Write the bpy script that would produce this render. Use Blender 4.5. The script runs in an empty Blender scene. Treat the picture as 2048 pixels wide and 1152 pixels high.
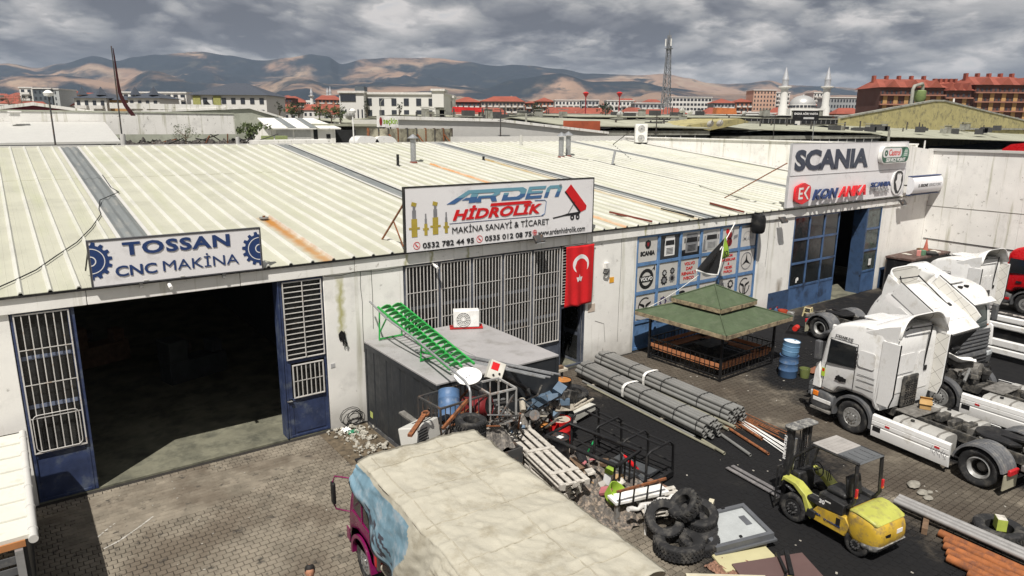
import bpy, math, random
from mathutils import Vector as V, Matrix, Euler, noise as mnoise
random.seed(7)
R = math.radians
sc = bpy.context.scene
col = sc.collection
# ---------------------------------------------------------------- camera
CAM = V((0, -19.5, 9.3)); F = 1390.0; PITCH = R(13.286); ROLL = R(0.424)
RIGHT_H = V((0.8063765, -0.5914025, 0)); FWD_H = V((0.5914025, 0.8063765, 0)); UP = V((0, 0, 1))
fw = FWD_H*math.cos(PITCH) - UP*math.sin(PITCH)
up0 = FWD_H*math.sin(PITCH) + UP*math.cos(PITCH)
rt = RIGHT_H*math.cos(ROLL) + up0*math.sin(ROLL)
upv = up0*math.cos(ROLL) - RIGHT_H*math.sin(ROLL)
cd = bpy.data.cameras.new('camera'); cam = bpy.data.objects.new('camera', cd); col.objects.link(cam)
cam.matrix_world = Matrix(((rt.x, upv.x, -fw.x, CAM.x), (rt.y, upv.y, -fw.y, CAM.y), (rt.z, upv.z, -fw.z, CAM.z), (0, 0, 0, 1)))
cd.sensor_width = 36; cd.lens = 36*F/2048; cd.clip_start = 0.1; cd.clip_end = 60000
sc.camera = cam
# ---------------------------------------------------------------- sky, sun, exposure
SUN = V((-0.47, -0.41, 1)).normalized()
wd = bpy.data.worlds.new('World'); sc.world = wd; wd.use_nodes = True
def world_sky():
    nt = wd.node_tree; N = nt.nodes; L = nt.links; N.clear()
    out = N.new('ShaderNodeOutputWorld')
    sky = N.new('ShaderNodeTexSky'); sky.sky_type = 'NISHITA'; sky.sun_disc = False
    sky.sun_elevation = math.asin(SUN.z); sky.sun_rotation = math.atan2(SUN.x, SUN.y)
    b1 = N.new('ShaderNodeBackground'); b1.inputs[1].default_value = 0.07
    L.new(sky.outputs[0], b1.inputs[0])
    tc = N.new('ShaderNodeTexCoord'); sp = N.new('ShaderNodeSeparateXYZ'); L.new(tc.outputs['Generated'], sp.inputs[0])
    def mt(op, a, b=None):
        m = N.new('ShaderNodeMath'); m.operation = op
        for i, q in enumerate((a, b)):
            if q is None: continue
            if isinstance(q, (int, float)): m.inputs[i].default_value = q
            else: L.new(q, m.inputs[i])
        return m.outputs[0]
    z = mt('MAXIMUM', sp.outputs[2], 0.0); zz = mt('ADD', z, 0.26)
    cx = N.new('ShaderNodeCombineXYZ')
    L.new(mt('DIVIDE', sp.outputs[0], zz), cx.inputs[0]); L.new(mt('DIVIDE', sp.outputs[1], zz), cx.inputs[1])
    def ns(scale, detail, rough, dist, off):
        mp = N.new('ShaderNodeVectorMath'); mp.operation = 'ADD'; mp.inputs[1].default_value = off
        L.new(cx.outputs[0], mp.inputs[0])
        n = N.new('ShaderNodeTexNoise'); n.inputs['Scale'].default_value = scale; n.inputs['Detail'].default_value = detail
        n.inputs['Roughness'].default_value = rough; n.inputs['Distortion'].default_value = dist
        L.new(mp.outputs[0], n.inputs['Vector']); return n.outputs[0]
    n1 = ns(2.2, 9, 0.56, 0.3, (3.1, 7.7, 1)); n2 = ns(7.0, 6, 0.55, 0.2, (11.3, 2.2, 4))
    vo = N.new('ShaderNodeTexVoronoi'); vo.feature = 'SMOOTH_F1'; vo.inputs['Scale'].default_value = 5.5; vo.inputs['Smoothness'].default_value = .35
    wv = N.new('ShaderNodeVectorMath'); wv.operation = 'MULTIPLY_ADD'; wc = N.new('ShaderNodeCombineXYZ'); L.new(n1, wc.inputs[0]); L.new(n2, wc.inputs[1]); wv.inputs[1].default_value = (.5, .5, .5); L.new(wc.outputs[0], wv.inputs[0]); L.new(cx.outputs[0], wv.inputs[2]); L.new(wv.outputs[0], vo.inputs['Vector'])
    s = mt('ADD', mt('ADD', mt('MULTIPLY', n1, 0.68), mt('MULTIPLY', n2, 0.16)), mt('MULTIPLY', mt('SUBTRACT', 1.0, vo.outputs['Distance']), 0.22))
    cr = N.new('ShaderNodeValToRGB'); L.new(s, cr.inputs[0]); e = cr.color_ramp.elements
    e[0].position = 0.43; e[0].color = (0.145, 0.152, 0.175, 1)
    e[1].position = 0.66; e[1].color = (0.76, 0.72, 0.69, 1)
    for p_, c_ in ((0.495, (0.245, 0.25, 0.27, 1)), (0.545, (0.37, 0.37, 0.375, 1)), (0.60, (0.53, 0.515, 0.505, 1))):
        q = e.new(p_); q.color = c_
    hz = N.new('ShaderNodeMapRange'); hz.inputs[1].default_value = 0.0; hz.inputs[2].default_value = 0.1
    hz.inputs[3].default_value = 0.3; hz.inputs[4].default_value = 0.0; L.new(z, hz.inputs[0])
    mx = N.new('ShaderNodeMix'); mx.data_type = 'RGBA'; L.new(hz.outputs[0], mx.inputs[0]); L.new(cr.outputs[0], mx.inputs[6])
    mx.inputs[7].default_value = (0.40, 0.40, 0.405, 1)
    b2 = N.new('ShaderNodeBackground'); L.new(mx.outputs[2], b2.inputs[0]); b2.inputs[1].default_value = 0.86
    gap = N.new('ShaderNodeMapRange'); L.new(s, gap.inputs[0]); gap.inputs[1].default_value = 0.68; gap.inputs[2].default_value = 0.76
    gap.inputs[3].default_value = 0.0; gap.inputs[4].default_value = 0.5
    ms = N.new('ShaderNodeMixShader'); L.new(gap.outputs[0], ms.inputs[0]); L.new(b2.outputs[0], ms.inputs[1]); L.new(b1.outputs[0], ms.inputs[2])
    L.new(ms.outputs[0], out.inputs[0])
world_sky()
sl = bpy.data.lights.new('sun', 'SUN'); sl.energy = 5.0; sl.angle = R(0.5); sl.color = (1.0, 0.955, 0.89)
so = bpy.data.objects.new('sun', sl); col.objects.link(so); so.rotation_euler = SUN.to_track_quat('Z', 'Y').to_euler()
vs = sc.view_settings; vs.view_transform = 'Standard'; vs.look = 'None'; vs.exposure = 0.13; vs.gamma = 1.0; vs.use_curve_mapping = False
sc.cycles.max_bounces = 5; sc.cycles.diffuse_bounces = 3; sc.cycles.glossy_bounces = 2; sc.cycles.transmission_bounces = 3
sc.cycles.transparent_max_bounces = 8; sc.cycles.volume_bounces = 0; sc.cycles.caustics_reflective = False; sc.cycles.caustics_refractive = False

# ---------------------------------------------------------------- helpers
def ray(px, py): return (rt*((px-1024)/F) + upv*(-(py-576)/F) + fw)
def W(px, py, d):                      # world point seen at photo pixel, d metres in front of the camera
    return CAM + ray(px, py)*d
def atZ(px, py, z=0.0): q = ray(px, py); return CAM + q*((z-CAM.z)/q.z)
def atY(px, py, y=0.0): q = ray(px, py); return CAM + q*((y-CAM.y)/q.y)
def atX(px, py, x=0.0): q = ray(px, py); return CAM + q*((x-CAM.x)/q.x)

def rot_to(d):                         # matrix whose Z axis is d
    return V(d).normalized().to_track_quat('Z', 'Y').to_matrix()
class MB:
    def __init__(s): s.v = []; s.f = []; s.mi = []; s.m = 0; s.T = None
    def add(s, vs_, fs):
        n = len(s.v)
        for p in vs_:
            p = V(p); s.v.append(tuple(s.T @ p) if s.T else tuple(p))
        for f in fs: s.f.append([i+n for i in f]); s.mi.append(s.m)
        return s
    def mat(s, i): s.m = i; return s
    def bx(s, x0, x1, y0, y1, z0, z1):
        return s.add([(x0,y0,z0),(x1,y0,z0),(x1,y1,z0),(x0,y1,z0),(x0,y0,z1),(x1,y0,z1),(x1,y1,z1),(x0,y1,z1)],
                     [(0,3,2,1),(4,5,6,7),(0,1,5,4),(1,2,6,5),(2,3,7,6),(3,0,4,7)])
    def box(s, c, size, rot=(0,0,0)):
        m = Euler(rot).to_matrix() if not isinstance(rot, Matrix) else rot
        c = V(c); h = V(size)*0.5
        vv = [c + m @ V((a*h.x, b*h.y, d*h.z)) for d in (-1,1) for a, b in ((-1,-1),(1,-1),(1,1),(-1,1))]
        return s.add(vv, [(0,3,2,1),(4,5,6,7),(0,1,5,4),(1,2,6,5),(2,3,7,6),(3,0,4,7)])
    def bar(s, p0, p1, w, h=None, twist=0):     # square bar
        p0 = V(p0); p1 = V(p1); d = p1-p0; L_ = d.length
        if L_ < 1e-6: return s
        m = rot_to(d) @ Matrix.Rotation(twist, 3, 'Z')
        return s.box((p0+p1)/2, (w, h or w, L_), m)
    def cyl(s, p0, p1, r0, r1=None, n=12, cap=True):
        p0 = V(p0); p1 = V(p1); r1 = r0 if r1 is None else r1; m = rot_to(p1-p0)
        vv = []
        for p, r in ((p0, r0), (p1, r1)):
            for i in range(n):
                a = 2*math.pi*i/n; vv.append(p + m @ V((math.cos(a)*r, math.sin(a)*r, 0)))
        fs = [(i, (i+1) % n, n+(i+1) % n, n+i) for i in range(n)]
        if cap: fs += [tuple(range(n-1, -1, -1)), tuple(range(n, 2*n))]
        return s.add(vv, fs)
    def tube(s, pts, r, n=6, cap=True):
        pts = [V(p) for p in pts]; vv = []; k = len(pts)
        ref = None
        for i, p in enumerate(pts):
            d = (pts[min(i+1, k-1)] - pts[max(i-1, 0)]).normalized()
            if ref is None: ref = V((0,0,1)) if abs(d.z) < .9 else V((1,0,0))
            a = d.cross(ref).normalized(); b = a.cross(d).normalized(); ref = b
            rr = r[i] if isinstance(r, (list, tuple)) else r
            for j in range(n):
                t = 2*math.pi*j/n; vv.append(p + a*math.cos(t)*rr + b*math.sin(t)*rr)
        fs = []
        for i in range(k-1):
            for j in range(n): fs.append((i*n+j, i*n+(j+1) % n, (i+1)*n+(j+1) % n, (i+1)*n+j))
        if cap: fs += [tuple(range(n-1, -1, -1)), tuple(range((k-1)*n, k*n))]
        return s.add(vv, fs)
    def lathe(s, prof, n=20, c=(0,0,0), axis=(0,0,1), close=False):   # prof: (r, z)
        c = V(c); m = rot_to(axis); vv = []; k = len(prof)
        for r, z in prof:
            for i in range(n):
                a = 2*math.pi*i/n; vv.append(c + m @ V((math.cos(a)*r, math.sin(a)*r, z)))
        fs = []
        for j in range(k if close else k-1):
            j2 = (j+1) % k
            for i in range(n): fs.append((j*n+i, j*n+(i+1) % n, j2*n+(i+1) % n, j2*n+i))
        if not close:
            if prof[0][0] > 1e-4: fs.append(tuple(range(n-1, -1, -1)))
            if prof[-1][0] > 1e-4: fs.append(tuple(range((k-1)*n, k*n)))
        return s.add(vv, fs)
    def prism(s, poly, d0, d1, ax='y'):         # polygon extruded along axis; poly in the two other axes (x,z) / (x,y) / (y,z)
        def mk(a, b, d): return {'y': (a, d, b), 'z': (a, b, d), 'x': (d, a, b)}[ax]
        n = len(poly); vv = [mk(a, b, d0) for a, b in poly] + [mk(a, b, d1) for a, b in poly]
        return s.add(vv, [(i, (i+1) % n, n+(i+1) % n, n+i) for i in range(n)] + [tuple(range(n-1, -1, -1)), tuple(range(n, 2*n))])
    def loft(s, rings, closed=True, cap=True):
        n = len(rings[0]); vv = [p for r_ in rings for p in r_]; fs = []
        for i in range(len(rings)-1):
            for j in range(n if closed else n-1): fs.append((i*n+j, i*n+(j+1) % n, (i+1)*n+(j+1) % n, (i+1)*n+j))
        if cap and closed: fs += [tuple(range(n-1, -1, -1)), tuple(range((len(rings)-1)*n, len(rings)*n))]
        return s.add(vv, fs)
    def grid(s, fn, nu, nv):
        vv = [fn(i/nu, j/nv) for j in range(nv+1) for i in range(nu+1)]
        return s.add(vv, [(j*(nu+1)+i, j*(nu+1)+i+1, (j+1)*(nu+1)+i+1, (j+1)*(nu+1)+i) for j in range(nv) for i in range(nu)])
    def mesh(s, name, mats, smooth=None):
        me = bpy.data.meshes.new(name); me.from_pydata(s.v, [], s.f)
        mats = mats if isinstance(mats, (list, tuple)) else [mats]
        for m in mats: me.materials.append(m)
        if len(mats) > 1: me.polygons.foreach_set('material_index', s.mi)
        import bmesh as _b
        if len(s.f) < 60000:
            bm = _b.new(); bm.from_mesh(me); _b.ops.recalc_face_normals(bm, faces=bm.faces); bm.to_mesh(me); bm.free()
        if smooth is not None:
            me.polygons.foreach_set('use_smooth', [True]*len(me.polygons)); me.set_sharp_from_angle(angle=R(smooth))
        me.update(); return me
    def build(s, name, mats, parent=None, smooth=None, bevel=0, loc=None, rot=None):
        o = bpy.data.objects.new(name, s.mesh(name, mats, smooth)); col.objects.link(o)
        if parent: o.parent = parent
        if loc: o.location = loc
        if rot: o.rotation_euler = rot
        if bevel:
            b = o.modifiers.new('bevel', 'BEVEL'); b.width = bevel; b.segments = 2; b.limit_method = 'ANGLE'; b.angle_limit = R(35)
            if smooth is None:
                o.data.polygons.foreach_set('use_smooth', [True]*len(o.data.polygons)); o.data.set_sharp_from_angle(angle=R(50))
        return o
def inst(me, name, parent=None, loc=(0,0,0), rot=(0,0,0), scale=None):
    o = bpy.data.objects.new(name, me); col.objects.link(o); o.location = loc; o.rotation_euler = rot
    if parent: o.parent = parent
    if scale: o.scale = scale
    return o
def tag(o, label, cat, group=None):
    o['label'] = label; o['category'] = cat
    if group: o['group'] = group
    return o
def thing(name, label, cat, loc=(0,0,0), rz=0, group=None, rot=None):
    o = bpy.data.objects.new(name, None); o.empty_display_size = .2; col.objects.link(o); o.location = loc
    o.rotation_euler = rot if rot else (0, 0, rz)
    return tag(o, label, cat, group)
def struct(o): o['kind'] = 'structure'; return o
def stuff(o): o['kind'] = 'stuff'; return o
def copy_tree(o, parent=None, loc=None, rz=None, label=None):
    c = o.copy(); col.objects.link(c); c.parent = parent
    if loc is not None: c.location = loc
    if rz is not None: c.rotation_euler = (0, 0, rz)
    if label: c['label'] = label
    for ch in o.children: copy_tree(ch, c)
    return c
def rrect(x0, x1, y0, y1, r, n=4):
    pts = []
    for cx_, cy_, a0 in ((x1-r, y1-r, 0), (x0+r, y1-r, 90), (x0+r, y0+r, 180), (x1-r, y0+r, 270)):
        for i in range(n+1):
            a = R(a0 + 90*i/n); pts.append((cx_+r*math.cos(a), cy_+r*math.sin(a)))
    return pts
def circ(cx_, cy_, r, n=24, a0=0): return [(cx_+r*math.cos(a0+2*math.pi*i/n), cy_+r*math.sin(a0+2*math.pi*i/n)) for i in range(n)]
def ring2d(mb, cx_, cy_, r0, r1, y0, y1, n=28, a0=0, a1=360, ax='y'):  # flat annulus sector slab
    full = abs(a1-a0) >= 359.9; k = n
    for i in range(k):
        t0 = R(a0+(a1-a0)*i/k); t1 = R(a0+(a1-a0)*(i+1)/k)
        q = [(cx_+r1*math.cos(t0), cy_+r1*math.sin(t0)), (cx_+r1*math.cos(t1), cy_+r1*math.sin(t1)), (cx_+r0*math.cos(t1), cy_+r0*math.sin(t1)), (cx_+r0*math.cos(t0), cy_+r0*math.sin(t0))]
        mb.prism(q, y0, y1, ax)
    return mb
# ---------------------------------------------------------------- materials
_M = {}
def pm(name, c, rough=.6, metal=0., var=.18, sc_=2.5, bump=0., bsc=40., dirt=None, damt=.35, dsc=1.2, spec=.5, coat=0., stretch=None, emit=0.):
    """procedural paint/metal/wood: base colour broken up by noise, optional second (dirt) colour in patches, fine relief"""
    if name in _M: return _M[name]
    m = bpy.data.materials.new(name); m.use_nodes = True; nt = m.node_tree; N = nt.nodes; L = nt.links
    b = N['Principled BSDF']; b.inputs['Roughness'].default_value = rough; b.inputs['Metallic'].default_value = metal
    b.inputs['Specular IOR Level'].default_value = spec; b.inputs['Coat Weight'].default_value = coat
    g = N.new('ShaderNodeNewGeometry'); vec = g.outputs['Position']
    if stretch:
        mp = N.new('ShaderNodeMapping'); mp.inputs['Scale'].default_value = stretch; L.new(vec, mp.inputs[0]); vec = mp.outputs[0]
    def ns(s_, d_=5, ro=.6):
        n = N.new('ShaderNodeTexNoise'); n.inputs['Scale'].default_value = s_; n.inputs['Detail'].default_value = d_; n.inputs['Roughness'].default_value = ro
        L.new(vec, n.inputs['Vector']); return n.outputs[0]
    def mr(x, a, b_, c_, d_):
        q = N.new('ShaderNodeMapRange'); L.new(x, q.inputs[0])
        for i, k in enumerate((a, b_, c_, d_)): q.inputs[i+1].default_value = k
        return q.outputs[0]
    mx = N.new('ShaderNodeMix'); mx.data_type = 'RGBA'
    L.new(mr(ns(sc_), .3, .7, 0, 1), mx.inputs[0])
    mx.inputs[6].default_value = tuple(min(1, q*(1-var)) for q in c[:3])+(1,); mx.inputs[7].default_value = tuple(min(1, q*(1+var)) for q in c[:3])+(1,)
    o = mx.outputs[2]
    if dirt:
        m2 = N.new('ShaderNodeMix'); m2.data_type = 'RGBA'; L.new(mr(ns(dsc, 8, .68), .62-damt*.35, .78-damt*.35, 0, 1), m2.inputs[0])
        L.new(o, m2.inputs[6]); m2.inputs[7].default_value = tuple(dirt)+(1,); o = m2.outputs[2]
    L.new(o, b.inputs['Base Color'])
    L.new(mr(ns(sc_*3, 3), .3, .7, max(.02, rough-.1), min(1, rough+.12)), b.inputs['Roughness'])
    if bump:
        bp = N.new('ShaderNodeBump'); bp.inputs['Strength'].default_value = bump; bp.inputs['Distance'].default_value = .01
        L.new(ns(bsc, 4), bp.inputs['Height']); L.new(bp.outputs[0], b.inputs['Normal'])
    if emit: b.inputs['Emission Color'].default_value = tuple(c)+(1,); b.inputs['Emission Strength'].default_value = emit
    _M[name] = m; return m
def nodes_of(m): return m.node_tree.nodes, m.node_tree.links, m.node_tree.nodes['Principled BSDF']
def glass_dark(name='dark_glass', c=(.012, .014, .016), rough=.08):
    return pm(name, c, rough, 0, .1, 1.0, spec=.6)
WHITE = pm('white_paint', (.80, .79, .76), .45, dirt=(.55,.53,.48), damt=.2)
BLACK = pm('black_paint', (.012, .012, .013), .5, spec=.3, var=.3, dirt=(.05,.047,.042), damt=.25, dsc=3)
RUBBER = pm('tyre_rubber', (.024, .024, .025), .8, spec=.25, var=.25, dirt=(.085,.08,.072), damt=.35, dsc=5, bump=.2)
STEEL = pm('bare_steel', (.36, .36, .35), .45, .55, dirt=(.2,.13,.08), damt=.3, dsc=6)
GALV = pm('galvanised_steel', (.42, .43, .44), .42, .6, var=.15, dirt=(.30,.29,.27), damt=.25, dsc=7)
RUST = pm('rust', (.24, .085, .03), .85, var=.4, sc_=6, dirt=(.10,.045,.025), damt=.45, dsc=9, bump=.3)
DKSTEEL = pm('dark_steel', (.07, .07, .07), .55, .3, dirt=(.16,.09,.05), damt=.3, dsc=5)
WOOD = pm('weathered_wood', (.42, .38, .31), .85, var=.3, sc_=5, dirt=(.2,.17,.13), damt=.35, dsc=7, bump=.3, bsc=60)
BROWNWOOD = pm('brown_wood', (.16, .10, .06), .8, var=.35, sc_=6, bump=.3)
RED = pm('red_paint', (.55, .02, .02), .4, dirt=(.28,.02,.02), damt=.3)
GLASS = glass_dark()
CHROME = pm('polished_metal', (.62, .62, .62), .25, .9, var=.1)
RUBBISH = pm('pale_scrap', (.5, .47, .42), .8, var=.4, sc_=8)
# ---------------------------------------------------------------- lettering
def text_mesh(body, w, h, bold=.0, shear=0., depth=.006, sp=1.0):
    """lettering slab in the local x-z plane, facing -y, lower-left corner at 0, scaled to w x h"""
    c = bpy.data.curves.new('lettering', 'FONT'); c.body = body; c.extrude = 0.0; c.offset = bold; c.shear = shear; c.space_character = sp; c.resolution_u = 3
    o = bpy.data.objects.new('lettering_src', c); col.objects.link(o)
    dg = bpy.context.evaluated_depsgraph_get(); dg.update()
    me = bpy.data.meshes.new_from_object(o.evaluated_get(dg)); bpy.data.objects.remove(o)
    xs = [v.co.x for v in me.vertices]; ys = [v.co.y for v in me.vertices]
    x0, x1, y0, y1 = min(xs), max(xs), min(ys), max(ys)
    mb = MB(); sx = w/(x1-x0); sy = h/(y1-y0)
    vv = [((v.co.x-x0)*sx, -depth, (v.co.y-y0)*sy) for v in me.vertices]
    fs = [tuple(p.vertices) for p in me.polygons]
    n = len(vv)
    from collections import Counter
    ec = Counter(); ed = {}
    for f in fs:
        for i in range(len(f)):
            a, b = f[i], f[(i+1) % len(f)]; k = (min(a, b), max(a, b)); ec[k] += 1; ed[k] = (a, b)
    back = [(x, 0.0, z) for x, y, z in vv]
    sides = [(ed[k][1], ed[k][0], ed[k][0]+n, ed[k][1]+n) for k in ec if ec[k] == 1]
    mb.add(vv+back, fs+sides); bpy.data.meshes.remove(me)
    return mb
def text(body, x, z, w, h, mat_, parent, y=-.012, bold=.0, shear=0., depth=.006, name='lettering', sp=1.0, rot=None):
    mb = text_mesh(body, w, h, bold, shear, depth, sp)
    me = bpy.data.meshes.new(name); me.from_pydata(mb.v, [], mb.f); me.materials.append(mat_)
    o = bpy.data.objects.new(name, me); col.objects.link(o); o.parent = parent; o.location = (x, y, z)
    if rot: o.rotation_euler = rot
    return o
# ================================================================ GROUND, YARD, HILLS
def yard_material(name, bricks):
    m = pm(name, (.222, .194, .153), .85, spec=.15, var=.28, sc_=1.1, bump=.25, bsc=55)
    N, L, b = nodes_of(m); src = b.inputs['Base Color'].links[0].from_socket
    g = N.new('ShaderNodeNewGeometry'); sp = N.new('ShaderNodeSeparateXYZ'); L.new(g.outputs['Position'], sp.inputs[0])
    def mt(op, a, c=None, d=None, cl=False):
        q = N.new('ShaderNodeMath'); q.operation = op; q.use_clamp = cl
        for i, k in enumerate((a, c, d)):
            if k is None: continue
            if isinstance(k, (int, float)): q.inputs[i].default_value = k
            else: L.new(k, q.inputs[i])
        return q.outputs[0]
    def ns(s_, d_=6, ro=.62, off=(0,0,0)):
        vm = N.new('ShaderNodeVectorMath'); vm.inputs[1].default_value = off; L.new(g.outputs['Position'], vm.inputs[0])
        n = N.new('ShaderNodeTexNoise'); n.inputs['Scale'].default_value = s_; n.inputs['Detail'].default_value = d_; n.inputs['Roughness'].default_value = ro
        L.new(vm.outputs[0], n.inputs['Vector']); return n.outputs[0]
    def blob(x, y, rx, ry):
        dx = mt('DIVIDE', mt('SUBTRACT', sp.outputs[0], x), rx); dy = mt('DIVIDE', mt('SUBTRACT', sp.outputs[1], y), ry)
        return mt('SUBTRACT', 1.0, mt('ADD', mt('MULTIPLY', dx, dx), mt('MULTIPLY', dy, dy)))
    def mixc(fac, a, c):
        q = N.new('ShaderNodeMix'); q.data_type = 'RGBA'; L.new(fac, q.inputs[0]); L.new(a, q.inputs[6])
        q.inputs[7].default_value = c+(1,); return q.outputs[2]
    def ss(x, a, c):
        q = N.new('ShaderNodeMapRange'); q.interpolation_type = 'SMOOTHSTEP'; L.new(x, q.inputs[0]); q.inputs[1].default_value = a; q.inputs[2].default_value = c; return q.outputs[0]
    # per-paver tone
    ri = N.new('ShaderNodeNewGeometry')
    tone = N.new('ShaderNodeMix'); tone.data_type = 'RGBA'; tone.blend_type = 'MULTIPLY'; tone.inputs[0].default_value = 1
    L.new(src, tone.inputs[6]); rr = N.new('ShaderNodeMapRange'); L.new(ri.outputs['Random Per Island'], rr.inputs[0]); rr.inputs[3].default_value = .82; rr.inputs[4].default_value = 1.12
    cb = N.new('ShaderNodeCombineXYZ'); [L.new(rr.outputs[0], cb.inputs[i]) for i in range(3)]; L.new(cb.outputs[0], tone.inputs[7])
    c = tone.outputs[2]
    if bricks:
        bt = N.new('ShaderNodeTexBrick'); bt.inputs['Scale'].default_value = 1; bt.inputs['Brick Width'].default_value = .2; bt.inputs['Row Height'].default_value = .165; bt.inputs['Mortar Size'].default_value = .008
        L.new(g.outputs['Position'], bt.inputs['Vector'])
        c = mixc(bt.outputs['Fac'], c, (.05,.045,.04))
    # rusty brown earth, grey worn patches, dark single stains, then black oil
    c = mixc(mt('MULTIPLY', ss(ns(.42, 6, .6, (5,3,0)), .46, .62), .75), c, (.115,.092,.07))
    c = mixc(mt('MULTIPLY', ss(ns(2.6, 7, .7, (1,8,0)), .57, .68), .85), c, (.048,.044,.04))
    fade = mt('MULTIPLY', ss(mt('SUBTRACT', sp.outputs[0], 9.5), 0, 5), ss(ns(.7, 5, .6, (9,9,0)), .25, .5))
    c = mixc(mt('MULTIPLY', fade, .78), c, (.060,.050,.040))
    bl = None
    for q in ((14.6,-6.6,3.0,5.2), (14.0,-12.0,3.0,3.6), (29,-3.4,7.0,3.4), (13.0,-15,4.2,2.4), (25.5,-6.0,4.0,2.8), (37,-5,8,6), (22,-11.5,1.4,5), (26,-12,2.2,5.5), (16.6,-9.0,2.6,2.2), (31,-9,5,5)):
        k = blob(*q); bl = k if bl is None else mt('MAXIMUM', bl, k)
    bl = mt('ADD', bl, mt('MULTIPLY', mt('SUBTRACT', ns(1.3, 9, .72, (2,2,0)), .5), 2.2))
    c = mixc(mt('MULTIPLY', ss(bl, -.35, .5), .96), c, (.0105,.011,.0125))
    L.new(c, b.inputs['Base Color'])
    return m
PAVER = yard_material('paver_block', False); YARDFAR = yard_material('paver_block_far', True)
JOINT = pm('joint_sand', (.022, .019, .016), .95, var=.4, sc_=3)
SOIL = pm('dry_soil', (.19, .165, .125), .95, var=.3, sc_=.4, dirt=(.10,.10,.07), damt=.5, dsc=.05)
CONC = pm('old_concrete', (.30, .285, .24), .85, var=.22, sc_=1.2, dirt=(.13,.12,.10), damt=.4, dsc=1.6, bump=.2)

def terrain_z(r): 
    if r < 160: return -.08
    if r < 1600: return -.08 + 34*((r-160)/1440)**.75
    return 34 + 26*((r-1600)/9000)
def ground():
    mb = MB(); na = 96; rs = [0, 40, 90, 160, 220, 300, 420, 600, 850, 1200, 1600, 2200, 3200, 5000, 8000, 12000]
    vv = [(0,0,-.08)]; fs = []
    for r in rs[1:]:
        for i in range(na): a = 2*math.pi*i/na; vv.append((r*math.cos(a), r*math.sin(a)-19.5, terrain_z(r)))
    for i in range(na): fs.append((0, 1+i, 1+(i+1) % na))
    for k in range(len(rs)-2):
        for i in range(na): fs.append((1+k*na+i, 1+(k+1)*na+i, 1+(k+1)*na+(i+1) % na, 1+k*na+(i+1) % na))
    mb.add(vv, fs); return struct(mb.build('ground', SOIL, smooth=80))
ground()
yard = struct(MB().bx(-16, 27, -30, .02, -.076, -.028).build('yard', JOINT))
struct(MB().bx(27, 45.9, -30, .02, -.070, -.003).build('oily_yard', YARDFAR))
def pavers():
    L_, Wd, gap, a = .2, .165, .018, .012
    def outline(x, y):
        xs = [x+gap/2, x+L_*.25, x+L_*.5, x+L_*.75, x+L_-gap/2]; o = (a, -a, a, -a, a)
        return [(xs[i], y+gap/2+o[i]) for i in range(5)] + [(xs[i], y+Wd-gap/2+o[i]) for i in (4,3,2,1,0)]
    def pv(mb, pts, z, tx, ty):
        x0, y0 = pts[0]; vv = [(px_, py_, z+tx*(px_-x0)+ty*(py_-y0)) for px_, py_ in pts] + [(px_, py_, -.034) for px_, py_ in pts]
        n = len(pts); mb.add(vv, [tuple(range(n))] + [(i, i+n, (i+1) % n+n, (i+1) % n) for i in range(n)])
    cells = []
    j = 0; y = -19.0
    while y < -.2:
        x = -4.2 + (L_/2 if j % 2 else 0)
        while x < 27: cells.append((x, y)); x += L_
        y += Wd; j += 1
    def score(c):
        P = V((c[0]+.1, c[1]+.08, 0))-CAM; d = P.dot(fw); px_ = 1024+F*P.dot(rt)/d; py_ = 576-F*P.dot(upv)/d
        return (d if (225 < px_ < 672 and 800 < py_ < 1156) else 1e6)
    ks = sorted(cells, key=score); near = set(ks[:300])
    rnd = random.Random(3)
    base = MB(); pv(base, outline(0, 0), 0, 0, 0); me = base.mesh('paver', PAVER)
    far = MB()
    for c in cells:
        z = rnd.uniform(-.003, .003); tx, ty = rnd.uniform(-.012, .012), rnd.uniform(-.012, .012)
        if c in near: inst(me, 'paver', yard, (c[0], c[1], z), (ty, -tx, 0))
        else: pv(far, outline(*c), z, tx, ty)
    o = bpy.data.objects.new('far_pavers', None); bpy.data.objects.remove(o)
    m2 = bpy.data.meshes.new('remaining_pavers'); m2.from_pydata(far.v, [], far.f); m2.materials.append(PAVER)
    o = inst(m2, 'remaining_pavers', yard); stuff(o)
pavers()
def dirt_sheet(name, mat_, cx_, cy_, rx, ry, z, seed, n=40, thick=.02):
    rnd = random.Random(seed); ph = [rnd.uniform(0, 6.28) for _ in range(4)]
    pts = []
    for i in range(n):
        t = 2*math.pi*i/n; k = 1+.16*math.sin(3*t+ph[0])+.1*math.sin(5*t+ph[1])+.08*math.sin(9*t+ph[2]); pts.append((cx_+rx*k*math.cos(t), cy_+ry*k*math.sin(t)))
    return struct(MB().prism(pts, z-thick, z, 'z').build(name, mat_))
dirt_sheet('packed_dirt', YARDFAR if False else PAVER, 2.6, -1.5, 3.0, 1.15, -.0045, 4)
dirt_sheet('packed_dirt', PAVER, 14.6, -6.6, 3.0, 4.2, -.0035, 5)
dirt_sheet('packed_dirt', PAVER, 14.3, -12.2, 2.2, 2.3, -.0055, 6)
dirt_sheet('packed_dirt', PAVER, 19.0, -9.5, 2.6, 2.2, -.0065, 9)

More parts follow.
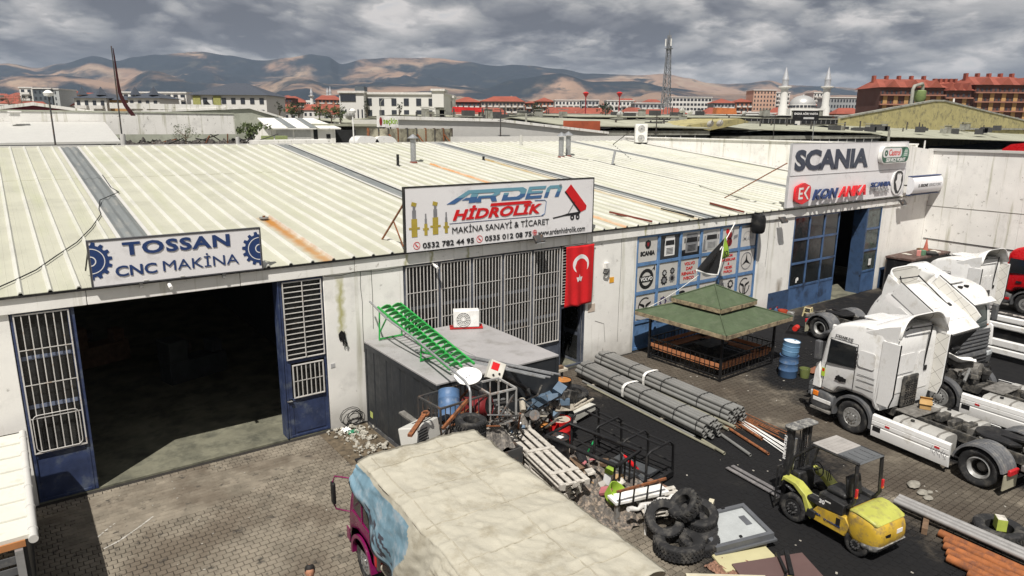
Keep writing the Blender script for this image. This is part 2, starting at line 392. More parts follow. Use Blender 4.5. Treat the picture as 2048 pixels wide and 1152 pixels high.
# ---- hills: one eroded height field in front of the sky
def hills():
    prof = [(-500,150),(-200,146),(-60,140),(0,141),(60,139),(110,147),(160,138),(222,124),(268,134),(300,126),(340,120),(430,112),(480,121),(540,130),(590,127),(640,119),(668,122),(695,136),(740,126),(800,123),(880,124),(930,129),(990,135),(1050,132),(1110,139),(1170,148),(1250,152),(1310,149),(1360,156),(1400,163),(1470,163),(1510,160),(1560,171),(1640,171),(1700,172),(1760,168),(1850,174),(2048,178),(2300,180),(2600,176)]
    def top(px):
        for (a, b), (c, d) in zip(prof, prof[1:]):
            if a <= px <= c:
                t = (px-a)/(c-a); t = t*t*(3-2*t); return b+(d-b)*t
        return 150
    front = [(-500,186),(0,178),(90,166),(180,164),(260,176),(330,150),(420,172),(520,178),(600,160),(680,178),(740,172),(860,172),(960,178),(1030,160),(1110,150),(1180,168),(1260,166),(1330,176),(1420,186),(1500,184),(1600,188),(1800,186),(2048,190),(2600,190)]
    def ftop(px):
        for (a, b), (c, d) in zip(front, front[1:]):
            if a <= px <= c:
                t = (px-a)/(c-a); t = t*t*(3-2*t); return b+(d-b)*t
        return 180
    NU, NV = 520, 110; D0, D1 = 2600.0, 8600.0
    mb = MB(); hor = 248.5; vv = []
    for j in range(NV+1):
        d = D0+(D1-D0)*(j/NV)**1.15
        for i in range(NU+1):
            px = -480+3000*i/NU
            P = CAM+ (RIGHT_H*((px-1024)/F)+FWD_H)*d
            hb = terrain_z(d)-6
            H1 = (hor-top(px))/F*6600-46; H2 = (hor-ftop(px))/F*4200-30
            w1 = max(0, 1-abs(d-6600)/2300)**1.15 if d < 6600 else max(0, 1-abs(d-6600)/2000)
            w2 = max(0, 1-abs(d-4200)/1350)**1.1
            q = V((P.x, P.y, 0))
            n1 = mnoise.fractal(q*.0011+V((7,3,0)), 1.0, 2.1, 6); n2 = mnoise.ridged_multi_fractal(q*.00085+V((2,9,0)), .9, 2.2, 5, .9, 2.0)
            h1 = H1*w1; h2 = H2*w2
            h = max(h1, h2, 0)
            e = 1-abs(2*min(1, max(w1 if h1 > h2 else w2, 0))-1)   # strongest mid-slope, crest keeps its outline
            n3 = mnoise.ridged_multi_fractal(q*.0028+V((4,1,0)), .9, 2.2, 4, .9, 2.0); h = h + (n1*105 + (n2-1.1)*95 + (n3-1.1)*34)*min(1, h/160)*(0.12+.88*e)
            vv.append((P.x, P.y, hb+max(h, -4)))
    fs = [(j*(NU+1)+i, j*(NU+1)+i+1, (j+1)*(NU+1)+i+1, (j+1)*(NU+1)+i) for j in range(NV) for i in range(NU)]
    mb.add(vv, fs)
    m = pm('hill_earth_cloud_shade', (.26, .18, .135), .95, var=.25, sc_=.0022)
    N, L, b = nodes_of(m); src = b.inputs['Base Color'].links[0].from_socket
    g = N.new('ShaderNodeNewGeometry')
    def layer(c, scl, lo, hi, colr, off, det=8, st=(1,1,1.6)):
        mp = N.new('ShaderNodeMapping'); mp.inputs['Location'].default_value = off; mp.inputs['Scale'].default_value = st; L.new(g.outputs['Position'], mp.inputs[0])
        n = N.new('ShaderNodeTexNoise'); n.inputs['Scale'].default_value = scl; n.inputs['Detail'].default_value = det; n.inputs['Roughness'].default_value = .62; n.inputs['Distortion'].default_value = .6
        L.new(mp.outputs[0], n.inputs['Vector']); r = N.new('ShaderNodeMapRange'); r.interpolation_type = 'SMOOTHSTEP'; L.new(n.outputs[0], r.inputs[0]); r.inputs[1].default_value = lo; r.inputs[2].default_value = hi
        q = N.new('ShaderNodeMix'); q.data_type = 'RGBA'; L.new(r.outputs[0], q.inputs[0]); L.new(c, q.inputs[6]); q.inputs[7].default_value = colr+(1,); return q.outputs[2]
    c = layer(src, .0016, .5, .62, (.32,.24,.18), (300,0,0))
    c = layer(c, .0009, .41, .51, (.030,.040,.052), (900,400,0))  # broad blue-grey patches: cloud shadows painted into the hill colour
    c = layer(c, .0045, .56, .68, (.06,.064,.066), (0,700,0))
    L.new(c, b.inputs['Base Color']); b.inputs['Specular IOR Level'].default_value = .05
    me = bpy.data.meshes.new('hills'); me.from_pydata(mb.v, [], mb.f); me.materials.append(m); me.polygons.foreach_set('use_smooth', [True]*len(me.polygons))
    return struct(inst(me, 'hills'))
hills()
# ================================================================ MAIN WORKSHOP BUILDING (facade at y=0)
def plaster(name, c, streak=True):
    m = pm(name, c, .85, var=.07, sc_=.9, bump=.25, bsc=14, dirt=tuple(q*.78 for q in c), damt=.22, dsc=.8)
    N, L, b = nodes_of(m); src = b.inputs['Base Color'].links[0].from_socket
    g = N.new('ShaderNodeNewGeometry')
    def lay(c_, st, scl, lo, hi, cc, off, amt):
        mp = N.new('ShaderNodeMapping'); mp.inputs['Scale'].default_value = st; mp.inputs['Location'].default_value = off; L.new(g.outputs['Position'], mp.inputs[0])
        n = N.new('ShaderNodeTexNoise'); n.inputs['Scale'].default_value = scl; n.inputs['Detail'].default_value = 7; n.inputs['Roughness'].default_value = .65; L.new(mp.outputs[0], n.inputs['Vector'])
        r = N.new('ShaderNodeMapRange'); L.new(n.outputs[0], r.inputs[0]); r.inputs[1].default_value = lo; r.inputs[2].default_value = hi; r.inputs[4].default_value = amt
        q = N.new('ShaderNodeMix'); q.data_type = 'RGBA'; L.new(r.outputs[0], q.inputs[0]); L.new(c_, q.inputs[6]); q.inputs[7].default_value = cc+(1,); return q.outputs[2]
    c2 = lay(src, (1.8, 1.8, .10), 1.5, .55, .72, (.36,.35,.24), (0,0,0), .7)        # water streaks
    c2 = lay(c2, (1,1,1), 3.2, .62, .70, (.26,.24,.21), (5,0,2), .7)                   # chips and smudges
    # splashed grime low on the wall
    sp = N.new('ShaderNodeSeparateXYZ'); L.new(g.outputs['Position'], sp.inputs[0])
    r = N.new('ShaderNodeMapRange'); L.new(sp.outputs[2], r.inputs[0]); r.inputs[1].default_value = 1.0; r.inputs[2].default_value = 0.0; r.inputs[3].default_value = 0; r.inputs[4].default_value = 1.1
    n = N.new('ShaderNodeTexNoise'); n.inputs['Scale'].default_value = 2.2; n.inputs['Detail'].default_value = 6; L.new(g.outputs['Position'], n.inputs['Vector'])
    mu = N.new('ShaderNodeMath'); mu.operation = 'MULTIPLY'; L.new(r.outputs[0], mu.inputs[0]); L.new(n.outputs[0], mu.inputs[1])
    q = N.new('ShaderNodeMix'); q.data_type = 'RGBA'; L.new(mu.outputs[0], q.inputs[0]); L.new(c2, q.inputs[6]); q.inputs[7].default_value = (.22,.20,.17,1)
    L.new(q.outputs[2], b.inputs['Base Color']); return m
WALL = plaster('white_plaster', (.86,.845,.80))
def wall_run(m, x, w_, z0, z1, cc):   # one leak stain
    N, L, b = nodes_of(m); src = b.inputs['Base Color'].links[0].from_socket; g = N.new('ShaderNodeNewGeometry'); sp = N.new('ShaderNodeSeparateXYZ'); L.new(g.outputs['Position'], sp.inputs[0])
    def mt(op, a, c, d=None):
        q = N.new('ShaderNodeMath'); q.operation = op
        for i, k in enumerate((a, c, d)):
            if k is None: continue
            if isinstance(k, (int, float)): q.inputs[i].default_value = k
            else: L.new(k, q.inputs[i])
        return q.outputs[0]
    nz = N.new('ShaderNodeTexNoise'); nz.inputs['Scale'].default_value = 4; L.new(g.outputs['Position'], nz.inputs['Vector'])
    dx = mt('DIVIDE', mt('ABSOLUTE', mt('ADD', mt('SUBTRACT', sp.outputs[0], x), mt('MULTIPLY_ADD', nz.outputs[0], .3, -.15)), 0), w_); dz = mt('ABSOLUTE', mt('DIVIDE', mt('SUBTRACT', sp.outputs[2], (z0+z1)/2), (z1-z0)/2), 0)
    f = mt('MAXIMUM', mt('SUBTRACT', 1.0, mt('MAXIMUM', dx, mt('POWER', dz, 4.0))), 0.0); q = N.new('ShaderNodeMix'); q.data_type = 'RGBA'; L.new(mt('MULTIPLY', f, .85), q.inputs[0]); L.new(src, q.inputs[6]); q.inputs[7].default_value = cc+(1,); L.new(q.outputs[2], b.inputs['Base Color'])
wall_run(WALL, 7.87, .16, 2.9, 4.85, (.36,.34,.08))
for x_ in (10.1, 11.0, 12.4, 21.0, 24.3, 26.2): wall_run(WALL, x_, .09, 4.7, 5.35, (.34,.33,.14))
for x_ in (30.9, 41.6): wall_run(WALL, x_, .3, -.2, 1.9, (.20,.16,.11)); WALL2 = plaster('grey_white_plaster', (.80,.785,.745))
def roof_mat(name, c):
    m = pm(name, c, .5, var=.05, sc_=.6, dirt=tuple(q*.86 for q in c), damt=.3, dsc=.5)
    N, L, b = nodes_of(m); src = b.inputs['Base Color'].links[0].from_socket; g = N.new('ShaderNodeNewGeometry')
    def lay(c_, st, scl, lo, hi, cc, off, amt):
        mp = N.new('ShaderNodeMapping'); mp.inputs['Scale'].default_value = st; mp.inputs['Location'].default_value = off; L.new(g.outputs['Position'], mp.inputs[0])
        n = N.new('ShaderNodeTexNoise'); n.inputs['Scale'].default_value = scl; n.inputs['Detail'].default_value = 6; n.inputs['Roughness'].default_value = .6; L.new(mp.outputs[0], n.inputs['Vector'])
        r = N.new('ShaderNodeMapRange'); L.new(n.outputs[0], r.inputs[0]); r.inputs[1].default_value = lo; r.inputs[2].default_value = hi; r.inputs[4].default_value = amt
        q = N.new('ShaderNodeMix'); q.data_type = 'RGBA'; L.new(r.outputs[0], q.inputs[0]); L.new(c_, q.inputs[6]); q.inputs[7].default_value = cc+(1,); return q.outputs[2]
    c2 = lay(src, (1.4,.10,1), 1.1, .50, .72, (.42,.44,.27), (0,0,0), .45)     # green algae runs
    c2 = lay(c2, (7,.25,1), 2.0, .55, .75, (.39,.38,.31), (3,1,0), .35)
    def rustrun(c_, x, w, ya, yb, cc):   # rust washed down from one fixing
        sp = N.new('ShaderNodeSeparateXYZ'); L.new(g.outputs['Position'], sp.inputs[0])
        a = N.new('ShaderNodeMath'); a.operation = 'SUBTRACT'; L.new(sp.outputs[0], a.inputs[0]); a.inputs[1].default_value = x
        a2 = N.new('ShaderNodeMath'); a2.operation = 'ABSOLUTE'; L.new(a.outputs[0], a2.inputs[0])
        nz = N.new('ShaderNodeTexNoise'); nz.inputs['Scale'].default_value = 2.5; L.new(g.outputs['Position'], nz.inputs['Vector'])
        nn = N.new('ShaderNodeMath'); nn.operation = 'MULTIPLY_ADD'; L.new(nz.outputs[0], nn.inputs[0]); nn.inputs[1].default_value = w*.9; L.new(a2.outputs[0], nn.inputs[2])
        r = N.new('ShaderNodeMapRange'); L.new(nn.outputs[0], r.inputs[0]); r.inputs[1].default_value = w*.55; r.inputs[2].default_value = w*1.25; r.inputs[3].default_value = 1; r.inputs[4].default_value = 0
        r2 = N.new('ShaderNodeMapRange'); L.new(sp.outputs[1], r2.inputs[0]); r2.inputs[1].default_value = ya; r2.inputs[2].default_value = yb; r2.inputs[3].default_value = .65; r2.inputs[4].default_value = 1.0
        r3 = N.new('ShaderNodeMath'); r3.operation = 'LESS_THAN'; L.new(sp.outputs[1], r3.inputs[0]); r3.inputs[1].default_value = yb
        k = N.new('ShaderNodeMath'); k.operation = 'MULTIPLY'; L.new(r.outputs[0], k.inputs[0]); L.new(r2.outputs[0], k.inputs[1])
        k2 = N.new('ShaderNodeMath'); k2.operation = 'MULTIPLY'; L.new(k.outputs[0], k2.inputs[0]); L.new(r3.outputs[0], k2.inputs[1])
        q = N.new('ShaderNodeMix'); q.data_type = 'RGBA'; L.new(k2.outputs[0], q.inputs[0]); L.new(c_, q.inputs[6]); q.inputs[7].default_value = cc+(1,); return q.outputs[2]
    c2 = rustrun(c2, 7.45, .36, -1.0, 5.7, (.42,.17,.015)); c2 = rustrun(c2, 19.75, .16, 6, 15.4, (.55,.24,.05)); c2 = rustrun(c2, 24.1, .1, 10, 16.3, (.38,.24,.06))
    L.new(c2, b.inputs['Base Color']); return m
ROOF = roof_mat('cream_roof_sheet', (.47,.465,.375)); RIB = roof_mat('clean_roof_rib', (.60,.595,.54)); FLASH = pm('white_flashing', (.56,.55,.52), .5, var=.05)
GREYSHEET = pm('grey_corrugated', (.19,.205,.205), .55, .1, var=.15, sc_=.8, dirt=(.28,.28,.26), damt=.3, dsc=1.5, stretch=(3,.4,1))
NAVY = pm('navy_door_paint', (.030,.045,.105), .45, var=.35, sc_=2.5, dirt=(.10,.12,.16), damt=.3, dsc=2.2)
BLUE = pm('blue_frame_paint', (.115,.225,.42), .45, var=.2, sc_=2, dirt=(.07,.12,.21), damt=.25, dsc=2.5)
DBLUE = pm('dark_blue_paint', (.045,.085,.17), .5, var=.3, sc_=2, dirt=(.02,.025,.035), damt=.35, dsc=2)
GRILL = pm('white_grille_bar', (.60,.58,.55), .5, var=.12, dirt=(.35,.22,.12), damt=.15, dsc=6)
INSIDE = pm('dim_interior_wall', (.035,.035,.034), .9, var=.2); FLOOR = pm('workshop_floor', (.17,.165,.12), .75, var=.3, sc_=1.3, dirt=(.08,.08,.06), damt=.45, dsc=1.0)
bld = thing('workshop_building', 'long low white plastered workshop building with ribbed cream sheet roof', 'building', (0,0,0))
XL, XR = -9.0, 45.9
for a, b_ in ((XL,-.24), (7.36,10.0), (17.88,20.6), (28.82,31.75), (40.5,XR)): MB().bx(a, b_, 0, .25, -.05, 4.9).build('wall_pier', WALL, bld, bevel=.012)
# lintel beam in cast sections, a little proud, unevenly set
rnd = random.Random(5); x = XL
while x < XR-.01:
    n_ = min(XR, x+rnd.uniform(2.6, 4.2)); 
    if XR-n_ < 1.2: n_ = XR
    dy = rnd.uniform(-.006, .006)
    MB().bx(x+.006, n_-.006, -.07+dy, .25, 4.9+.003, 5.3+rnd.uniform(-.008,.004)).build('lintel_beam', WALL, bld, bevel=.012); x = n_
# raised end wall, yard return wall seen beyond
MB().prism([(41.9,5.31),(45.9,5.31),(45.9,7.95),(43.8,8.12),(41.9,8.42)], .0, .3, 'y').build('end_gable_wall', WALL, bld)
MB().bx(44.15, 44.4, .31, 24.3, 4.9, 8.25).bx(44.05, 44.5, .31, 24.35, 8.25, 8.33).build('parapet_wall', WALL, bld)
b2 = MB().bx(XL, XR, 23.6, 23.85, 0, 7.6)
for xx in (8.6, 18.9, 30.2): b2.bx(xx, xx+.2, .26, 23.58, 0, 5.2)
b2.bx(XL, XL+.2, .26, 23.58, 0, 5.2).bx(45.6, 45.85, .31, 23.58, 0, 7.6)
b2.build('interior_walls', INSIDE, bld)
struct(MB().bx(XL, XR, .03, 23.58, -.05, .02).build('workshop_floor', FLOOR))
# beam of the roof over the interior
for yy in (6, 12, 18): MB().bx(XL+.25, 44.0, yy-.12, yy+.12, 5.2+.11*yy-.45, 5.2+.11*yy-.02).build('roof_beam', DKSTEEL, bld)
SL = .11; RZ = 5.36
def sheet_mesh(width, length, ribs, wave):
    mb = MB()
    if wave:
        n = 24; pr = [(width*i/n, .03*math.sin(2*math.pi*i/n*3)+.015) for i in range(n+1)]
    else:
        pr = [(0, 0)]
        for k in range(ribs):
            c = width*(k+.5)/ribs; pr += [(c-.066, 0), (c-.026, .065), (c+.024, .065), (c+.066, 0)]
            for t in (.33, .66):
                q = c+width/ribs*t*.9
                if q+.02 < width and q-.02 > c+.06: pr += [(q-.012, 0), (q, .005), (q+.012, 0)]
        pr = sorted(set(pr)) + [(width, 0)]
    vv = [(x_, y_, z_) for y_ in (0, length) for x_, z_ in pr] + [(x_, y_, z_-.03) for y_ in (0, length) for x_, z_ in pr]
    n = len(pr); fs = []
    for i in range(n-1): fs += [(i, i+1, n+i+1, n+i), (2*n+i, 3*n+i, 3*n+i+1, 2*n+i+1), (i, 2*n+i, 2*n+i+1, i+1), (n+i, n+i+1, 3*n+i+1, 3*n+i)]
    fs += [(0, n, 3*n, 2*n), (n-1, 3*n-1, 4*n-1, 2*n-1)]
    mb.add(vv, fs); mb.mi = [1 if (not wave and max(vv[i][2] for i in f) > .03) else 0 for f in fs]; return mb
ang = math.atan(SL); c_ = math.cos(ang)
PW = 1.21
ma = sheet_mesh(PW, 14.75/c_, 2, 0).mesh('roof_sheet', [ROOF, RIB]); mbk = sheet_mesh(PW, 9.2/c_, 2, 0).mesh('roof_sheet', [ROOF, RIB])
ga = sheet_mesh(.86, 14.75/c_, 0, 1).mesh('grey_roof_sheet', GREYSHEET, 60); gb = sheet_mesh(.86, 9.2/c_, 0, 1).mesh('grey_roof_sheet', GREYSHEET, 60)
strips = (2.68, 13.72, 24.5, 36.75)
x = -8.98; edges = []
rnd = random.Random(2)
def lay_sheet(mesh_, nm, x_, y_): 
    inst(mesh_, nm, bld, (x_, y_, RZ+SL*y_+rnd.uniform(-.002,.002)+(.012 if y_ > 5 else 0)), (ang, 0, 0))
segs = []; p = -8.98
for s_ in strips: segs.append((p, s_)); p = s_+.86
segs.append((p, 44.1))
for a, b_ in segs:
    n_ = max(1, round((b_-a)/PW)); wv = (b_-a)/n_
    for k in range(n_):
        for mm, yy in ((ma, -.12), (mbk, 14.5)):
            o = inst(mm, 'roof_sheet', bld, (a+k*wv, yy, RZ+SL*yy+rnd.uniform(-.0015,.0015)+(.014 if yy > 5 else 0)), (ang, 0, 0)); o.scale = (wv/PW*.999, 1, 1)
for s_ in strips:
    for mm, yy in ((ga, -.10), (gb, 14.5)): inst(mm, 'grey_roof_sheet', bld, (s_, yy, RZ+SL*yy-.02+(.014 if yy > 5 else 0)), (ang, 0, 0))
    for dx in (-.05, .80):
        MB().box((0, 11.75/c_, 0), (.11, 23.7/c_, .03)).build('flashing_strip', FLASH, bld, loc=(s_+dx+.05, -.11, RZ-SL*.11+.045), rot=(ang,0,0))
MB().bx(XL, 44.1, 23.55, 23.95, 7.93, 8.04).build('ridge_cap', FLASH, bld)
MB().bx(XL, 42, -.135, -.02, 5.28, 5.335).build('eave_gutter', BLACK, bld)
MB().box((0, 11.7, 0), (.5, 23.4, .05)).build('flashing_strip', FLASH, bld, loc=(43.85, .35, RZ+.11), rot=(ang,0,0))

for k_, pts in enumerate((((8.55,4.9),(8.53,4.4),(8.57,3.9),(8.55,3.2),(8.56,2.3)),((8.9,4.9),(8.92,4.1),(8.9,3.0)),((7.4,4.86),(7.9,4.83),(8.4,4.88),(9.2,4.82),(10.0,4.86)),((19.7,4.9),(19.72,3.6),(19.69,2.2),(19.7,.6)),((29.6,4.9),(29.62,3.7),(29.58,2.6)),((18.4,1.7),(18.9,1.5),(19.0,.7)))):
    MB().tube([(a, -.003, b_) for a, b_ in pts], .009, 4).build('plaster_crack', pm('crack_shade', (.10,.095,.085), .9), bld)
# dim machines standing inside
CHAS_ = pm('oily_machine', (.045,.05,.05), .5, var=.3)
for x_, y_, lab, m_ in ((5.0,7.4,'grey lathe standing in the gloom of the open doorway',CHAS_),(2.2,11.0,'long pale workbench deep inside the open doorway',BROWNWOOD)):
    o = thing('shop_machine', lab, 'machine', (x_,y_,.02), .3); MB().bx(-1.1,1.1,-.4,.4,0,.8).build('bed', m_, o, bevel=.03); MB().bx(-1.1,-.4,-.45,.45,.8,1.6).build('headstock', m_, o, bevel=.04); MB().cyl((-.39,0,1.2),(-.15,0,1.2),.22,n=16).build('chuck', DKSTEEL, o); MB().bx(.6,1.0,-.3,.3,.8,1.25).build('tailstock', m_, o, bevel=.03)
# ---- sliding workshop door of the first bay: two folding leaves with grilles
def frame_rect(mb, x0, x1, z0, z1, t, y0, y1):
    mb.bx(x0, x0+t, y0, y1, z0, z1); mb.bx(x1-t, x1, y0, y1, z0, z1); mb.bx(x0+t, x1-t, y0, y1, z0, z0+t); mb.bx(x0+t, x1-t, y0, y1, z1-t, z1)
    return mb
def grille(x0, x1, z0, z1, nv, rows, y, r=.011, t=.03):
    g = MB(); frame_rect(g, x0, x1, z0, z1, t, y-.02, y+.02)
    for i in range(1, nv): 
        xx = x0+(x1-x0)*i/nv; g.bx(xx-r, xx+r, y-r, y+r, z0+t, z1-t)
    for zz in rows: g.bx(x0+t, x1-t, y-r*1.3-.004, y-r-.002, zz-r, zz+r)
    return g
PANE = pm('dusty_pane', (.020,.021,.021), .25, var=.35, sc_=2, dirt=(.045,.045,.042), damt=.3, dsc=1.5)
dl = MB(); frame_rect(dl, -.22, .98, .02, 4.88, .07, .02, .09); dl.bx(-.14, .90, .03, .08, 1.17, 1.29); dl.bx(.985, 1.06, .02, .5, .02, 4.88)
d1 = dl.build('folding_door', NAVY, bld, bevel=.006)
MB().bx(-.15,.91,.045,.065,.09,1.17).build('kick_panel', NAVY, d1)
MB().bx(-.15,.91,.10,.105,1.29,4.81).build('pane', PANE, d1)
for zz in (3.7,2.46): MB().bx(-.15,.91,.085,.098,zz,zz+.1).build('glazing_rail', pm('pale_blue_rail', (.16,.19,.27), .5), d1)
grille(-.17, .95, 1.32, 4.86, 7, (3.98,3.1,2.24), -.01).build('grille', GRILL, d1)
t_ = MB(); q = rrect(-.1,.86,1.37,2.32,.12,4); t_.tube([(a, -.04, b_) for a, b_ in q+[q[0]]], .011, 5); t_.build('spare_grille_hoop', GRILL, d1, smooth=60)
dr = MB(); frame_rect(dr, 6.05, 7.34, .02, 4.87, .07, .02, .09); dr.bx(6.12,7.27,.03,.08,2.36,2.46); dr.bx(6.12,7.27,.03,.08,1.17,1.26); dr.bx(6.0,6.04,.0,.45,.02,4.87); dr.bx(6.12,6.24,.03,.08,.09,2.36)
d2 = dr.build('folding_door', NAVY, bld, bevel=.006)
MB().bx(6.24,7.27,.045,.065,.09,1.17).bx(6.3,7.2,.03,.045,.16,1.1).build('kick_panel', NAVY, d2)
MB().bx(6.12,7.27,.10,.105,1.26,4.8).build('pane', PANE, d2)
g = MB(); frame_rect(g, 6.13, 7.29, 2.48, 4.83, .028, -.02, .02)
for i in range(1, 15): zz = 2.48+2.35*i/15; g.bx(6.158, 7.262, -.011, .011, zz-.011, zz+.011)
g.bx(6.69,6.715,-.03,-.012,2.5,4.81); g.build('grille', GRILL, d2)
grille(6.27, 7.22, 1.27, 2.31, 7, (1.8,), -.01).build('grille', GRILL, d2)
MB().bx(6.06,6.2,-.03,.02,1.2,1.22).cyl((6.1,-.05,1.21),(6.2,-.05,1.21),.012).build('door_handle', STEEL, d2)
MB().bx(-.24,7.36,.02,.12,4.89,4.9-.003).build('door_track', NAVY, bld)

# ---- second bay: fixed grille screen of five panels
PANEB = pm('black_pane', (.010,.010,.011), .3, var=.3)
DOORGREY = pm('grey_blue_steel_door', (.070,.080,.105), .5, var=.3, sc_=2, dirt=(.16,.17,.19), damt=.3, dsc=2)
xs = (10.03, 11.32, 12.60, 13.90, 15.22, 16.58)
for i in range(5):
    a, b_ = xs[i], xs[i+1]
    f = MB(); frame_rect(f, a+.004, b_-.004, .02, 4.87, .07, .03, .1); f.bx(a+.074, b_-.074, .035, .095, 1.1, 1.22); o = f.build('grille_door_leaf', DOORGREY, bld, bevel=.005)
    MB().bx(a+.07, b_-.07, .11, .115, 1.2, 4.8).build('pane', PANEB, o)
    for zz in (3.35,2.2): MB().bx(a+.07,b_-.07,.092,.108,zz,zz+.11).build('glazing_rail', pm('grey_rail',(.13,.14,.16),.5), o)
    MB().bx(a+.07, b_-.07, .05, .07, .09, 1.1).build('kick_panel', DOORGREY, o)
    grille(a+.06, b_-.06, 1.23, 4.84, 9, (3.95,3.0,2.05), -.005).build('grille', GRILL, o)
# narrow wicket door beside it, standing open, slatted light over
f = MB(); frame_rect(f, 16.6, 17.86, .02, 2.52, .06, .03, .12); f.bx(16.6,17.86,.03,.12,2.53,2.6)
o = f.build('wicket_frame', DOORGREY, bld)
g = MB(); frame_rect(g, 16.62, 17.84, 2.62, 4.86, .03, -.01, .03)
for i in range(1, 20): zz = 2.62+2.24*i/20; g.bx(16.65, 17.81, 0, .018, zz-.01, zz+.01)
g.build('slatted_light', GRILL, o); MB().bx(16.62,17.84,.05,.06,2.62,4.86).build('pane', PANEB, o)
leaf = MB(); leaf.bx(17.72,17.77,.12,1.15,.03,2.45); frame_rect(leaf, 0,0,0,0,0,0,0); leaf.build('open_wicket_leaf', DOORGREY, o)
MB().bx(17.69,17.718,.25,1.02,1.35,2.3).bx(17.69,17.718,.25,1.02,.2,1.15).build('leaf_panel', PANE, o)
# ---- third bay: blue framed wall of printed panels
CX = (20.62, 21.94, 23.30, 24.66, 26.05, 27.42, 28.80); RZS = (1.22, 2.46, 3.69, 4.88)
f = MB()
for i, xx in enumerate(CX): f.bx(xx-.07+(.07 if i == 0 else 0), xx+.07-(.07 if i == 6 else 0), .0, .12, .02, 4.9-.004)
fr = f.build('blue_door_wall', BLUE, bld, bevel=.008)
for i in range(6):
    a, b_ = CX[i]+.07, CX[i+1]-.07
    if i == 5: b_ = CX[6]-.14+.0
    for z0_, z1_ in [(zz-.06, zz+.06) for zz in RZS[:3]]+[(4.8,4.89),(.02,.12)]: MB().bx(a+.001, b_-.001, .01, .11, z0_, z1_).build('rail', BLUE, fr)
    MB().bx(a, b_, .05, .075, .12, 1.16).build('bottom_panel', BLUE, fr)
    MB().bx(a, b_, .085, .095, 1.28, 4.8).build('backing', pm('panel_backing',(.2,.3,.45),.6), fr)
# ---- fourth bay: dark blue glazed folding doors, opening, single leaf
def glazed_leaf(x0, x1, cols, rows, y0, mat_, parent, glass, kick=True):
    f = MB(); ws = (x1-x0)/cols
    for i in range(cols+1): xx = x0+ws*i; f.bx(xx-(.05 if i else 0), xx+(.05 if i < cols else 0), y0, y0+.09, .02, 4.88)
    o = f.build('glazed_door', mat_, parent, bevel=.006)
    for i in range(cols):
        a, b_ = x0+ws*i+.05, x0+ws*(i+1)-.05
        for z0_, z1_ in [(zz-.05, zz+.05) for zz in rows]+[(4.8,4.88)]: MB().bx(a+.001, b_-.001, y0+.008, y0+.082, z0_, z1_).build('rail', mat_, o)
        MB().bx(a, b_, y0+.03, y0+.05, .03, rows[0]-.05).build('kick_panel', mat_, o)
        zs = list(rows)+[4.85]
        for z0, z1 in zip(zs, zs[1:]):
            MB().bx(a, b_, y0+.05, y0+.056, z0+.05, z1-.05).build('pane', glass, o)
            mbz = MB()
            for (cx_, cz, sx, sz) in ((a+.04,z0+.09,1,1),(b_-.04,z0+.09,-1,1),(a+.04,z1-.09,1,-1),(b_-.04,z1-.09,-1,-1)): pass
    return o
SHOPGLASS = pm('workshop_glass', (.016,.019,.021), .1, var=.3, sc_=1.5, spec=.6)
glazed_leaf(31.85, 36.05, 3, (1.24,2.45,3.68), .03, pm('mid_blue_door', (.065,.125,.25), .42, var=.25, sc_=1.5, dirt=(.03,.045,.08), damt=.35, dsc=1.3), bld, SHOPGLASS)
glazed_leaf(38.9, 40.45, 1, (1.24,2.45,3.68), -.02, _M['mid_blue_door'], bld, pm('streaked_glass', (.06,.075,.07), .12, var=.5, sc_=3, spec=.6))
MB().bx(38.74,38.86,-.06,.7,.02,4.88).build('folded_leaf', DBLUE, bld)
MB().bx(30.05,31.83,-.012,-.002,.03,1.2).build('painted_dado', DBLUE, bld)
MB().bx(41.0,44.8,-.012,-.002,.03,1.25).build('painted_dado', DBLUE, bld)
MB().box((32.45,.02,1.55),(.12,.01,.22)).build('door_sticker', WHITE, bld); 
MB().cyl((32.55,.03,1.62),(32.55,.018,1.62),.09,n=14).build('door_sticker', WHITE, bld)
MB().box((39.7,-.03,1.75),(.28,.01,.38)).build('door_sticker', WHITE, bld)
# ================================================================ SIGNS AND THINGS ON THE FACADE
SIGNW = pm('sign_face', (.80,.785,.79), .4, var=.03, sc_=1, dirt=(.58,.56,.56), damt=.12)
NAVYP = pm('navy_print', (.018,.045,.15), .45, var=.05); BLKP = pm('black_print', (.012,.012,.014), .45, var=.1); REDP = pm('red_print', (.62,.008,.012), .4, var=.05)
YELP = pm('mustard_print', (.42,.32,.05), .5, var=.1); GRYP = pm('grey_print', (.22,.22,.23), .5, var=.2); LGYP = pm('pale_grey_print', (.46,.46,.46), .5, var=.2); DRED = pm('dark_red_print', (.25,.015,.02), .5)
WHTP = pm('white_print', (.78,.77,.76), .45, var=.03)
def board(name, label, x0, x1, z0, z1, y, t=.12, edge=BLACK, cat='sign', fw_=.035):
    o = thing(name, label, cat, (x0, y, z0)); w_, h_ = x1-x0, z1-z0
    MB().bx(0, w_, 0, t, 0, h_).build('sign_board', SIGNW, o)
    f = MB()
    f.bx(-fw_,0,-.012,t,-fw_,h_+fw_); f.bx(w_,w_+fw_,-.012,t,-fw_,h_+fw_); f.bx(0,w_,-.012,t,-fw_,0); f.bx(0,w_,-.012,t,h_,h_+fw_)
    f.build('sign_frame', edge, o); return o
def flat(parent, name, poly, mat_, y=-.006, d=.004): return MB().prism(poly, y-d, y, 'y').build(name, mat_, parent)
def clipx(poly, x0, keep_greater=True):
    out = []; s = 1 if keep_greater else -1
    for (a, b_), (c, d) in zip(poly, poly[1:]+poly[:1]):
        ia = s*(a-x0) >= 0; ic = s*(c-x0) >= 0
        if ia: out.append((a, b_))
        if ia != ic: t = (x0-a)/(c-a); out.append((x0, b_+(d-b_)*t))
    return out
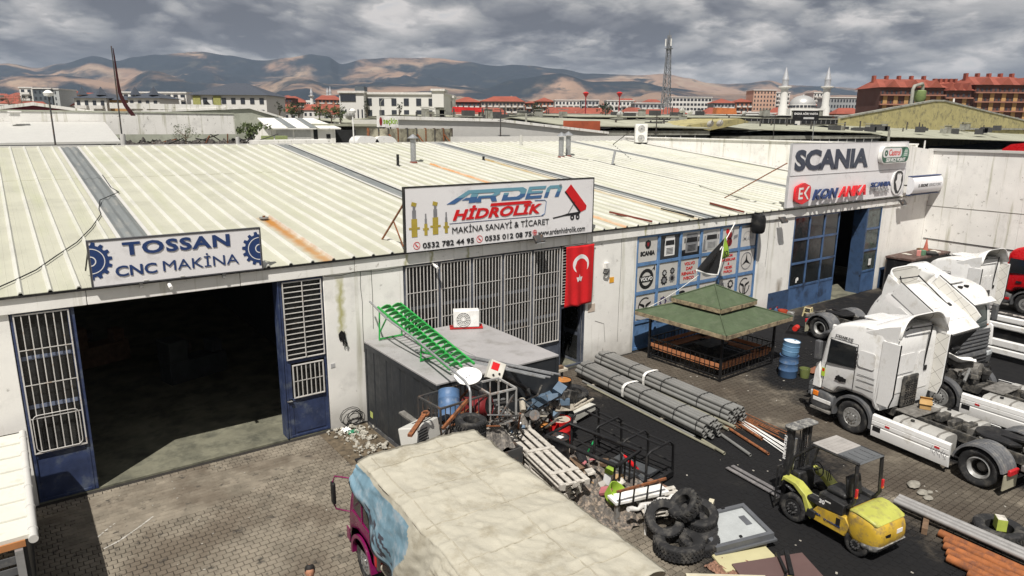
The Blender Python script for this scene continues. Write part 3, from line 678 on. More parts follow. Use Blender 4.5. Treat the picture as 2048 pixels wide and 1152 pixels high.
# --- TOSSAN
o = board('shop_sign', 'white sign with navy lettering and half gears above the open dark doorway', 1.52, 5.56, 5.36, 6.46, -.2, edge=pm('grey_sign_edge',(.10,.10,.11),.4,.5))
def gear(cx_, cz, r, n=15):
    pts = []
    for i in range(n):
        for k, rr in ((-.30,.84),(-.19,1),(.19,1),(.30,.84)):
            a = 2*math.pi*(i+k)/n+.1; pts.append((cx_+r*rr*math.cos(a), cz+r*rr*math.sin(a)))
    return pts
for cx_, cz, keep, xc in ((-.0, .63, True, .012), (4.02, .56, False, 4.028)):
    flat(o, 'printed_gear', clipx(gear(cx_, cz, .47), xc, keep), NAVYP)
    a0, a1 = (-88, 88) if keep else (92, 268)
    mb = ring2d(MB(), cx_, cz, .295, .315, -.0145, -.0105, 18, a0, a1); ring2d(mb, cx_, cz, .10, .125, -.0145, -.0105, 12, a0, a1); mb.build('gear_ring', WHTP, o)
text('TOSSAN', .71, .70, 2.54, .335, NAVYP, o, bold=.035, sp=1.12); text('CNC', .50, .19, .93, .27, NAVYP, o, bold=.022); text('MAKİNA', 1.57, .21, 1.87, .36, NAVYP, o, bold=.0)
for xx in (1.0, 3.0): MB().bx(xx,xx+.08,.02,.1,-.16,-.036).build('bracket', STEEL, o)
MB().bar((.02,.14,1.0),(-.05,1.0,.24),.03).bar((.02,.14,1.0),(.02,.5,.1),.025).build('stay', BLACK, o); MB().bar((4.0,.14,1.0),(4.1,1.0,.24),.03).build('stay', BLACK, o)
# --- ARDEN
o = board('shop_sign', 'wide white sign with sheared blue and red lettering and hydraulic cylinders printed', 10.02, 17.87, 5.34, 7.35, -.22)
ox, oz = 10.02, 5.34
ARD = pm('two_tone_blue_print', (.10,.26,.36), .45, var=.03); N, L, b = nodes_of(ARD)
g_ = N.new('ShaderNodeNewGeometry'); s_ = N.new('ShaderNodeSeparateXYZ'); L.new(g_.outputs['Position'], s_.inputs[0]); r_ = N.new('ShaderNodeMath'); r_.operation = 'GREATER_THAN'; L.new(s_.outputs[2], r_.inputs[0]); r_.inputs[1].default_value = 6.95
m_ = N.new('ShaderNodeMix'); m_.data_type = 'RGBA'; L.new(r_.outputs[0], m_.inputs[0]); m_.inputs[6].default_value = (.055,.135,.30,1); m_.inputs[7].default_value = (.15,.33,.42,1); L.new(m_.outputs[2], b.inputs['Base Color'])
def P2(poly): return [(a-ox, c-oz) for a, c in poly]
def sh(poly, x0, w_, z0=6.76, h=.42, k=.55): return P2([(x0+u*w_+v*h*k, z0+v*h) for u, v in poly])
# hand-drawn sheared letters A R D E N with slots
for nm, x0, w_, poly in (
    ('A', 11.5, 1.05, [(0,0),(.58,1),(1,1),(1.06,0),(.80,0),(.78,.22),(.50,.22),(.62,.42),(.77,.42),(.76,.74),(.70,.74),(.30,0)]),
    ('R', 12.62, .82, [(.02,0),(-.12,.32),(.0,.32),(.0,.52),(.62,.52),(.72,.60),(.70,.72),(-.32,.72),(-.44,1),(.80,1),(1,.86),(1.02,.58),(.86,.40),(1.04,0),(.78,0),(.62,.30),(.18,.30),(.26,0)]),
    ('D', 13.66, .88, [(0,0),(-.04,.62),(.2,.62),(.22,.26),(.66,.26),(.78,.38),(.76,.62),(.62,.74),(-.30,.74),(-.42,1),(.78,1),(1.02,.80),(1.06,.24),(.86,0)]),
    ('E', 14.66, .72, [(.0,0),(-.06,1),(1,1),(1.0,.76),(.18,.76),(.19,.62),(.92,.62),(.92,.40),(.20,.40),(.21,.24),(.98,.24),(.98,0)]),
    ('N', 15.5, .62, [(0,0),(-.06,.80),(.10,1),(.90,1),(1.06,.84),(1.1,0),(.80,0),(.78,.72),(.22,.72),(.28,0)])):
    flat(o, 'printed_letter', sh(poly, x0, w_), ARD, -.006 if nm in 'ADN' else -.0115)
text('®', 16.2-ox, 7.1-oz, .12, .12, GRYP, o)
text('HİDROLİK', 11.72-ox, 6.22-oz, 3.7, .46, REDP, o, bold=.04, shear=.28, sp=1.05)
flat(o, 'printed_bar', P2([(13.2,6.60),(13.24,6.70),(14.9,6.70),(15.0,6.62),(14.86,6.60),(14.84,6.64),(14.7,6.60)]), REDP, -.011)
flat(o, 'printed_line', P2([(11.6,6.14),(15.5,6.13),(15.5,6.115),(11.6,6.125)]), NAVYP); mb = MB(); mb.tube([(a-ox,-.008,c-oz) for a, c in ((15.42,6.14),(15.56,6.2),(15.62,6.62),(15.55,6.68),(15.1,6.69))], .012, 4); mb.build('printed_line', ARD, o)
text('MAKİNA SANAYİ & TİCARET', 11.70-ox, 5.80-oz, 4.06, .275, BLKP, o, bold=.0)
text('0532 782 44 95', 10.6-ox, 5.42-oz, 1.94, .18, BLKP, o, bold=.018); text('0535 012 08 75', 12.98-ox, 5.435-oz, 1.99, .18, BLKP, o, bold=.018); text('www.ardenhidrolik.com', 15.26-ox, 5.42-oz, 2.24, .20, BLKP, o, bold=.006)
for cx_ in (10.39, 12.77):
    mb = ring2d(MB(), cx_-ox, 5.53-oz, .105, .122, -.010, -.006, 20); mb.prism([(cx_-ox+a, 5.53-oz+c) for a, c in ((-.05,.055),(-.02,.06),(-.015,.03),(.03,-.02),(.055,-.02),(.05,-.055),(.01,-.05),(-.05,.01))], -.010, -.006, 'y'); mb.build('printed_phone', REDP, o)
mb = ring2d(MB(), 15.12-ox, 5.55-oz, .085, .1, -.010, -.006, 18); mb.bx(15.02-ox,15.22-ox,-.010,-.006,5.545-oz,5.557-oz); mb.bx(15.113-ox,15.127-ox,-.0112,-.0072,5.45-oz,5.65-oz); ring2d(mb, 15.12-ox, 5.55-oz, .04, .05, -.0125,-.0085, 14); mb.build('printed_globe', REDP, o)
for cx_, z0, z1, zt, w_ in ((10.32,5.81,6.38,6.92,.2), (10.73,5.83,6.2,6.52,.11), (11.08,5.83,6.38,6.9,.2), (11.48,5.84,6.2,6.52,.11)):
    c = cx_-ox; big = w_ > .15
    mb = MB().bx(c-w_/2,c+w_/2,-.010,-.006,z0-oz,z1-oz).bx(c-w_*.95,c+w_*.95,-.0112,-.0072,z0+.34*(z1-z0)+.05-oz,z0+.34*(z1-z0)+.11-oz)
    if big: mb.prism([(c-.1,zt-.12-oz),(c+.06,zt-.16-oz),(c+.10,zt-.05-oz),(c-.07,zt-oz)], -.0112, -.0072, 'y')
    mb.build('printed_cylinder', YELP, o)
    MB().bx(c-w_*.34,c+w_*.34,-.010,-.006,z1-oz,z1+(zt-z1)*.5-oz).bx(c-w_*.22,c+w_*.22,-.010,-.006,z1+(zt-z1)*.5-oz,zt-.14*(1 if big else 0)-oz).build('printed_rod', GRYP, o)
flat(o, 'printed_trailer_body', P2([(16.50,6.93),(16.76,7.18),(17.55,6.36),(17.52,6.22),(17.28,6.14)]), REDP); flat(o, 'printed_trailer_body_edge', P2([(16.46,6.92),(16.5,6.95),(17.27,6.15),(17.22,6.10)]), BLKP, -.011)
flat(o, 'printed_trailer_frame', P2([(15.93,6.02),(15.95,5.98),(16.5,6.04),(17.2,6.05),(17.24,6.16),(16.6,6.12),(16.4,6.08)]), BLKP)
for cx_ in (16.86, 17.12): ring2d(MB(), cx_-ox, 5.97-oz, .04, .10, -.014, -.0105, 16).build('printed_wheel', BLKP, o)
flat(o, 'printed_ram', P2([(16.62,6.1),(16.66,6.1),(16.98,6.52),(16.95,6.55)]), GRYP)
for xx in (.05, 7.8):
    MB().bar((xx,.14,1.55),(xx-.03,1.75,.18),.045).build('stay', RUST, o); MB().bar((xx-.02,.9,.92),(xx,.3,.15),.035).build('stay', RUST, o)
# --- upper boards of the last bay
EDGE = pm('grey_board_edge', (.45,.45,.46), .4)
o = board('shop_sign', 'upper white fascia board with huge dark slate lettering', 30.62, 42.1, 6.97, 8.48, -.2, edge=EDGE, fw_=.02)
SLATE = pm('slate_lettering', (.035,.045,.075), .4, var=.05)
text('SCANIA', .28, .2, 6.9, 1.02, SLATE, o, bold=.045, depth=.012, sp=.96)
for xx in (2.4, 7.2): MB().bx(xx,xx+.012,-.004,.0,0,1.5).build('board_joint', EDGE, o)
MB().bar((-.1,.14,.6),(-1.0,2.9,-1.25),.05).build('stay', RUST, o)
c = thing('light_box_sign', 'rounded green and white light box sign on the upper fascia board', 'sign', (38.75, -.42, 7.33))
MB().prism(rrect(0,3.1,0,.92,.38,6), 0, .2, 'y').build('box_body', WHITE, c, smooth=40)
flat(c, 'green_half', [p_ for p_ in rrect(.06,3.04,.05,.87,.34,6)], pm('dark_green_print',(.02,.10,.06),.4)); flat(c, 'white_field', rrect(.12,2.2,.33,.83,.2,5), WHTP, -.011); flat(c, 'pale_green_field', [(2.25,.34),(2.95,.34),(2.98,.6),(2.8,.82),(2.6,.82)], pm('mid_green_print',(.10,.27,.18),.4), -.011)
text('Castrol', .75, .42, 1.3, .34, REDP, c, y=-.016, bold=.012, shear=.15); ring2d(MB(), .45, .56, .06, .17, -.02, -.016, 18).build('printed_roundel', _M['dark_green_print'], c); text('SERVICE POINT', .5, .08, 2.2, .21, WHTP, c, y=-.011, bold=.025, shear=.2)
mb = MB()
for k in range(4): mb.bx(2.45+.02*k, 2.85, -.016, -.011, .40+.09*k, .44+.09*k)
mb.build('printed_van', WHTP, c)
o = board('shop_sign', 'lower white fascia board with raised emblem and navy and red letters', 30.58, 42.15, 5.44, 6.94, -.2, edge=EDGE, fw_=.02)
hexa = rrect(.42,1.86,.14,1.2,.42,4); hexa = [(.42,.4),(.5,.28),(1.05,.1),(1.2,.1),(1.78,.28),(1.86,.4),(1.86,.98),(1.78,1.1),(1.25,1.28),(1.1,1.28),(.5,1.1),(.42,.98)]
hexa = [(.42+(a-.42)*.9, .13+(z_-.1)*.87) for a, z_ in hexa]
MB().prism(hexa, -.16, -.05, 'y').build('red_emblem', pm('gloss_red', (.72,.01,.02), .3), o, smooth=40)
mb = MB(); mb.bx(.68,.78,-.172,-.162,.38,.94).bx(.78,1.05,-.172,-.162,.84,.94).bx(.78,1.05,-.172,-.162,.38,.48).bx(.78,1.0,-.172,-.162,.6,.7); mb.prism([(1.12,.66),(1.45,.98),(1.58,.98),(1.27,.66),(1.58,.34),(1.45,.34)], -.172, -.162, 'y'); mb.build('emblem_letters', WHITE, o)
text('KON', 1.92, .27, 2.3, .53, NAVYP, o, y=-.13, bold=.022, shear=.3, depth=.08, sp=1.08); text('ANKA', 4.3, .28, 2.7, .55, _M['gloss_red'], o, y=-.13, bold=.022, shear=.3, depth=.08, sp=1.08)
text('SCANIA', 7.6, .63, 2.15, .27, NAVYP, o, y=-.1, bold=.025, depth=.07); text('ÖZEL SERVİS', 8.2, .39, 1.45, .16, LGYP, o, y=-.08, bold=.01, depth=.05)
mb = MB(); mb.prism([(10.75+.72*math.cos(2*math.pi*i/28)*(1 if abs(math.sin(2*math.pi*i/28)) < .75 else .96), .78+.72*math.sin(2*math.pi*i/28)) for i in range(28)], -.06, -.004, 'y'); e_ = mb.build('round_emblem', WHTP, o)
MB().prism([(10.75+a, .78+c_) for a, c_ in ((-.42,.5),(-.2,.64),(.2,.64),(.42,.5),(.52,.1),(.42,-.3),(.15,-.62),(-.15,-.62),(-.42,-.3),(-.52,.1))], -.075, -.062, 'y').build('dark_shield', BLKP, o)
MB().prism([(10.75+a, .78+c_) for a, c_ in ((-.25,.5),(-.18,.38),(-.06,.52),(.02,.38),(.14,.52),(.2,.36),(.3,.46),(.24,.12),(.32,-.05),(.2,-.3),(.05,-.52),(-.1,-.4),(-.24,-.12),(-.34,.02),(-.2,.15))], -.09, -.077, 'y').build('crowned_head', WHTP, o)
# --- KRONE lightbox
o = thing('light_box_sign', 'white curved light box sign with navy edges beside the high yard wall', 'sign', (42.1, -.55, 5.5))
pr = [(-.02+.34*(1-math.cos(R(a_)))*-1+.3, .5+.5*math.sin(R(a_))) for a_ in range(-90, 91, 15)]
vv = [(-.28*math.cos(R(a_)), .5+.5*math.sin(R(a_))) for a_ in range(-90, 91, 15)]
MB().prism(vv+[(.12,1.0),(.12,0)], 0, 3.65, 'x').build('box_body', pm('light_box_white',(.80,.80,.82),.35,var=.03), o, smooth=40)
MB().bx(0,3.65,-.12,.13,1.005,1.05).build('top_rail', NAVYP, o); MB().bx(0,3.65,-.12,.13,-.05,-.005).build('bottom_rail', NAVYP, o)
text('KRONE', .75, .42, .95, .17, BLKP, o, y=-.285, bold=.04, shear=.2); text('SERVICE POINT', 1.8, .42, 1.6, .17, GRYP, o, y=-.285, shear=.2); text('K', .52, .41, .16, .18, BLKP, o, y=-.285, bold=.02)
for xx in (.3, 3.2): MB().bx(xx,xx+.08,.13,.5,.45,.53).build('bracket', STEEL, o)

# ---------------------------------------------------------------- printed panels in the blue wall
PANEL = pm('print_panel', (.58,.56,.53), .5, var=.04, sc_=1, dirt=(.45,.43,.40), damt=.2); PANELD = pm('dark_print_panel', (.035,.037,.04), .45, var=.2)
def panel(ci, ri, label, dark=False):
    a, b_ = CX[ci]+.09, CX[ci+1]-.09 - (.05 if ci == 5 else 0); z0, z1 = RZS[ri]+.08, RZS[ri+1]-.08
    o = thing('printed_panel', label, 'poster', (a, .045, z0)); MB().prism(rrect(0,b_-a,0,z1-z0,.05,3), 0, .03, 'y').build('panel_sheet', PANELD if dark else PANEL, o); return o, b_-a, z1-z0
def truckfront(o, w_, h_, light, dark, mid, sx=1.0):
    c = w_/2; s_ = w_*.27*sx
    MB().prism([(c-s_,.12),(c+s_,.12),(c+s_,h_*.55),(c+s_*.92,h_*.86),(c+s_*.8,h_*.93),(c-s_*.8,h_*.93),(c-s_*.92,h_*.86),(c-s_,h_*.55)], -.010, -.006, 'y').build('printed_cab', light, o)
    MB().prism([(c-s_*.88,h_*.56),(c+s_*.88,h_*.56),(c+s_*.8,h_*.76),(c-s_*.8,h_*.76)], -.0155, -.0115, 'y').build('printed_windscreen', dark, o)
    mb = MB()
    for k in range(5): mb.bx(c-s_*.66,c+s_*.66,-.0155,-.0115,.2+h_*.055*k,.225+h_*.055*k)
    mb.build('printed_grille', mid, o); MB().bx(c-s_*1.22,c-s_*1.05,-.010,-.006,h_*.55,h_*.75).build('printed_mirror', dark if light is WHTP else mid, o); MB().bx(c+s_*1.05,c+s_*1.22,-.010,-.006,h_*.55,h_*.75).build('printed_mirror', mid, o)
o, w_, h_ = panel(0,2,'pale panel with small shield emblem over bold black lettering'); text('SCANIA', .14, .26, w_-.28, .2, BLKP, o, y=-.006, bold=.06); MB().prism([(w_/2+a, .75+c) for a, c in ((-.16,.1),(0,.17),(.16,.1),(.17,-.06),(.08,-.2),(-.08,-.2),(-.17,-.06))], -.010,-.006,'y').build('printed_shield', BLKP, o); MB().prism([(w_/2+a, .75+c) for a, c in ((-.06,.08),(0,.04),(.06,.08),(.06,-.05),(0,-.12),(-.06,-.05))], -.0155,-.0115,'y').build('printed_head', DRED, o)
o, w_, h_ = panel(1,2,'dark panel showing the front of a white lorry cab', True); truckfront(o, w_, h_, WHTP, BLKP, BLKP)
o, w_, h_ = panel(2,2,'panel showing a black and grey lorry cab at an angle'); MB().prism([(.0,0),(w_,0),(w_,h_*.35),(w_*.6,h_*.3),(0,h_*.25)], -.005,-.001,'y').build('printed_road', BLKP, o); truckfront(o, w_*1.1, h_, GRYP, BLKP, BLKP, 1.15)
o, w_, h_ = panel(3,2,'panel showing a grey lorry cab beside the hanging flag'); truckfront(o, w_*1.05, h_, LGYP, BLKP, GRYP, 1.2); MB().prism([(.05,.05),(w_*.3,.05),(w_*.2,h_*.5),(.1,h_*.6)], -.005,-.001,'y').build('printed_trees', GRYP, o)
o, w_, h_ = panel(4,2,'panel showing round dark red tail lights'); MB().prism(circ(w_*.42,h_*.62,.2,16)+[], -.010,-.006,'y').build('printed_lamp', DRED, o); MB().prism(circ(w_*.45,h_*.32,.2,16), -.010,-.006,'y').build('printed_lamp', DRED, o); MB().prism(circ(w_*.30,h_*.82,.12,12), -.0105,-.0065,'y').build('printed_lamp', REDP, o); MB().prism([(w_*.7,h_*.4),(w_*.95,h_*.5),(w_*.95,h_*.62),(w_*.7,h_*.58)],-.010,-.006,'y').build('printed_lens', GRYP, o)
o, w_, h_ = panel(5,2,'pale panel with thin arch and outlined capital letters'); text('MAN', .2, .3, w_-.4, .2, LGYP, o, y=-.006, bold=.02); ring2d(MB(), w_/2, .3, .42, .45, -.010,-.006, 16, 5, 175).build('printed_arch', LGYP, o)
o, w_, h_ = panel(0,1,'panel with thick black ring, arrow and crossing word band'); ring2d(MB(), w_/2, h_*.47, .29, .43, -.010,-.006, 28).build('printed_ring', BLKP, o); MB().prism([(w_*.72,h_*.72),(w_*.93,h_*.98),(w_*.93,h_*.76),(w_*.84,h_*.84)], -.0105,-.0065,'y').build('printed_arrow', BLKP, o); MB().bx(w_/2-.40,w_/2+.40,-.0155,-.0115,h_*.47-.12,h_*.47+.12).build('printed_band', BLKP, o); text('VOLVO', w_/2-.36, h_*.47-.08, .72, .16, WHTP, o, y=-.016, bold=.03)
def gears(o, pts):
    for cx_, cz, r_, m1, m2 in pts:
        MB().prism(gear(cx_, cz, r_, 9), -.010, -.006, 'y').build('printed_gear', m1, o); MB().prism(circ(cx_, cz, r_*.5, 14), -.0155, -.0115, 'y').build('printed_bore', m2, o)
o, w_, h_ = panel(1,1,'panel with two tall gear assemblies printed in black'); gears(o, ((w_*.3,.3,.21,BLKP,GRYP),(w_*.72,.34,.2,GRYP,BLKP),(w_*.3,.62,.15,BLKP,LGYP),(w_*.72,.66,.15,BLKP,GRYP)))
o, w_, h_ = panel(2,1,'panel listing lorry makes in four lines of red capitals')
for k, t_ in enumerate(('VOLVO','DAF','RENAULT','IVECO')): text(t_, w_/2-.07*len(t_), .80-.215*k, .14*len(t_), .135, REDP, o, y=-.006, bold=.025)
o, w_, h_ = panel(3,1,'panel with a dark oval badge half hidden under the black flag'); MB().prism([(w_/2+.46*math.cos(2*math.pi*i/24), .32+.2*math.sin(2*math.pi*i/24)) for i in range(24)], -.010,-.006,'y').build('printed_oval', GRYP, o); text('FORD', w_/2-.28, .25, .56, .14, BLKP, o, y=-.011, shear=.3)
o, w_, h_ = panel(4,1,'panel with five short lines of red capitals beside the flag')
for k, t_ in enumerate(('KROM','AKSESUAR','&','YEDEK','PARÇA')): text(t_, w_/2-.062*len(t_), .86-.185*k-(.03 if 'Ç' in t_ else 0), .124*len(t_), .125+(.03 if 'Ç' in t_ else 0), REDP, o, y=-.006, bold=.025)
o, w_, h_ = panel(5,1,'panel with three pointed star inside a thin ring'); ring2d(MB(), w_/2, h_/2, .38, .42, -.010,-.006, 30).build('printed_ring', GRYP, o)
for a_ in (90, 210, 330): MB().prism([(w_/2+.38*math.cos(R(a_)), h_/2+.38*math.sin(R(a_))), (w_/2+.07*math.cos(R(a_+75)), h_/2+.07*math.sin(R(a_+75))), (w_/2, h_/2), (w_/2+.07*math.cos(R(a_-75)), h_/2+.07*math.sin(R(a_-75)))], -.010,-.006,'y').build('printed_star_arm', BLKP, o)
def wing(o, w_, h_):
    ring2d(MB(), w_/2, h_/2, .36, .41, -.010,-.006, 26, 60, 420-60).build('printed_ring', BLKP, o)
    for s_ in (-1, 1): MB().prism([(w_/2+s_*a, h_/2+c) for a, c in ((.02,-.38),(.09,-.36),(.11,.0),(.34,.12),(.36,.2),(.1,.12),(.03,.05))], -.0105,-.0065,'y').build('printed_wing', BLKP, o)
o, w_, h_ = panel(0,0,'lowest left panel with winged ring emblem above the plain blue boards'); wing(o, w_, h_)
o, w_, h_ = panel(1,0,'panel with two ball bearings printed side by side, one purplish'); gears(o, ((w_*.3,.6,.24,pm('purple_print',(.06,.05,.12),.5),LGYP),(w_*.73,.68,.23,LGYP,GRYP)))
o, w_, h_ = panel(2,0,'panel with a dark cylinder liner just above the gazebo roof'); MB().prism([(.2+.2*math.cos(t_*.2618), .85+.08*math.sin(t_*.2618)) for t_ in range(24)], -.010,-.006,'y').build('printed_liner', BLKP, o)
o, w_, h_ = panel(3,0,'panel with a cogwheel mostly hidden by the gazebo peak'); gears(o, ((w_*.35,.75,.2,GRYP,LGYP),))
o, w_, h_ = panel(4,0,'panel with two black toothed bearing rings above gazebo roof'); gears(o, ((w_*.3,.74,.2,LGYP,PANEL),(w_*.72,.78,.22,BLKP,PANEL)))
o, w_, h_ = panel(5,0,'lowest right panel with winged ring emblem beside the white pier'); wing(o, w_, h_)

# ---------------------------------------------------------------- red flag
def cloth(name, fn, nu, nv, mat_, parent=None, thick=.006):
    o = MB().grid(fn, nu, nv).build(name, mat_, parent, smooth=70)
    s_ = o.modifiers.new('solid', 'SOLIDIFY'); s_.thickness = thick; return o
fl = thing('hanging_flag', 'red flag with white crescent and star hanging beside the grille', 'flag', (16.70, -.12, 2.52))
FLAGR = pm('flag_red_cloth', (.62,.008,.012), .75, var=.08, sc_=3)
def fy(u, v): return -.035*math.sin(u*17+v*1.5)*(1-.55*v)-.02*math.sin(u*7+v*4)-.01
cloth('flag_cloth', lambda u, v: (u*1.43*(1-.02*(1-v))-.04*(1-v), fy(u, v), v*2.33+.03*math.sin(u*9)*(1-v)-.06*u*v*0), 60, 30, FLAGR, fl)
def on_flag(name, poly):
    mb = MB(); 
    import bmesh
    bm = bmesh.new(); f = bm.faces.new([bm.verts.new((a, 0, c)) for a, c in poly]); bmesh.ops.triangulate(bm, faces=[f]); bmesh.ops.subdivide_edges(bm, edges=bm.edges[:], cuts=3, use_grid_fill=True)
    for v_ in bm.verts: v_.co.y = fy(v_.co.x/1.43, v_.co.z/2.33)-.012
    me = bpy.data.meshes.new(name); bm.to_mesh(me); bm.free(); me.materials.append(WHTP); inst(me, name, fl)
cm = [(.74+.37*math.cos(R(a_)), 1.62+.37*math.sin(R(a_))) for a_ in range(-55, 236, 10)]; ci = [(.75+.30*math.cos(R(a_)), 1.53+.30*math.sin(R(a_))) for a_ in range(225, -46, -10)]
on_flag('crescent', cm+ci)
on_flag('star', [(.70+(.17 if i % 2 == 0 else .066)*math.cos(R(90+36*i)), 1.06+(.17 if i % 2 == 0 else .066)*math.sin(R(90+36*i))) for i in range(10)])
MB().cyl((-.05,.02,2.36),(1.5,.02,2.36),.014).build('flag_rod', STEEL, fl)
# black and lime hanging banner on a leaning pole
bf = thing('drooping_flag', 'black and lime green flag drooping from a leaning pole over the blue panels', 'flag', (0,0,0))
T = V((25.9,-.55,4.62)); 
q = [atY(1449,476,-.75), atY(1393,540,-1.15), atY(1433,549,-.8)]
def bfn(u, v):  # v 0 top .. 1 bottom
    a = q[0].lerp(q[1], v); b_ = q[0].lerp(q[2], v); p_ = a.lerp(b_, u); p_.y += .07*math.sin(u*9+v*3)*v; p_.z -= .06*math.sin(u*math.pi)*v; return p_
cloth('black_cloth', bfn, 20, 20, pm('black_flag_cloth',(.008,.008,.009),.7), bf)
hem = MB(); hem.tube([bfn(i/16, 1.0)+V((0,-.01,-.01)) for i in range(17)], .045, 6); hem.build('white_hem', WHITE, bf, smooth=60)
hem = MB(); hem.tube([bfn(1.0, i/16)+V((.02,-.01,0)) for i in range(4,17)], .035, 6); hem.build('white_edge', WHITE, bf, smooth=60)
k = [atY(1452,470,-.72), atY(1459,512,-.70), atY(1441,521,-.78), atY(1444,498,-.74)]
LIME = pm('lime_cloth', (.33,.52,.05), .7)
cloth('lime_cloth', lambda u, v: (k[0].lerp(k[1], v)).lerp(k[0].lerp(k[2], v), u)+V((0,.02*math.sin(v*7),0)), 8, 10, LIME, bf)
text('JO', 0, 0, .3, .3, BLKP, bf, y=0, bold=.03).location = k[2]+V((.10,-.06,.12))
MB().cyl(atY(1470,446,-.08), atY(1440,500,-.85), .022, n=8).build('pole', WHITE, bf, smooth=60)
tag(MB().tube([atY(1400+(-128)*i/10, 548+78*i/10+6*math.sin(math.pi*i/10), -.9+.8*i/10) for i in range(11)], .012, 5).build('rope', WHITE, smooth=60), 'thin white rope running from the black flag down to the pier', 'rope')
# black disc lamp hanging at the eave
o = thing('bulkhead_lamp', 'black drum shaped lamp hung on bracket at the eave beside the printed panels', 'lamp', tuple(atY(1517,445,-.35)))
MB().lathe([(.0,-.5),(.22,-.5),(.3,-.42),(.33,-.2),(.33,.15),(.26,.36),(.0,.4)], 20, (0,0,0)).build('housing', BLACK, o, smooth=45); MB().bx(-.03,.03,0,.32,.38,.45).build('bracket', BLACK, o); MB().tube([(.2,0,.3),(.36,.05,.45),(.42,.2,.3),(.4,.3,-.1)], .02, 6).build('cable', BLACK, o, smooth=60)
# floodlights
def flood(px, py, lab, s_=1.0, y=-.35):
    p_ = atY(px, py, y); o = thing('floodlight', lab, 'lamp', tuple(p_)); MB().box((0,0,0), (.34*s_,.09*s_,.24*s_), (R(-40),0,0)).build('housing', DKSTEEL, o, bevel=.01); MB().box((0,-.04*s_,-.035*s_), (.29*s_,.012,.19*s_), (R(-40),0,0)).build('lens', pm('lamp_glass',(.35,.36,.36),.15), o); MB().bar((0,0,.05),(0,-y-.02,.12),.035).build('arm', DKSTEEL, o)
flood(1078,478,'floodlight on short arm under the lower edge of the wide cylinder sign', 1.2, -.4); flood(1567,440,'floodlight on arm at top of pier left of the glazed doors', 1.3); flood(1806,405,'floodlight on arm to the right of the glazed doors', 1.4)
def camera_(p_, lab):
    o = thing('security_camera', lab, 'camera', tuple(p_)); MB().cyl((0,-.25,-.06),(0,-.02,0),.05,n=10).build('body', WHITE, o, smooth=40); MB().cyl((0,-.02,0),(0,.12,.06),.02,n=8).build('mount', WHITE, o)
camera_(atY(338,568,-.12), 'small white camera hanging below the sign with gears'); camera_(atY(868,530,-.12), 'small white camera on the first grille panel')
o = thing('junction_box', 'small white box with looping black cable right of the red flag', 'box', tuple(atY(1214,533,-.08))); MB().bx(-.1,.1,-.05,.08,-.08,.14).build('box_body', WHITE, o); MB().tube([(0,-.02,-.08),(-.16,-.03,-.1),(-.2,-.03,-.24),(-.02,-.03,-.3),(.1,-.03,-.16)], .03, 6).build('cable', BLACK, o, smooth=60)
tag(MB().bx(0,.24,0,.012,0,.22).build('warning_plate', pm('orange_yellow',(.75,.36,.03),.5), loc=atY(1219,566,-.014)), 'small orange yellow plate on the pier right of the red flag', 'plate')
tag(MB().bx(0,.36,0,.012,0,.32).build('paper_notice', pm('old_paper',(.55,.46,.38),.8), loc=atY(1176,625,-.014)), 'faded paper notice on the pier beside the wicket door', 'notice')
tag(MB().bx(0,.13,0,.012,0,.13).build('socket_plate', LGYP, loc=atY(662,736,-.014)), 'small grey plate low on the pier left of the dark container', 'plate')
# cable nest hanging out of a hole in the pier
o = thing('cable_nest', 'tangled black cable stub hanging out of a hole in the pier', 'cable', tuple(atY(684,672,-.02))); rn = random.Random(4)
MB().prism([(.13*math.cos(a_)*rn.uniform(.7,1.1), .17*math.sin(a_)*rn.uniform(.7,1.1)) for a_ in [i*.5236 for i in range(12)]], -.004, .015, 'y').build('hole', BLKP, o)
mb = MB()
for i in range(7): mb.tube([(rn.uniform(-.1,.1), -.02, rn.uniform(-.05,.15)) for _ in range(3)]+[(rn.uniform(-.05,.15), -.05, -.25-rn.random()*.1)], .012, 5)
mb.build('cable_tangle', BLACK, o, smooth=60)
# cable draped on the first roof bay and thin wires along the eave
def onroof(px, py, h=.06):
    q_ = ray(px, py); t_ = (RZ+.11*CAM.y+h-CAM.z)/(q_.z-.11*q_.y); return CAM+q_*t_
pts = [onroof(*k_) for k_ in ((205,350),(222,375),(238,384),(200,400),(198,418),(202,428),(183,455),(153,485),(112,512),(72,540),(30,560),(-6,576),(-40,590))]
tag(MB().tube(pts, .017, 5).build('roof_cable', BLACK, smooth=60), 'black cable lying in bends across the grey strip of the first roof bay', 'cable')
tag(MB().tube([onroof(*k_) for k_ in ((1128,305),(1150,316),(1190,321),(1236,332),(1390,368),(1440,385),(1500,400))], .014, 5).build('roof_cable', BLACK, smooth=60), 'thin dark cable running down the roof past the leaning pipe', 'cable')
for k_, (a, b_, lab) in enumerate((((1219,424),(1304,443),'rust red steel angle lying on roof edge above the blue panels'), ((1420,406),(1488,424),'rust red steel angle lying on roof edge left of the big fascia boards'))):
    tag(MB().bar(onroof(*a,.09), onroof(*b_,.09), .07).build('steel_angle', pm('red_oxide',(.16,.035,.02),.7)), lab, 'steel bar')
tag(MB().bar(onroof(1322,417,.08), onroof(1388,433,.08), .05).build('steel_angle', BLACK), 'short black bar lying on the grey strip near the eave', 'steel bar')
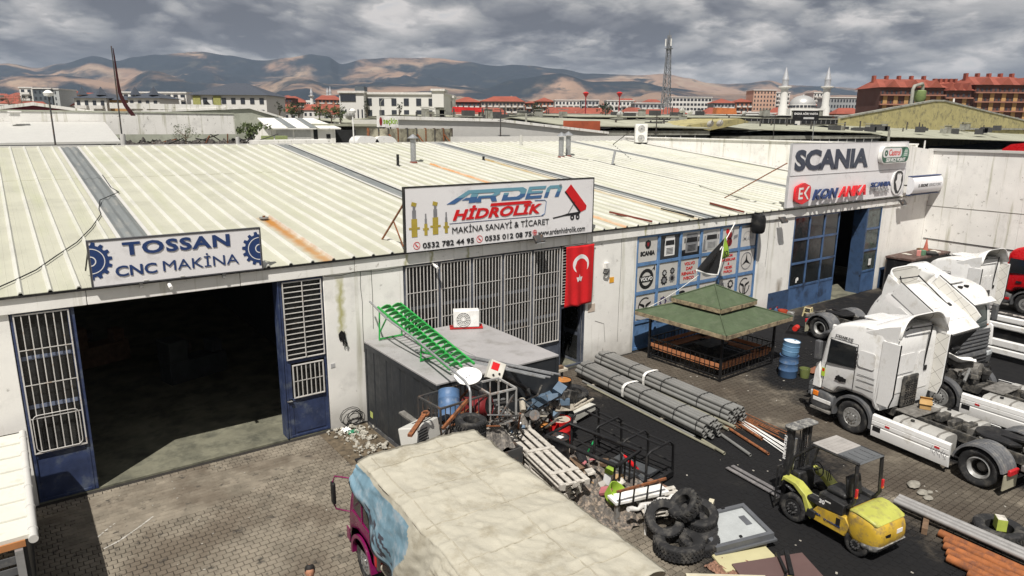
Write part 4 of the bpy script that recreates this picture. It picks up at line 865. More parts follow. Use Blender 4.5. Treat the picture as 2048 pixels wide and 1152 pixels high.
# ---- flues and pipes on the roof
def flue(px, py, hpx, r_, lab, mat_=GALV, cap=True, lean=0):
    p_ = onroof(px, py, 0); d = (p_-CAM).dot(fw); h = hpx*d/F
    o = thing('roof_flue' if cap else 'vent_pipe', lab, 'flue', tuple(p_)); MB().cyl((0,0,-.05),(lean*h,0,h),r_,n=14).build('pipe', mat_, o, smooth=40); MB().cyl((0,0,.0),(0,0,.09),r_*1.7,r_*1.1,n=14).build('boot', pm('red_sealant',(.16,.05,.035),.8) if cap else BLACK, o)
    if cap: MB().cyl((0,0,h+.08),(0,0,h+.3),r_*2.0,.02,n=14).cyl((0,0,h+.06),(0,0,h+.08),r_*2.0,n=14).build('rain_cap', GALV, o); 
flue(827,326,46,.155,'tall grey capped flue standing left of the black stub pipe on roof'); flue(1122,315,40,.17,'left one of two grey capped flues standing close together'); flue(1136,313,40,.17,'right one of two grey capped flues standing close together')
flue(796,333,24,.075,'black stub pipe on the roof behind the wide sign', BLACK, False); flue(967,322,9,.075,'very short black stub pipe beside the grey roof strip', BLACK, False); flue(1224,331,28,.075,'thin galvanised pipe leaning on the roof right of the twin flues', GALV, False, .25)
MB_ = MB
o = thing('roof_anchor', 'rusty round fixing plate at the top of the orange rust run', 'plate', tuple(onroof(528,437,.05))); MB().cyl((0,0,0),(0,0,.05),.16,n=12).build('plate', STEEL, o); MB().cyl((0,0,.05),(0,0,.1),.05,n=8).build('bolt', RUST, o)
# ---- twin fan condenser on the parapet
def condenser(loc, rz, lab, w_, h_, d_, fans, skid=None):
    o = thing('air_conditioner', lab, 'air conditioner', loc, rz); MB().bx(-w_/2,w_/2,-d_/2,d_/2,.06,h_).build('casing', WHITE, o, bevel=.02)
    for i in range(fans):
        cz = h_*(i+.5)/fans+.02; cx_ = -w_*.12 if fans == 1 else 0; r_ = min(w_, h_/fans)*.38
        MB().prism(circ(cx_, cz, r_, 24), -d_/2-.012, -d_/2-.002, 'y').build('fan_grille', pm('fan_grey',(.34,.34,.33),.5), o)
        mb = MB()
        for k_ in range(4): ring2d(mb, cx_, cz, r_*(.3+.22*k_), r_*(.3+.22*k_)+.012, -d_/2-.03, -d_/2-.014, 20)
        for k_ in range(12): a_ = 2*math.pi*k_/12; mb.bar((cx_+.05*math.cos(a_), -d_/2-.036, cz+.05*math.sin(a_)), (cx_+r_*math.cos(a_), -d_/2-.036, cz+r_*math.sin(a_)), .008)
        mb.build('fan_guard', WHITE, o); MB().cyl((cx_,-d_/2-.05,cz),(cx_,-d_/2-.01,cz),r_*.22,n=14).build('fan_hub', GRYP if fans > 1 else WHITE, o)
    if skid:
        for s_ in (-1, 1): MB().bx(-w_/2-.12,w_/2+.12,s_*d_*.35-.03,s_*d_*.35+.03,0,.06).build('skid_bar', skid, o)
    else: MB().bx(-w_/2,w_/2,-d_/2,d_/2,0,.055).build('base', BLACK, o)
    return o
condenser((43.2, 21.6, RZ+.11*21.6+.08), R(-38), 'tall white condenser with two stacked fans at the back of roof', 1.0, 1.55, .55, 2)
tag(MB().tube([onroof(1226,290,.0)+V((0,0,.05)), onroof(1262,262,2.0)], .03, 6).build('brace_rod', DKSTEEL), 'thin dark rod bracing the twin fan condenser', 'rod')
# ================================================================ LORRIES
CABW = pm('white_lorry_paint', (.77,.765,.75), .28, var=.04, sc_=1, dirt=(.56,.54,.49), damt=.22, dsc=2, coat=.3)
CABR = pm('red_lorry_paint', (.55,.008,.012), .28, var=.05, coat=.4)
PLAST = pm('grey_plastic', (.085,.087,.092), .6, var=.2, dirt=(.15,.145,.135), damt=.3, dsc=4)
FEND = pm('dusty_fender', (.115,.118,.125), .65, var=.2, dirt=(.20,.19,.175), damt=.35, dsc=5)
CHAS = pm('greasy_chassis', (.055,.053,.05), .7, .2, var=.4, sc_=6, dirt=(.17,.155,.13), damt=.4, dsc=6, bump=.3)
DUSTY = pm('dusty_chassis', (.19,.18,.165), .7, .1, var=.3, sc_=5, dirt=(.09,.085,.075), damt=.4, dsc=7, bump=.3)
ALU = pm('tank_aluminium', (.50,.49,.46), .42, .3, var=.12, dirt=(.36,.34,.30), damt=.3, dsc=3)
ORG = pm('amber_lens', (.75,.20,.02), .3); REDL = pm('red_lens', (.5,.02,.025), .3); CLEAR = pm('lamp_lens', (.45,.47,.48), .12)
def quilt(name, c, n=.34):
    m = pm(name, c, .55, var=.08, sc_=2)
    N, L, b = nodes_of(m); tc = N.new('ShaderNodeTexCoord'); mp = N.new('ShaderNodeMapping'); mp.inputs['Rotation'].default_value = (R(45),0,0); L.new(tc.outputs['Object'], mp.inputs[0])
    src = b.inputs['Base Color'].links[0].from_socket; bt = N.new('ShaderNodeTexBrick'); bt.offset = 0; bt.inputs['Brick Width'].default_value = n; bt.inputs['Row Height'].default_value = n; bt.inputs['Mortar Size'].default_value = .006; bt.inputs['Scale'].default_value = 1
    sp = N.new('ShaderNodeSeparateXYZ'); cb = N.new('ShaderNodeCombineXYZ'); L.new(mp.outputs[0], sp.inputs[0]); L.new(sp.outputs[1], cb.inputs[0]); L.new(sp.outputs[2], cb.inputs[1]); L.new(cb.outputs[0], bt.inputs['Vector'])
    q = N.new('ShaderNodeMix'); q.data_type = 'RGBA'; L.new(bt.outputs['Fac'], q.inputs[0]); L.new(src, q.inputs[6]); q.inputs[7].default_value = (.25,.235,.21,1); L.new(q.outputs[2], b.inputs['Base Color'])
    return m
QUILT = quilt('quilted_panel', (.66,.645,.60))
def inset(poly, d):
    n = len(poly); out = []
    ar = sum(poly[i][0]*poly[(i+1) % n][1]-poly[(i+1) % n][0]*poly[i][1] for i in range(n)); s = 1 if ar > 0 else -1
    for i in range(n):
        a = V(poly[i-1]).to_2d() if False else V((poly[i-1][0], poly[i-1][1])); b_ = V((poly[i][0], poly[i][1])); c = V((poly[(i+1) % n][0], poly[(i+1) % n][1]))
        e1 = (b_-a).normalized(); e2 = (c-b_).normalized(); n1 = V((-e1.y, e1.x))*s; n2 = V((-e2.y, e2.x))*s; m = n1+n2
        m = m/max(.35, m.dot(m)/2) if m.length > 1e-6 else n1
        out.append((b_.x+m.x*d, b_.y+m.y*d))
    return out
def smooth_poly(poly, it=1):
    for _ in range(it):
        o = []
        for i in range(len(poly)):
            a, b_ = poly[i], poly[(i+1) % len(poly)]; o += [(a[0]*.75+b_[0]*.25, a[1]*.75+b_[1]*.25), (a[0]*.25+b_[0]*.75, a[1]*.25+b_[1]*.75)]
        poly = o
    return poly
def pillow(mb, prof, hw, rd=.1, warp=None):      # profile (y,z) swept across x with rounded flanks
    rings = []
    for x_, d in ((-hw, rd), (-hw+rd*.22, rd*.42), (-hw+rd*.6, rd*.1), (-hw+rd*1.2, 0), (hw-rd*1.2, 0), (hw-rd*.6, rd*.1), (hw-rd*.22, rd*.42), (hw, rd)):
        rings.append([(warp(x_, a, b_) if warp else (x_, a, b_)) for a, b_ in inset(prof, d)])
    return mb.loft(rings)
def tyre_prof(r, w_, ri):
    h = w_/2; return [(ri, -h*.72), (ri+.03, -h*.86), (r*.80, -h), (r*.94, -h*.97), (r*.985, -h*.86), (r, -h*.7), (r, -h*.3), (r*.985, -h*.27), (r*.985, -h*.22), (r, -h*.19), (r, h*.19), (r*.985, h*.22), (r*.985, h*.27), (r, h*.3), (r, h*.7), (r*.985, h*.86), (r*.94, h*.97), (r*.80, h), (ri+.03, h*.86), (ri, h*.72)]
_wh = {}
def wheel(parent, loc, r, w_, side, style='front', rimmat=None, n=40):
    """side -1: outer face looks to -x"""
    key = (r, w_, style)
    if key not in _wh:
        ri = r*.57
        t = MB().lathe(tyre_prof(r, w_, ri), n, axis=(1,0,0), close=True).mesh('tyre', RUBBER, 50)
        rim = MB(); h = w_/2
        if style == 'front': rim.lathe([(ri+.012,h*.80),(ri-.02,h*.86),(ri-.045,h*.6),(ri*.80,h*.42),(ri*.72,h*.62),(ri*.5,h*.8),(ri*.36,h*.84),(ri*.34,h*1.02),(ri*.2,h*1.08),(0,h*1.08)], n, axis=(1,0,0))
        else: rim.lathe([(ri+.012,h*.80),(ri-.02,h*.86),(ri-.06,h*.62),(ri-.075,h*.5)], n, axis=(1,0,0)); rim.f.pop(); rim.f.pop(); rim.mi = rim.mi[:-2]; rim.mat(1); rim.lathe([(ri-.07,h*.5),(ri-.085,-h*.4),(ri*.55,-h*.55),(ri*.50,-h*.1)], n, axis=(1,0,0)); rim.f.pop(); rim.f.pop(); rim.mi = rim.mi[:-2]; rim.mat(2); rim.lathe([(ri*.50,-h*.1),(ri*.44,h*.2),(ri*.36,h*.28),(.001,h*.3)], n, axis=(1,0,0))
        nuts = MB(); k = 10
        for i in range(k):
            a = 2*math.pi*i/k; rr = ri*.56 if style == 'front' else ri*.7; x0 = h*.74 if style == 'front' else -h*.42
            nuts.cyl((x0, rr*math.cos(a), rr*math.sin(a)), (x0+.05, rr*math.cos(a), rr*math.sin(a)), .022, n=6)
        _wh[key] = (t, rim.mesh('rim', [rimmat or STEEL]+([CHAS, DUSTY] if style != 'front' else []), 40), nuts.mesh('wheel_nuts', CHROME))
    t, ri_, nu = _wh[key]
    o = inst(t, 'wheel', parent, loc, (0, 0, 0 if side > 0 else math.pi)); inst(ri_, 'rim', o); stuff(inst(nu, 'wheel_nuts', o)); return o
LWH = pm('silver_rim', (.42,.42,.41), .45, .5, dirt=(.2,.19,.17), damt=.3, dsc=6)
def tractor(label, loc, rz, body, tilt=0, wb=3.72, front=False, name='tractor_lorry', letters=False, skirts=True, rear=True, hull=None, deckbox=False):
    t = thing(name, label, 'lorry', loc, rz)
    T = Matrix.Identity(4)
    if tilt: piv = Matrix.Translation((0, 1.05, .95)); T = piv @ Matrix.Rotation(-tilt, 4, 'X') @ piv.inverted()
    def C_(): m = MB(); m.T = T; return m
    def tmb(body_, x_, y_, z_, w_, h_, mat_, up_=False, bold=.02):   # lettering on the left flank
        m = text_mesh(body_, w_, h_, bold, .12, .006); M2 = Matrix.Translation((x_, y_, z_)) @ Matrix.Rotation(R(-90), 4, 'Z') @ (Matrix.Rotation(R(-90), 4, 'Y') if up_ else Matrix.Identity(4))
        me = bpy.data.meshes.new('lettering'); me.from_pydata([tuple(T @ (M2 @ V(p))) for p in m.v], [], m.f); me.materials.append(mat_); inst(me, 'lettering', t)
    hw = 1.235
    prof = smooth_poly([(1.40,1.0),(.72,1.0),(.60,1.28),(-.50,1.30),(-.62,1.02),(-.88,1.02),(-.88,2.6),(-.86,3.44),(-.2,3.53),(.45,3.46),(.92,3.28),(1.14,3.0),(1.24,2.6),(1.36,1.9),(1.44,1.3)], 1)
    def warp(x_, a, b_): 
        k = 1-.05*max(0, b_-2.75)**1.2/.9; f = 1-.035*max(0, a-.9)**1.2*3; return (x_*k*f, a, b_)
    cabo = pillow(C_(), prof, hw, .13, warp).build('cab', body, t, smooth=38)
    # roof deflector: arched hood rising to the rear, open behind
    def hood(u, v):
        x_ = -1.2+2.4*u; s_ = 1-abs(2*u-1)**5; y_ = -.05-1.08*v; zz = 3.42+.58*(v**.8)*(.35+.65*s_)-.28*(1-s_)*v-.0
        return V((x_*(1-.03*v), y_-.06*(1-s_), zz))
    def hoodm(off):
        m = MB(); m.T = T; m.grid(lambda u, v: hood(u, v)+V((0,0,off)), 22, 8); return m
    ho = hoodm(0).build('roof_deflector', body, t, smooth=50); sm = ho.modifiers.new('s', 'SOLIDIFY'); sm.thickness = .035
    hi = hoodm(-.05).build('deflector_lining', QUILT, t, smooth=50)
    # side cheeks of the deflector and cab extenders with quilted inner faces
    for s_ in (-1, 1):
        C_().prism([(-.1,3.3),(-1.12,3.18),(-1.14,3.72),(-.75,3.6)], s_*1.16, s_*1.2, 'x').build('deflector_cheek', body, t)
        C_().prism([(-.66,1.25),(-1.1,1.24),(-1.2,1.6),(-1.24,3.2),(-.7,3.2)], s_*1.19, s_*1.235, 'x').build('side_extender', body, t, bevel=.01)
        C_().prism([(-.68,1.28),(-1.08,1.27),(-1.17,1.6),(-1.21,3.17),(-.72,3.17)], s_*1.172, s_*1.186, 'x').build('extender_lining', QUILT, t)
        C_().bar((s_*1.215,-1.11,1.24),(s_*1.215,-1.215,1.6),.03).bar((s_*1.215,-1.215,1.6),(s_*1.215,-1.255,3.2),.03).build('black_edge', BLACK, t)
    C_().bar((.62,-.9,2.2),(.62,-1.0,3.55),.035).bar((-.5,-.9,3.45),(-.5,-1.05,3.62),.03).bar((.62,-1.0,3.5),(-.6,-1.0,3.55),.03).build('deflector_stay', BLACK, t)
    # rear wall pressings
    for a, b_, c, d in ((-1.0,.15,1.5,2.0),(-1.0,.15,2.1,2.7),(.3,.95,1.5,2.7)):
        C_().prism(rrect(a,b_,c,d,.08,3), -.902, -.885, 'y').build('rear_pressing', body, t)
    C_().bx(-1.02,-.98,-.915,-.885,1.3,3.1).build('rear_seal', BLACK, t); C_().bx(.62,.76,-.93,-.9,2.05,2.2).build('rear_vent', BLACK, t)
    C_().prism(rrect(-.45,.45,-.1,.55,.08,3), 3.5, 3.55, 'z').build('roof_hatch', body, t, bevel=.015)
    for k_ in (-.2,.2): C_().cyl((k_,.75,3.36),(k_,.75,3.42),.09,n=14).build('roof_vent', BLACK, t)
    # glazing, doors, mirrors
    for s_ in (-1, 1):
        x0, x1 = s_*1.238, s_*1.246
        C_().prism([(1.06,2.0),(1.0,2.78),(.1,2.76),(.08,2.08)], min(x0,x1), max(x0,x1), 'x').build('side_window', GLASS, t)
        C_().prism(rrect(-.56,0,2.2,2.72,.1,4), min(x0,s_*1.25), max(x0,s_*1.25), 'x').build('bunk_panel', body, t, bevel=.006)
        g_ = C_()
        for p, q_ in (((1.14,1.15),(1.08,2.0)),((.08,1.36),(.05,2.85)),((1.14,1.15),(.72,1.12)),((.70,1.12),(.56,1.34)),((.56,1.34),(.08,1.36)),((1.02,2.83),(.05,2.85))):
            g_.bar((s_*1.2385, p[0], p[1]), (s_*1.2385, q_[0], q_[1]), .012)
        stuff(g_.build('door_gap', BLACK, t))
        C_().bx(min(x0,s_*1.256),max(x0,s_*1.256),.32,.58,1.55,1.66).build('door_handle', BLACK, t)
        for zz in (1.55,1.78,1.95): C_().bx(min(x0,s_*1.244),max(x0,s_*1.244),-.6,-.02,zz-.008,zz+.008).build('flank_crease', PLAST, t)
        m_ = C_(); m_.box((s_*1.36,1.32,2.35),(.16,.2,.62)); mo = m_.build('mirror', body if s_ > 0 else PLAST, t, bevel=.03)
        C_().bar((s_*1.2,1.2,2.62),(s_*1.36,1.32,2.6),.03).build('mirror_arm', BLACK, t); C_().bar((s_*1.22,1.25,2.1),(s_*1.36,1.32,2.12),.03).build('mirror_arm', BLACK, t)
        C_().prism([(1.18,1.08),(1.48,1.08),(1.42,1.85),(1.30,1.95)], s_*1.18, s_*1.262, 'x').build('corner_vane', body, t, bevel=.02)
    ws = [(1.405,1.85),(1.29,2.55),(1.195,2.88)]
    m_ = C_(); rows = []
    for a, b_ in ws: rows.append([(x_, a+.012-.09*(abs(x_)/1.1)**3, b_) for x_ in [-1.1+.22*i for i in range(11)]])
    m_.loft(rows, closed=False, cap=False); wso = m_.build('windscreen', pm('windscreen_glass',(.03,.045,.045),.06,spec=.6), t, smooth=60)
    C_().prism([(1.20,2.90),(1.42,2.80),(1.44,2.86),(1.22,3.0)], -1.12, 1.12, 'x').build('sun_visor', body if front else PLAST, t, bevel=.01)
    C_().bx(-1.0,1.0,1.25,1.36,1.86,1.95).build('dashboard', pm('brown_dash',(.28,.10,.05),.6), t) if front else None
    # grille and bumper
    C_().bx(-.98,.98,1.40,1.455,1.02,1.80).build('grille_panel', PLAST, t)
    for k_ in range(5): 
        C_().prism([(1.45,1.07+.145*k_),(1.50,1.08+.145*k_),(1.485,1.15+.145*k_),(1.45,1.15+.145*k_)], -.95, .95, 'x').build('grille_slat', PLAST, t, bevel=.008)
    bm_ = MB(); pillow(bm_, smooth_poly([(1.52,.34),(.95,.34),(.68,.55),(.74,1.0),(1.48,1.0),(1.56,.8)],1), 1.245, .1).build('bumper', PLAST, t, smooth=40)
    for k_ in range(3): MB().bx(-.8,.8,1.535,1.565,.5+.14*k_,.55+.14*k_).build('bumper_slat', BLACK, t)
    for s_ in (-1, 1):
        MB().box((s_*1.03,1.50,.82),(.42,.13,.2),(0,0,R(-8*s_))).build('headlamp', CLEAR, t, bevel=.03); MB().box((s_*1.225,1.33,.86),(.08,.2,.16)).build('indicator', ORG, t, bevel=.015)
        MB().bx(min(s_*1.24,s_*1.262),max(s_*1.24,s_*1.262),.75,1.4,.62,.74).build('step_panel', body, t, bevel=.008); MB().bx(min(s_*1.15,s_*1.3),max(s_*1.15,s_*1.3),.72,1.45,.34,.4).build('step', DUSTY, t)
        # front fender arch
        rg = []
        for a_ in range(-12, 193, 12):
            ca, sa = math.cos(R(a_)), math.sin(R(a_)); rg.append([(s_*.98, .68*ca, .53+.68*sa), (s_*1.262, .68*ca, .53+.68*sa), (s_*1.262, .60*ca, .53+.60*sa), (s_*.98, .60*ca, .53+.60*sa)])
        MB().loft(rg).build('front_fender', PLAST, t, smooth=40)
        wheel(t, (s_*1.07,0,.515), .515, .32, s_, 'front', LWH)
        wheel(t, (s_*.92,-wb,.515), .515, .60, s_, 'rear', LWH)
        # rails, tanks, skirts
        MB().bx(s_*.42-.045,s_*.42+.045,-wb-.95,1.15,.74,1.0).build('frame_rail', CHAS, t)
        q_ = rrect(.52,1.16,.36,.98,.16,4); q_ = [(s_*a, b_) for a, b_ in q_]
        MB().prism(q_, -wb+.95, -1.25, 'y').build('fuel_tank', ALU, t, smooth=40)
        for yy in (-1.5,-2.05,-wb+1.15): MB().prism([(s_*a, b_) for a, b_ in rrect(.51,1.168,.352,.988,.165,4)], yy-.03, yy+.03, 'y').build('tank_strap', DUSTY, t, smooth=40)
        MB().cyl((s_*.9,-1.7,.97),(s_*.9,-1.7,1.03),.055,n=10).build('tank_cap', BLACK, t)
        if skirts:
            sk = [(1.17,.2),(1.24,.22),(1.262,.36),(1.262,.52),(1.246,.54),(1.246,.575),(1.262,.595),(1.262,.70),(1.25,.715),(1.262,.735),(1.25,.86),(1.2,.90),(1.15,.90),(1.19,.86)]
            MB().prism([(s_*a, b_) for a, b_ in sk], -wb+.72, -.70, 'y').build('side_skirt', body, t, smooth=25)
            for yy in (-1.2,-wb+1.05): MB().bx(min(s_*1.262,s_*1.27),max(s_*1.262,s_*1.27),yy-.07,yy+.07,.64,.70).build('side_reflector', REDL, t)
            MB().bx(min(s_*1.255,s_*1.266),max(s_*1.255,s_*1.266),-1.0,-.75,.40,.55).build('skirt_step', BLACK, t)
        # rear fenders
        rg = []
        for a_ in range(8, 178, 10):
            ca, sa = math.cos(R(a_)), math.sin(R(a_)); ro = .66
            rg.append([(s_*.60, -wb+ro*ca, .515+ro*sa), (s_*1.26, -wb+ro*ca, .515+ro*sa), (s_*1.27, -wb+(ro-.06)*ca, .515+(ro-.06)*sa), (s_*1.25, -wb+(ro-.03)*ca, .515+(ro-.03)*sa), (s_*.60, -wb+(ro-.03)*ca, .515+(ro-.03)*sa)])
        MB().loft(rg).build('rear_fender', FEND, t, smooth=40)
        rb = MB()
        for xx in (.7,.82,.94,1.06,1.16):
            rb.tube([(s_*xx, -wb+.665*math.cos(R(a_)), .515+.665*math.sin(R(a_))) for a_ in range(20, 165, 12)], .012, 4)
        stuff(rb.build('fender_ribs', FEND, t))
        MB().bx(min(s_*.62,s_*1.25),max(s_*.62,s_*1.25),-wb-.69,-wb-.66,.2,.62).build('mud_flap', pm('pale_mudflap',(.35,.33,.24),.8), t); MB().box((s_*.98,-wb-.74,.70),(.42,.08,.16)).build('tail_lamp', REDL, t, bevel=.02)
    for yy in (.6,-.7,-1.5,-2.4,-wb-.85): MB().bx(-.37,.37,yy-.08,yy+.08,.76,.96).build('cross_member', CHAS, t)
    MB().cyl((0,-.3,.7),(0,-wb,.6),.055,n=10).build('prop_shaft', CHAS, t, smooth=40); MB().box((0,-wb,.52),(1.4,.3,.3)).lathe([(0,-.28),(.2,-.2),(.27,0),(.2,.2),(0,.28)],14,(0,-wb,.55),(0,1,0)).build('rear_axle', CHAS, t, bevel=.03)
    if rear:
        MB().bx(-.62,.62,-1.62,-.98,1.005,1.03).build('deck_plate', DUSTY, t)
        for yy, hh in ((-2.0,.22),(-2.35,.16),(-2.75,.2)): MB().box((.06,yy,1.0+hh/2-.06),(.5,.2,hh)).build('valve_block', CHAS, t, bevel=.03)
        MB().cyl((-.2,-2.95,.98),(.2,-2.95,.98),.13,n=14).build('air_tank', DUSTY, t, smooth=40)
        fwp = [(.48*math.cos(R(a_)), -wb+.25+.48*math.sin(R(a_))) for a_ in range(-20, 201, 15)] + [(-.44,-wb-.32),(-.2,-wb-.5),(-.06,-wb-.05),(-.05,-wb+.12),(.05,-wb+.12),(.06,-wb-.05),(.2,-wb-.5),(.44,-wb-.32)]
        MB().prism(fwp, 1.08, 1.16, 'z').build('fifth_wheel', BLACK, t, bevel=.012)
        MB().bx(-.5,.5,-wb-.1,-wb+.35,1.0,1.075).build('fifth_wheel_base', CHAS, t); MB().box((0,-wb-.92,.86),(1.9,.1,.16)).build('rear_beam', DUSTY, t, bevel=.02)
        MB().box((.1,-wb-.55,.98),(.3,.22,.16)).build('lamp_housing', DUSTY, t, bevel=.03)
        if not tilt:
            cb = MB(); 
            for k_, xx in enumerate((-.3,-.18,-.06,.06,.16)):
                cb.tube([(xx+.05*math.cos(i*1.9), -1.0-.05*math.sin(i*1.9)-.0, 1.15+.75*i/34) for i in range(35)], .016, 5)
            stuff(cb.build('coiled_hoses', BLACK, t, smooth=60)); MB().box((-.07,-.98,1.55),(.7,.09,1.0)).build('hose_board', CHAS, t, bevel=.05)
    if tilt:   # exposed engine
        MB().box((0,.1,1.05),(.85,1.3,.55)).build('engine_block', CHAS, t, bevel=.06); MB().cyl((0,.75,1.35),(0,-.6,1.38),.26,n=16).build('rocker_cover', DUSTY, t, smooth=40); MB().cyl((.35,-.65,1.25),(.35,-.45,1.25),.3,n=18).build('air_intake', BLACK, t, smooth=40)
        rn = random.Random(8)
        for k_ in range(9):
            p0 = V((rn.uniform(-.5,.5), rn.uniform(-.7,.8), rn.uniform(1.1,1.4))); MB().tube([p0, p0+V((rn.uniform(-.3,.3), rn.uniform(-.3,.3), .2)), p0+V((rn.uniform(-.5,.5), rn.uniform(-.5,.5), -.05))], rn.uniform(.02,.05), 6).build('engine_hose', (BLACK, CHAS, STEEL)[k_ % 3], t, smooth=60)
        for k_ in range(10): MB().box((rn.uniform(-.55,.55), rn.uniform(-.7,.7), rn.uniform(1.25,1.45)), (rn.uniform(.1,.25),rn.uniform(.1,.3),rn.uniform(.08,.2)), (rn.uniform(-.3,.3),rn.uniform(-.3,.3),rn.uniform(0,3))).build('engine_part', (CHAS, DUSTY, DKSTEEL)[k_ % 3], t, bevel=.02)
        C_().bx(-1.05,1.05,-.7,1.2,.99,1.02).build('cab_floor', BLACK, t)
        for s_ in (-1,1): MB().bar((s_*.5,.9,1.0),tuple(T @ V((s_*.5,.1,1.1))),.06).build('tilt_ram', CHROME, t)
        C_().box((.3,.3,.92),(.5,.8,.2)).build('underfloor_box', BLACK, t, bevel=.03)
    if letters:
        tmb('STREAMLINE', -1.232, .86, 2.90, .62, .085, BLKP); tmb('SCANIA', -1.242, .03, 2.12, .56, .085, BLKP, True, .06)
        MB().bx(-1.250,-1.240,1.08,1.2,1.5,1.78).build('sticker', pm('lime_sticker',(.4,.55,.05),.5), t); MB().bx(-1.252,-1.2505,1.10,1.18,1.66,1.76).build('sticker_mark', REDP, t)
        rn = random.Random(3); MB().prism([(.55+.19*math.cos(a_)*rn.uniform(.6,1.1), 1.6+.12*math.sin(a_)*rn.uniform(.6,1.1)) for a_ in [i*.42 for i in range(15)]], -1.249, -1.240, 'x').build('animal_decal', BLKP, t)
        m_ = MB()
        for k_ in range(9): m_.tube([(-1.268, -wb+.78+.1*k_*.5+.02*math.sin(i), .42+.04*i+.05*(k_ % 3)) for i in range(5)], .006, 4)
        stuff(m_.build('scroll_decal', GRYP, t))
    return t
tractor('nearest white tractor lorry with high roof deflector, parked nose to the workshop', (21.61,-9.71,0), R(-7.9), CABW, letters=True)
tractor('white tractor lorry with its cab tipped forward and engine bare', (25.66,-10.45,0), R(-4.5), CABW, tilt=R(58))
tractor('white tractor lorry facing the camera with grey slatted grille', (29.27,-8.1,0), R(172.2), CABW, wb=4.4, front=True, rear=True)
tractor('white tractor lorry with high deflector parked beside the red one', (35.9,-6.4,0), R(-6), CABW)
tractor('red tractor lorry at the right edge of the yard', (42.6,-7.4,0), R(-5), CABR)
tag(MB().box((0,0,0),(.42,.3,.2)).box((-.2,.0,.12),(.02,.34,.14),(0,R(40),0)).box((.2,0,.12),(.02,.34,.14),(0,R(-40),0)).build('cardboard_box', pm('cardboard',(.42,.26,.10),.85), bevel=.004, loc=(21.75,-11.05,1.135), rot=(0,0,.4)), 'open brown cardboard box on the deck behind the nearest lorry cab', 'box')
tag(MB().grid(lambda u, v: (-.35+.7*u+.05*math.sin(v*6), -.6+1.2*v, .08*math.sin(u*7+v*3)+.05*math.cos(v*9)), 14, 18).build('white_rag', WHITE, smooth=60, loc=(25.3,-10.3,1.72), rot=(R(8),R(10),.5)), 'crumpled white cloth thrown over the bare engine', 'cloth')
# tool trestle behind the tipped lorry
o = thing('tool_stand', 'thin black folding stand at the right picture edge beside the bare engine', 'stand', (29.3,-12.0,0), R(10)); MB().box((0,0,1.0),(.9,.6,.05)).build('top', BLACK, o)
for sx in (-1,1):
    for sy in (-1,1): MB().tube([(sx*.38,sy*.25,.98),(sx*.42,sy*.3,.5),(sx*.45,sy*.33,0)], .02, 6).build('leg', BLACK, o)

ch = thing('lorry_chassis', 'white slatted side panels of a lorry chassis right of the grey grille lorry', 'lorry', (32.3,-9.0,0), R(-5))
for z0, z1 in ((.22,.50),(.54,.86),(1.30,1.55),(1.60,1.85)): MB().prism([(0,z0),(-.05,z0+.05),(-.05,z1-.05),(0,z1),(.06,z1),(.06,z0)], -5.5, .9, 'y').build('side_panel', CABW, ch, smooth=30)
MB().bx(.07,.12,-5.5,.9,.86,1.9).build('dark_backing', BLACK, ch)
for xx in (.7,1.5): MB().bx(xx,xx+.1,-5.6,1.0,.75,1.0).build('frame_rail', CHAS, ch)
for yy in (-4.6,.4): wheel(ch, (.25,yy,.515), .515, .32, -1, 'front', LWH); wheel(ch, (2.0,yy,.515), .515, .32, 1, 'front', LWH)
# ---------------------------------------------------------------- magenta lorry with tarpaulin
MAG = pm('magenta_paint', (.17,.006,.07), .3, var=.15, sc_=2, dirt=(.11,.02,.05), damt=.25, dsc=2, coat=.3)
tk = thing('tarped_lorry', 'magenta lorry with its load bed under a dirty cream tarpaulin', 'lorry', (6.20,-7.55,0), R(-3.5))
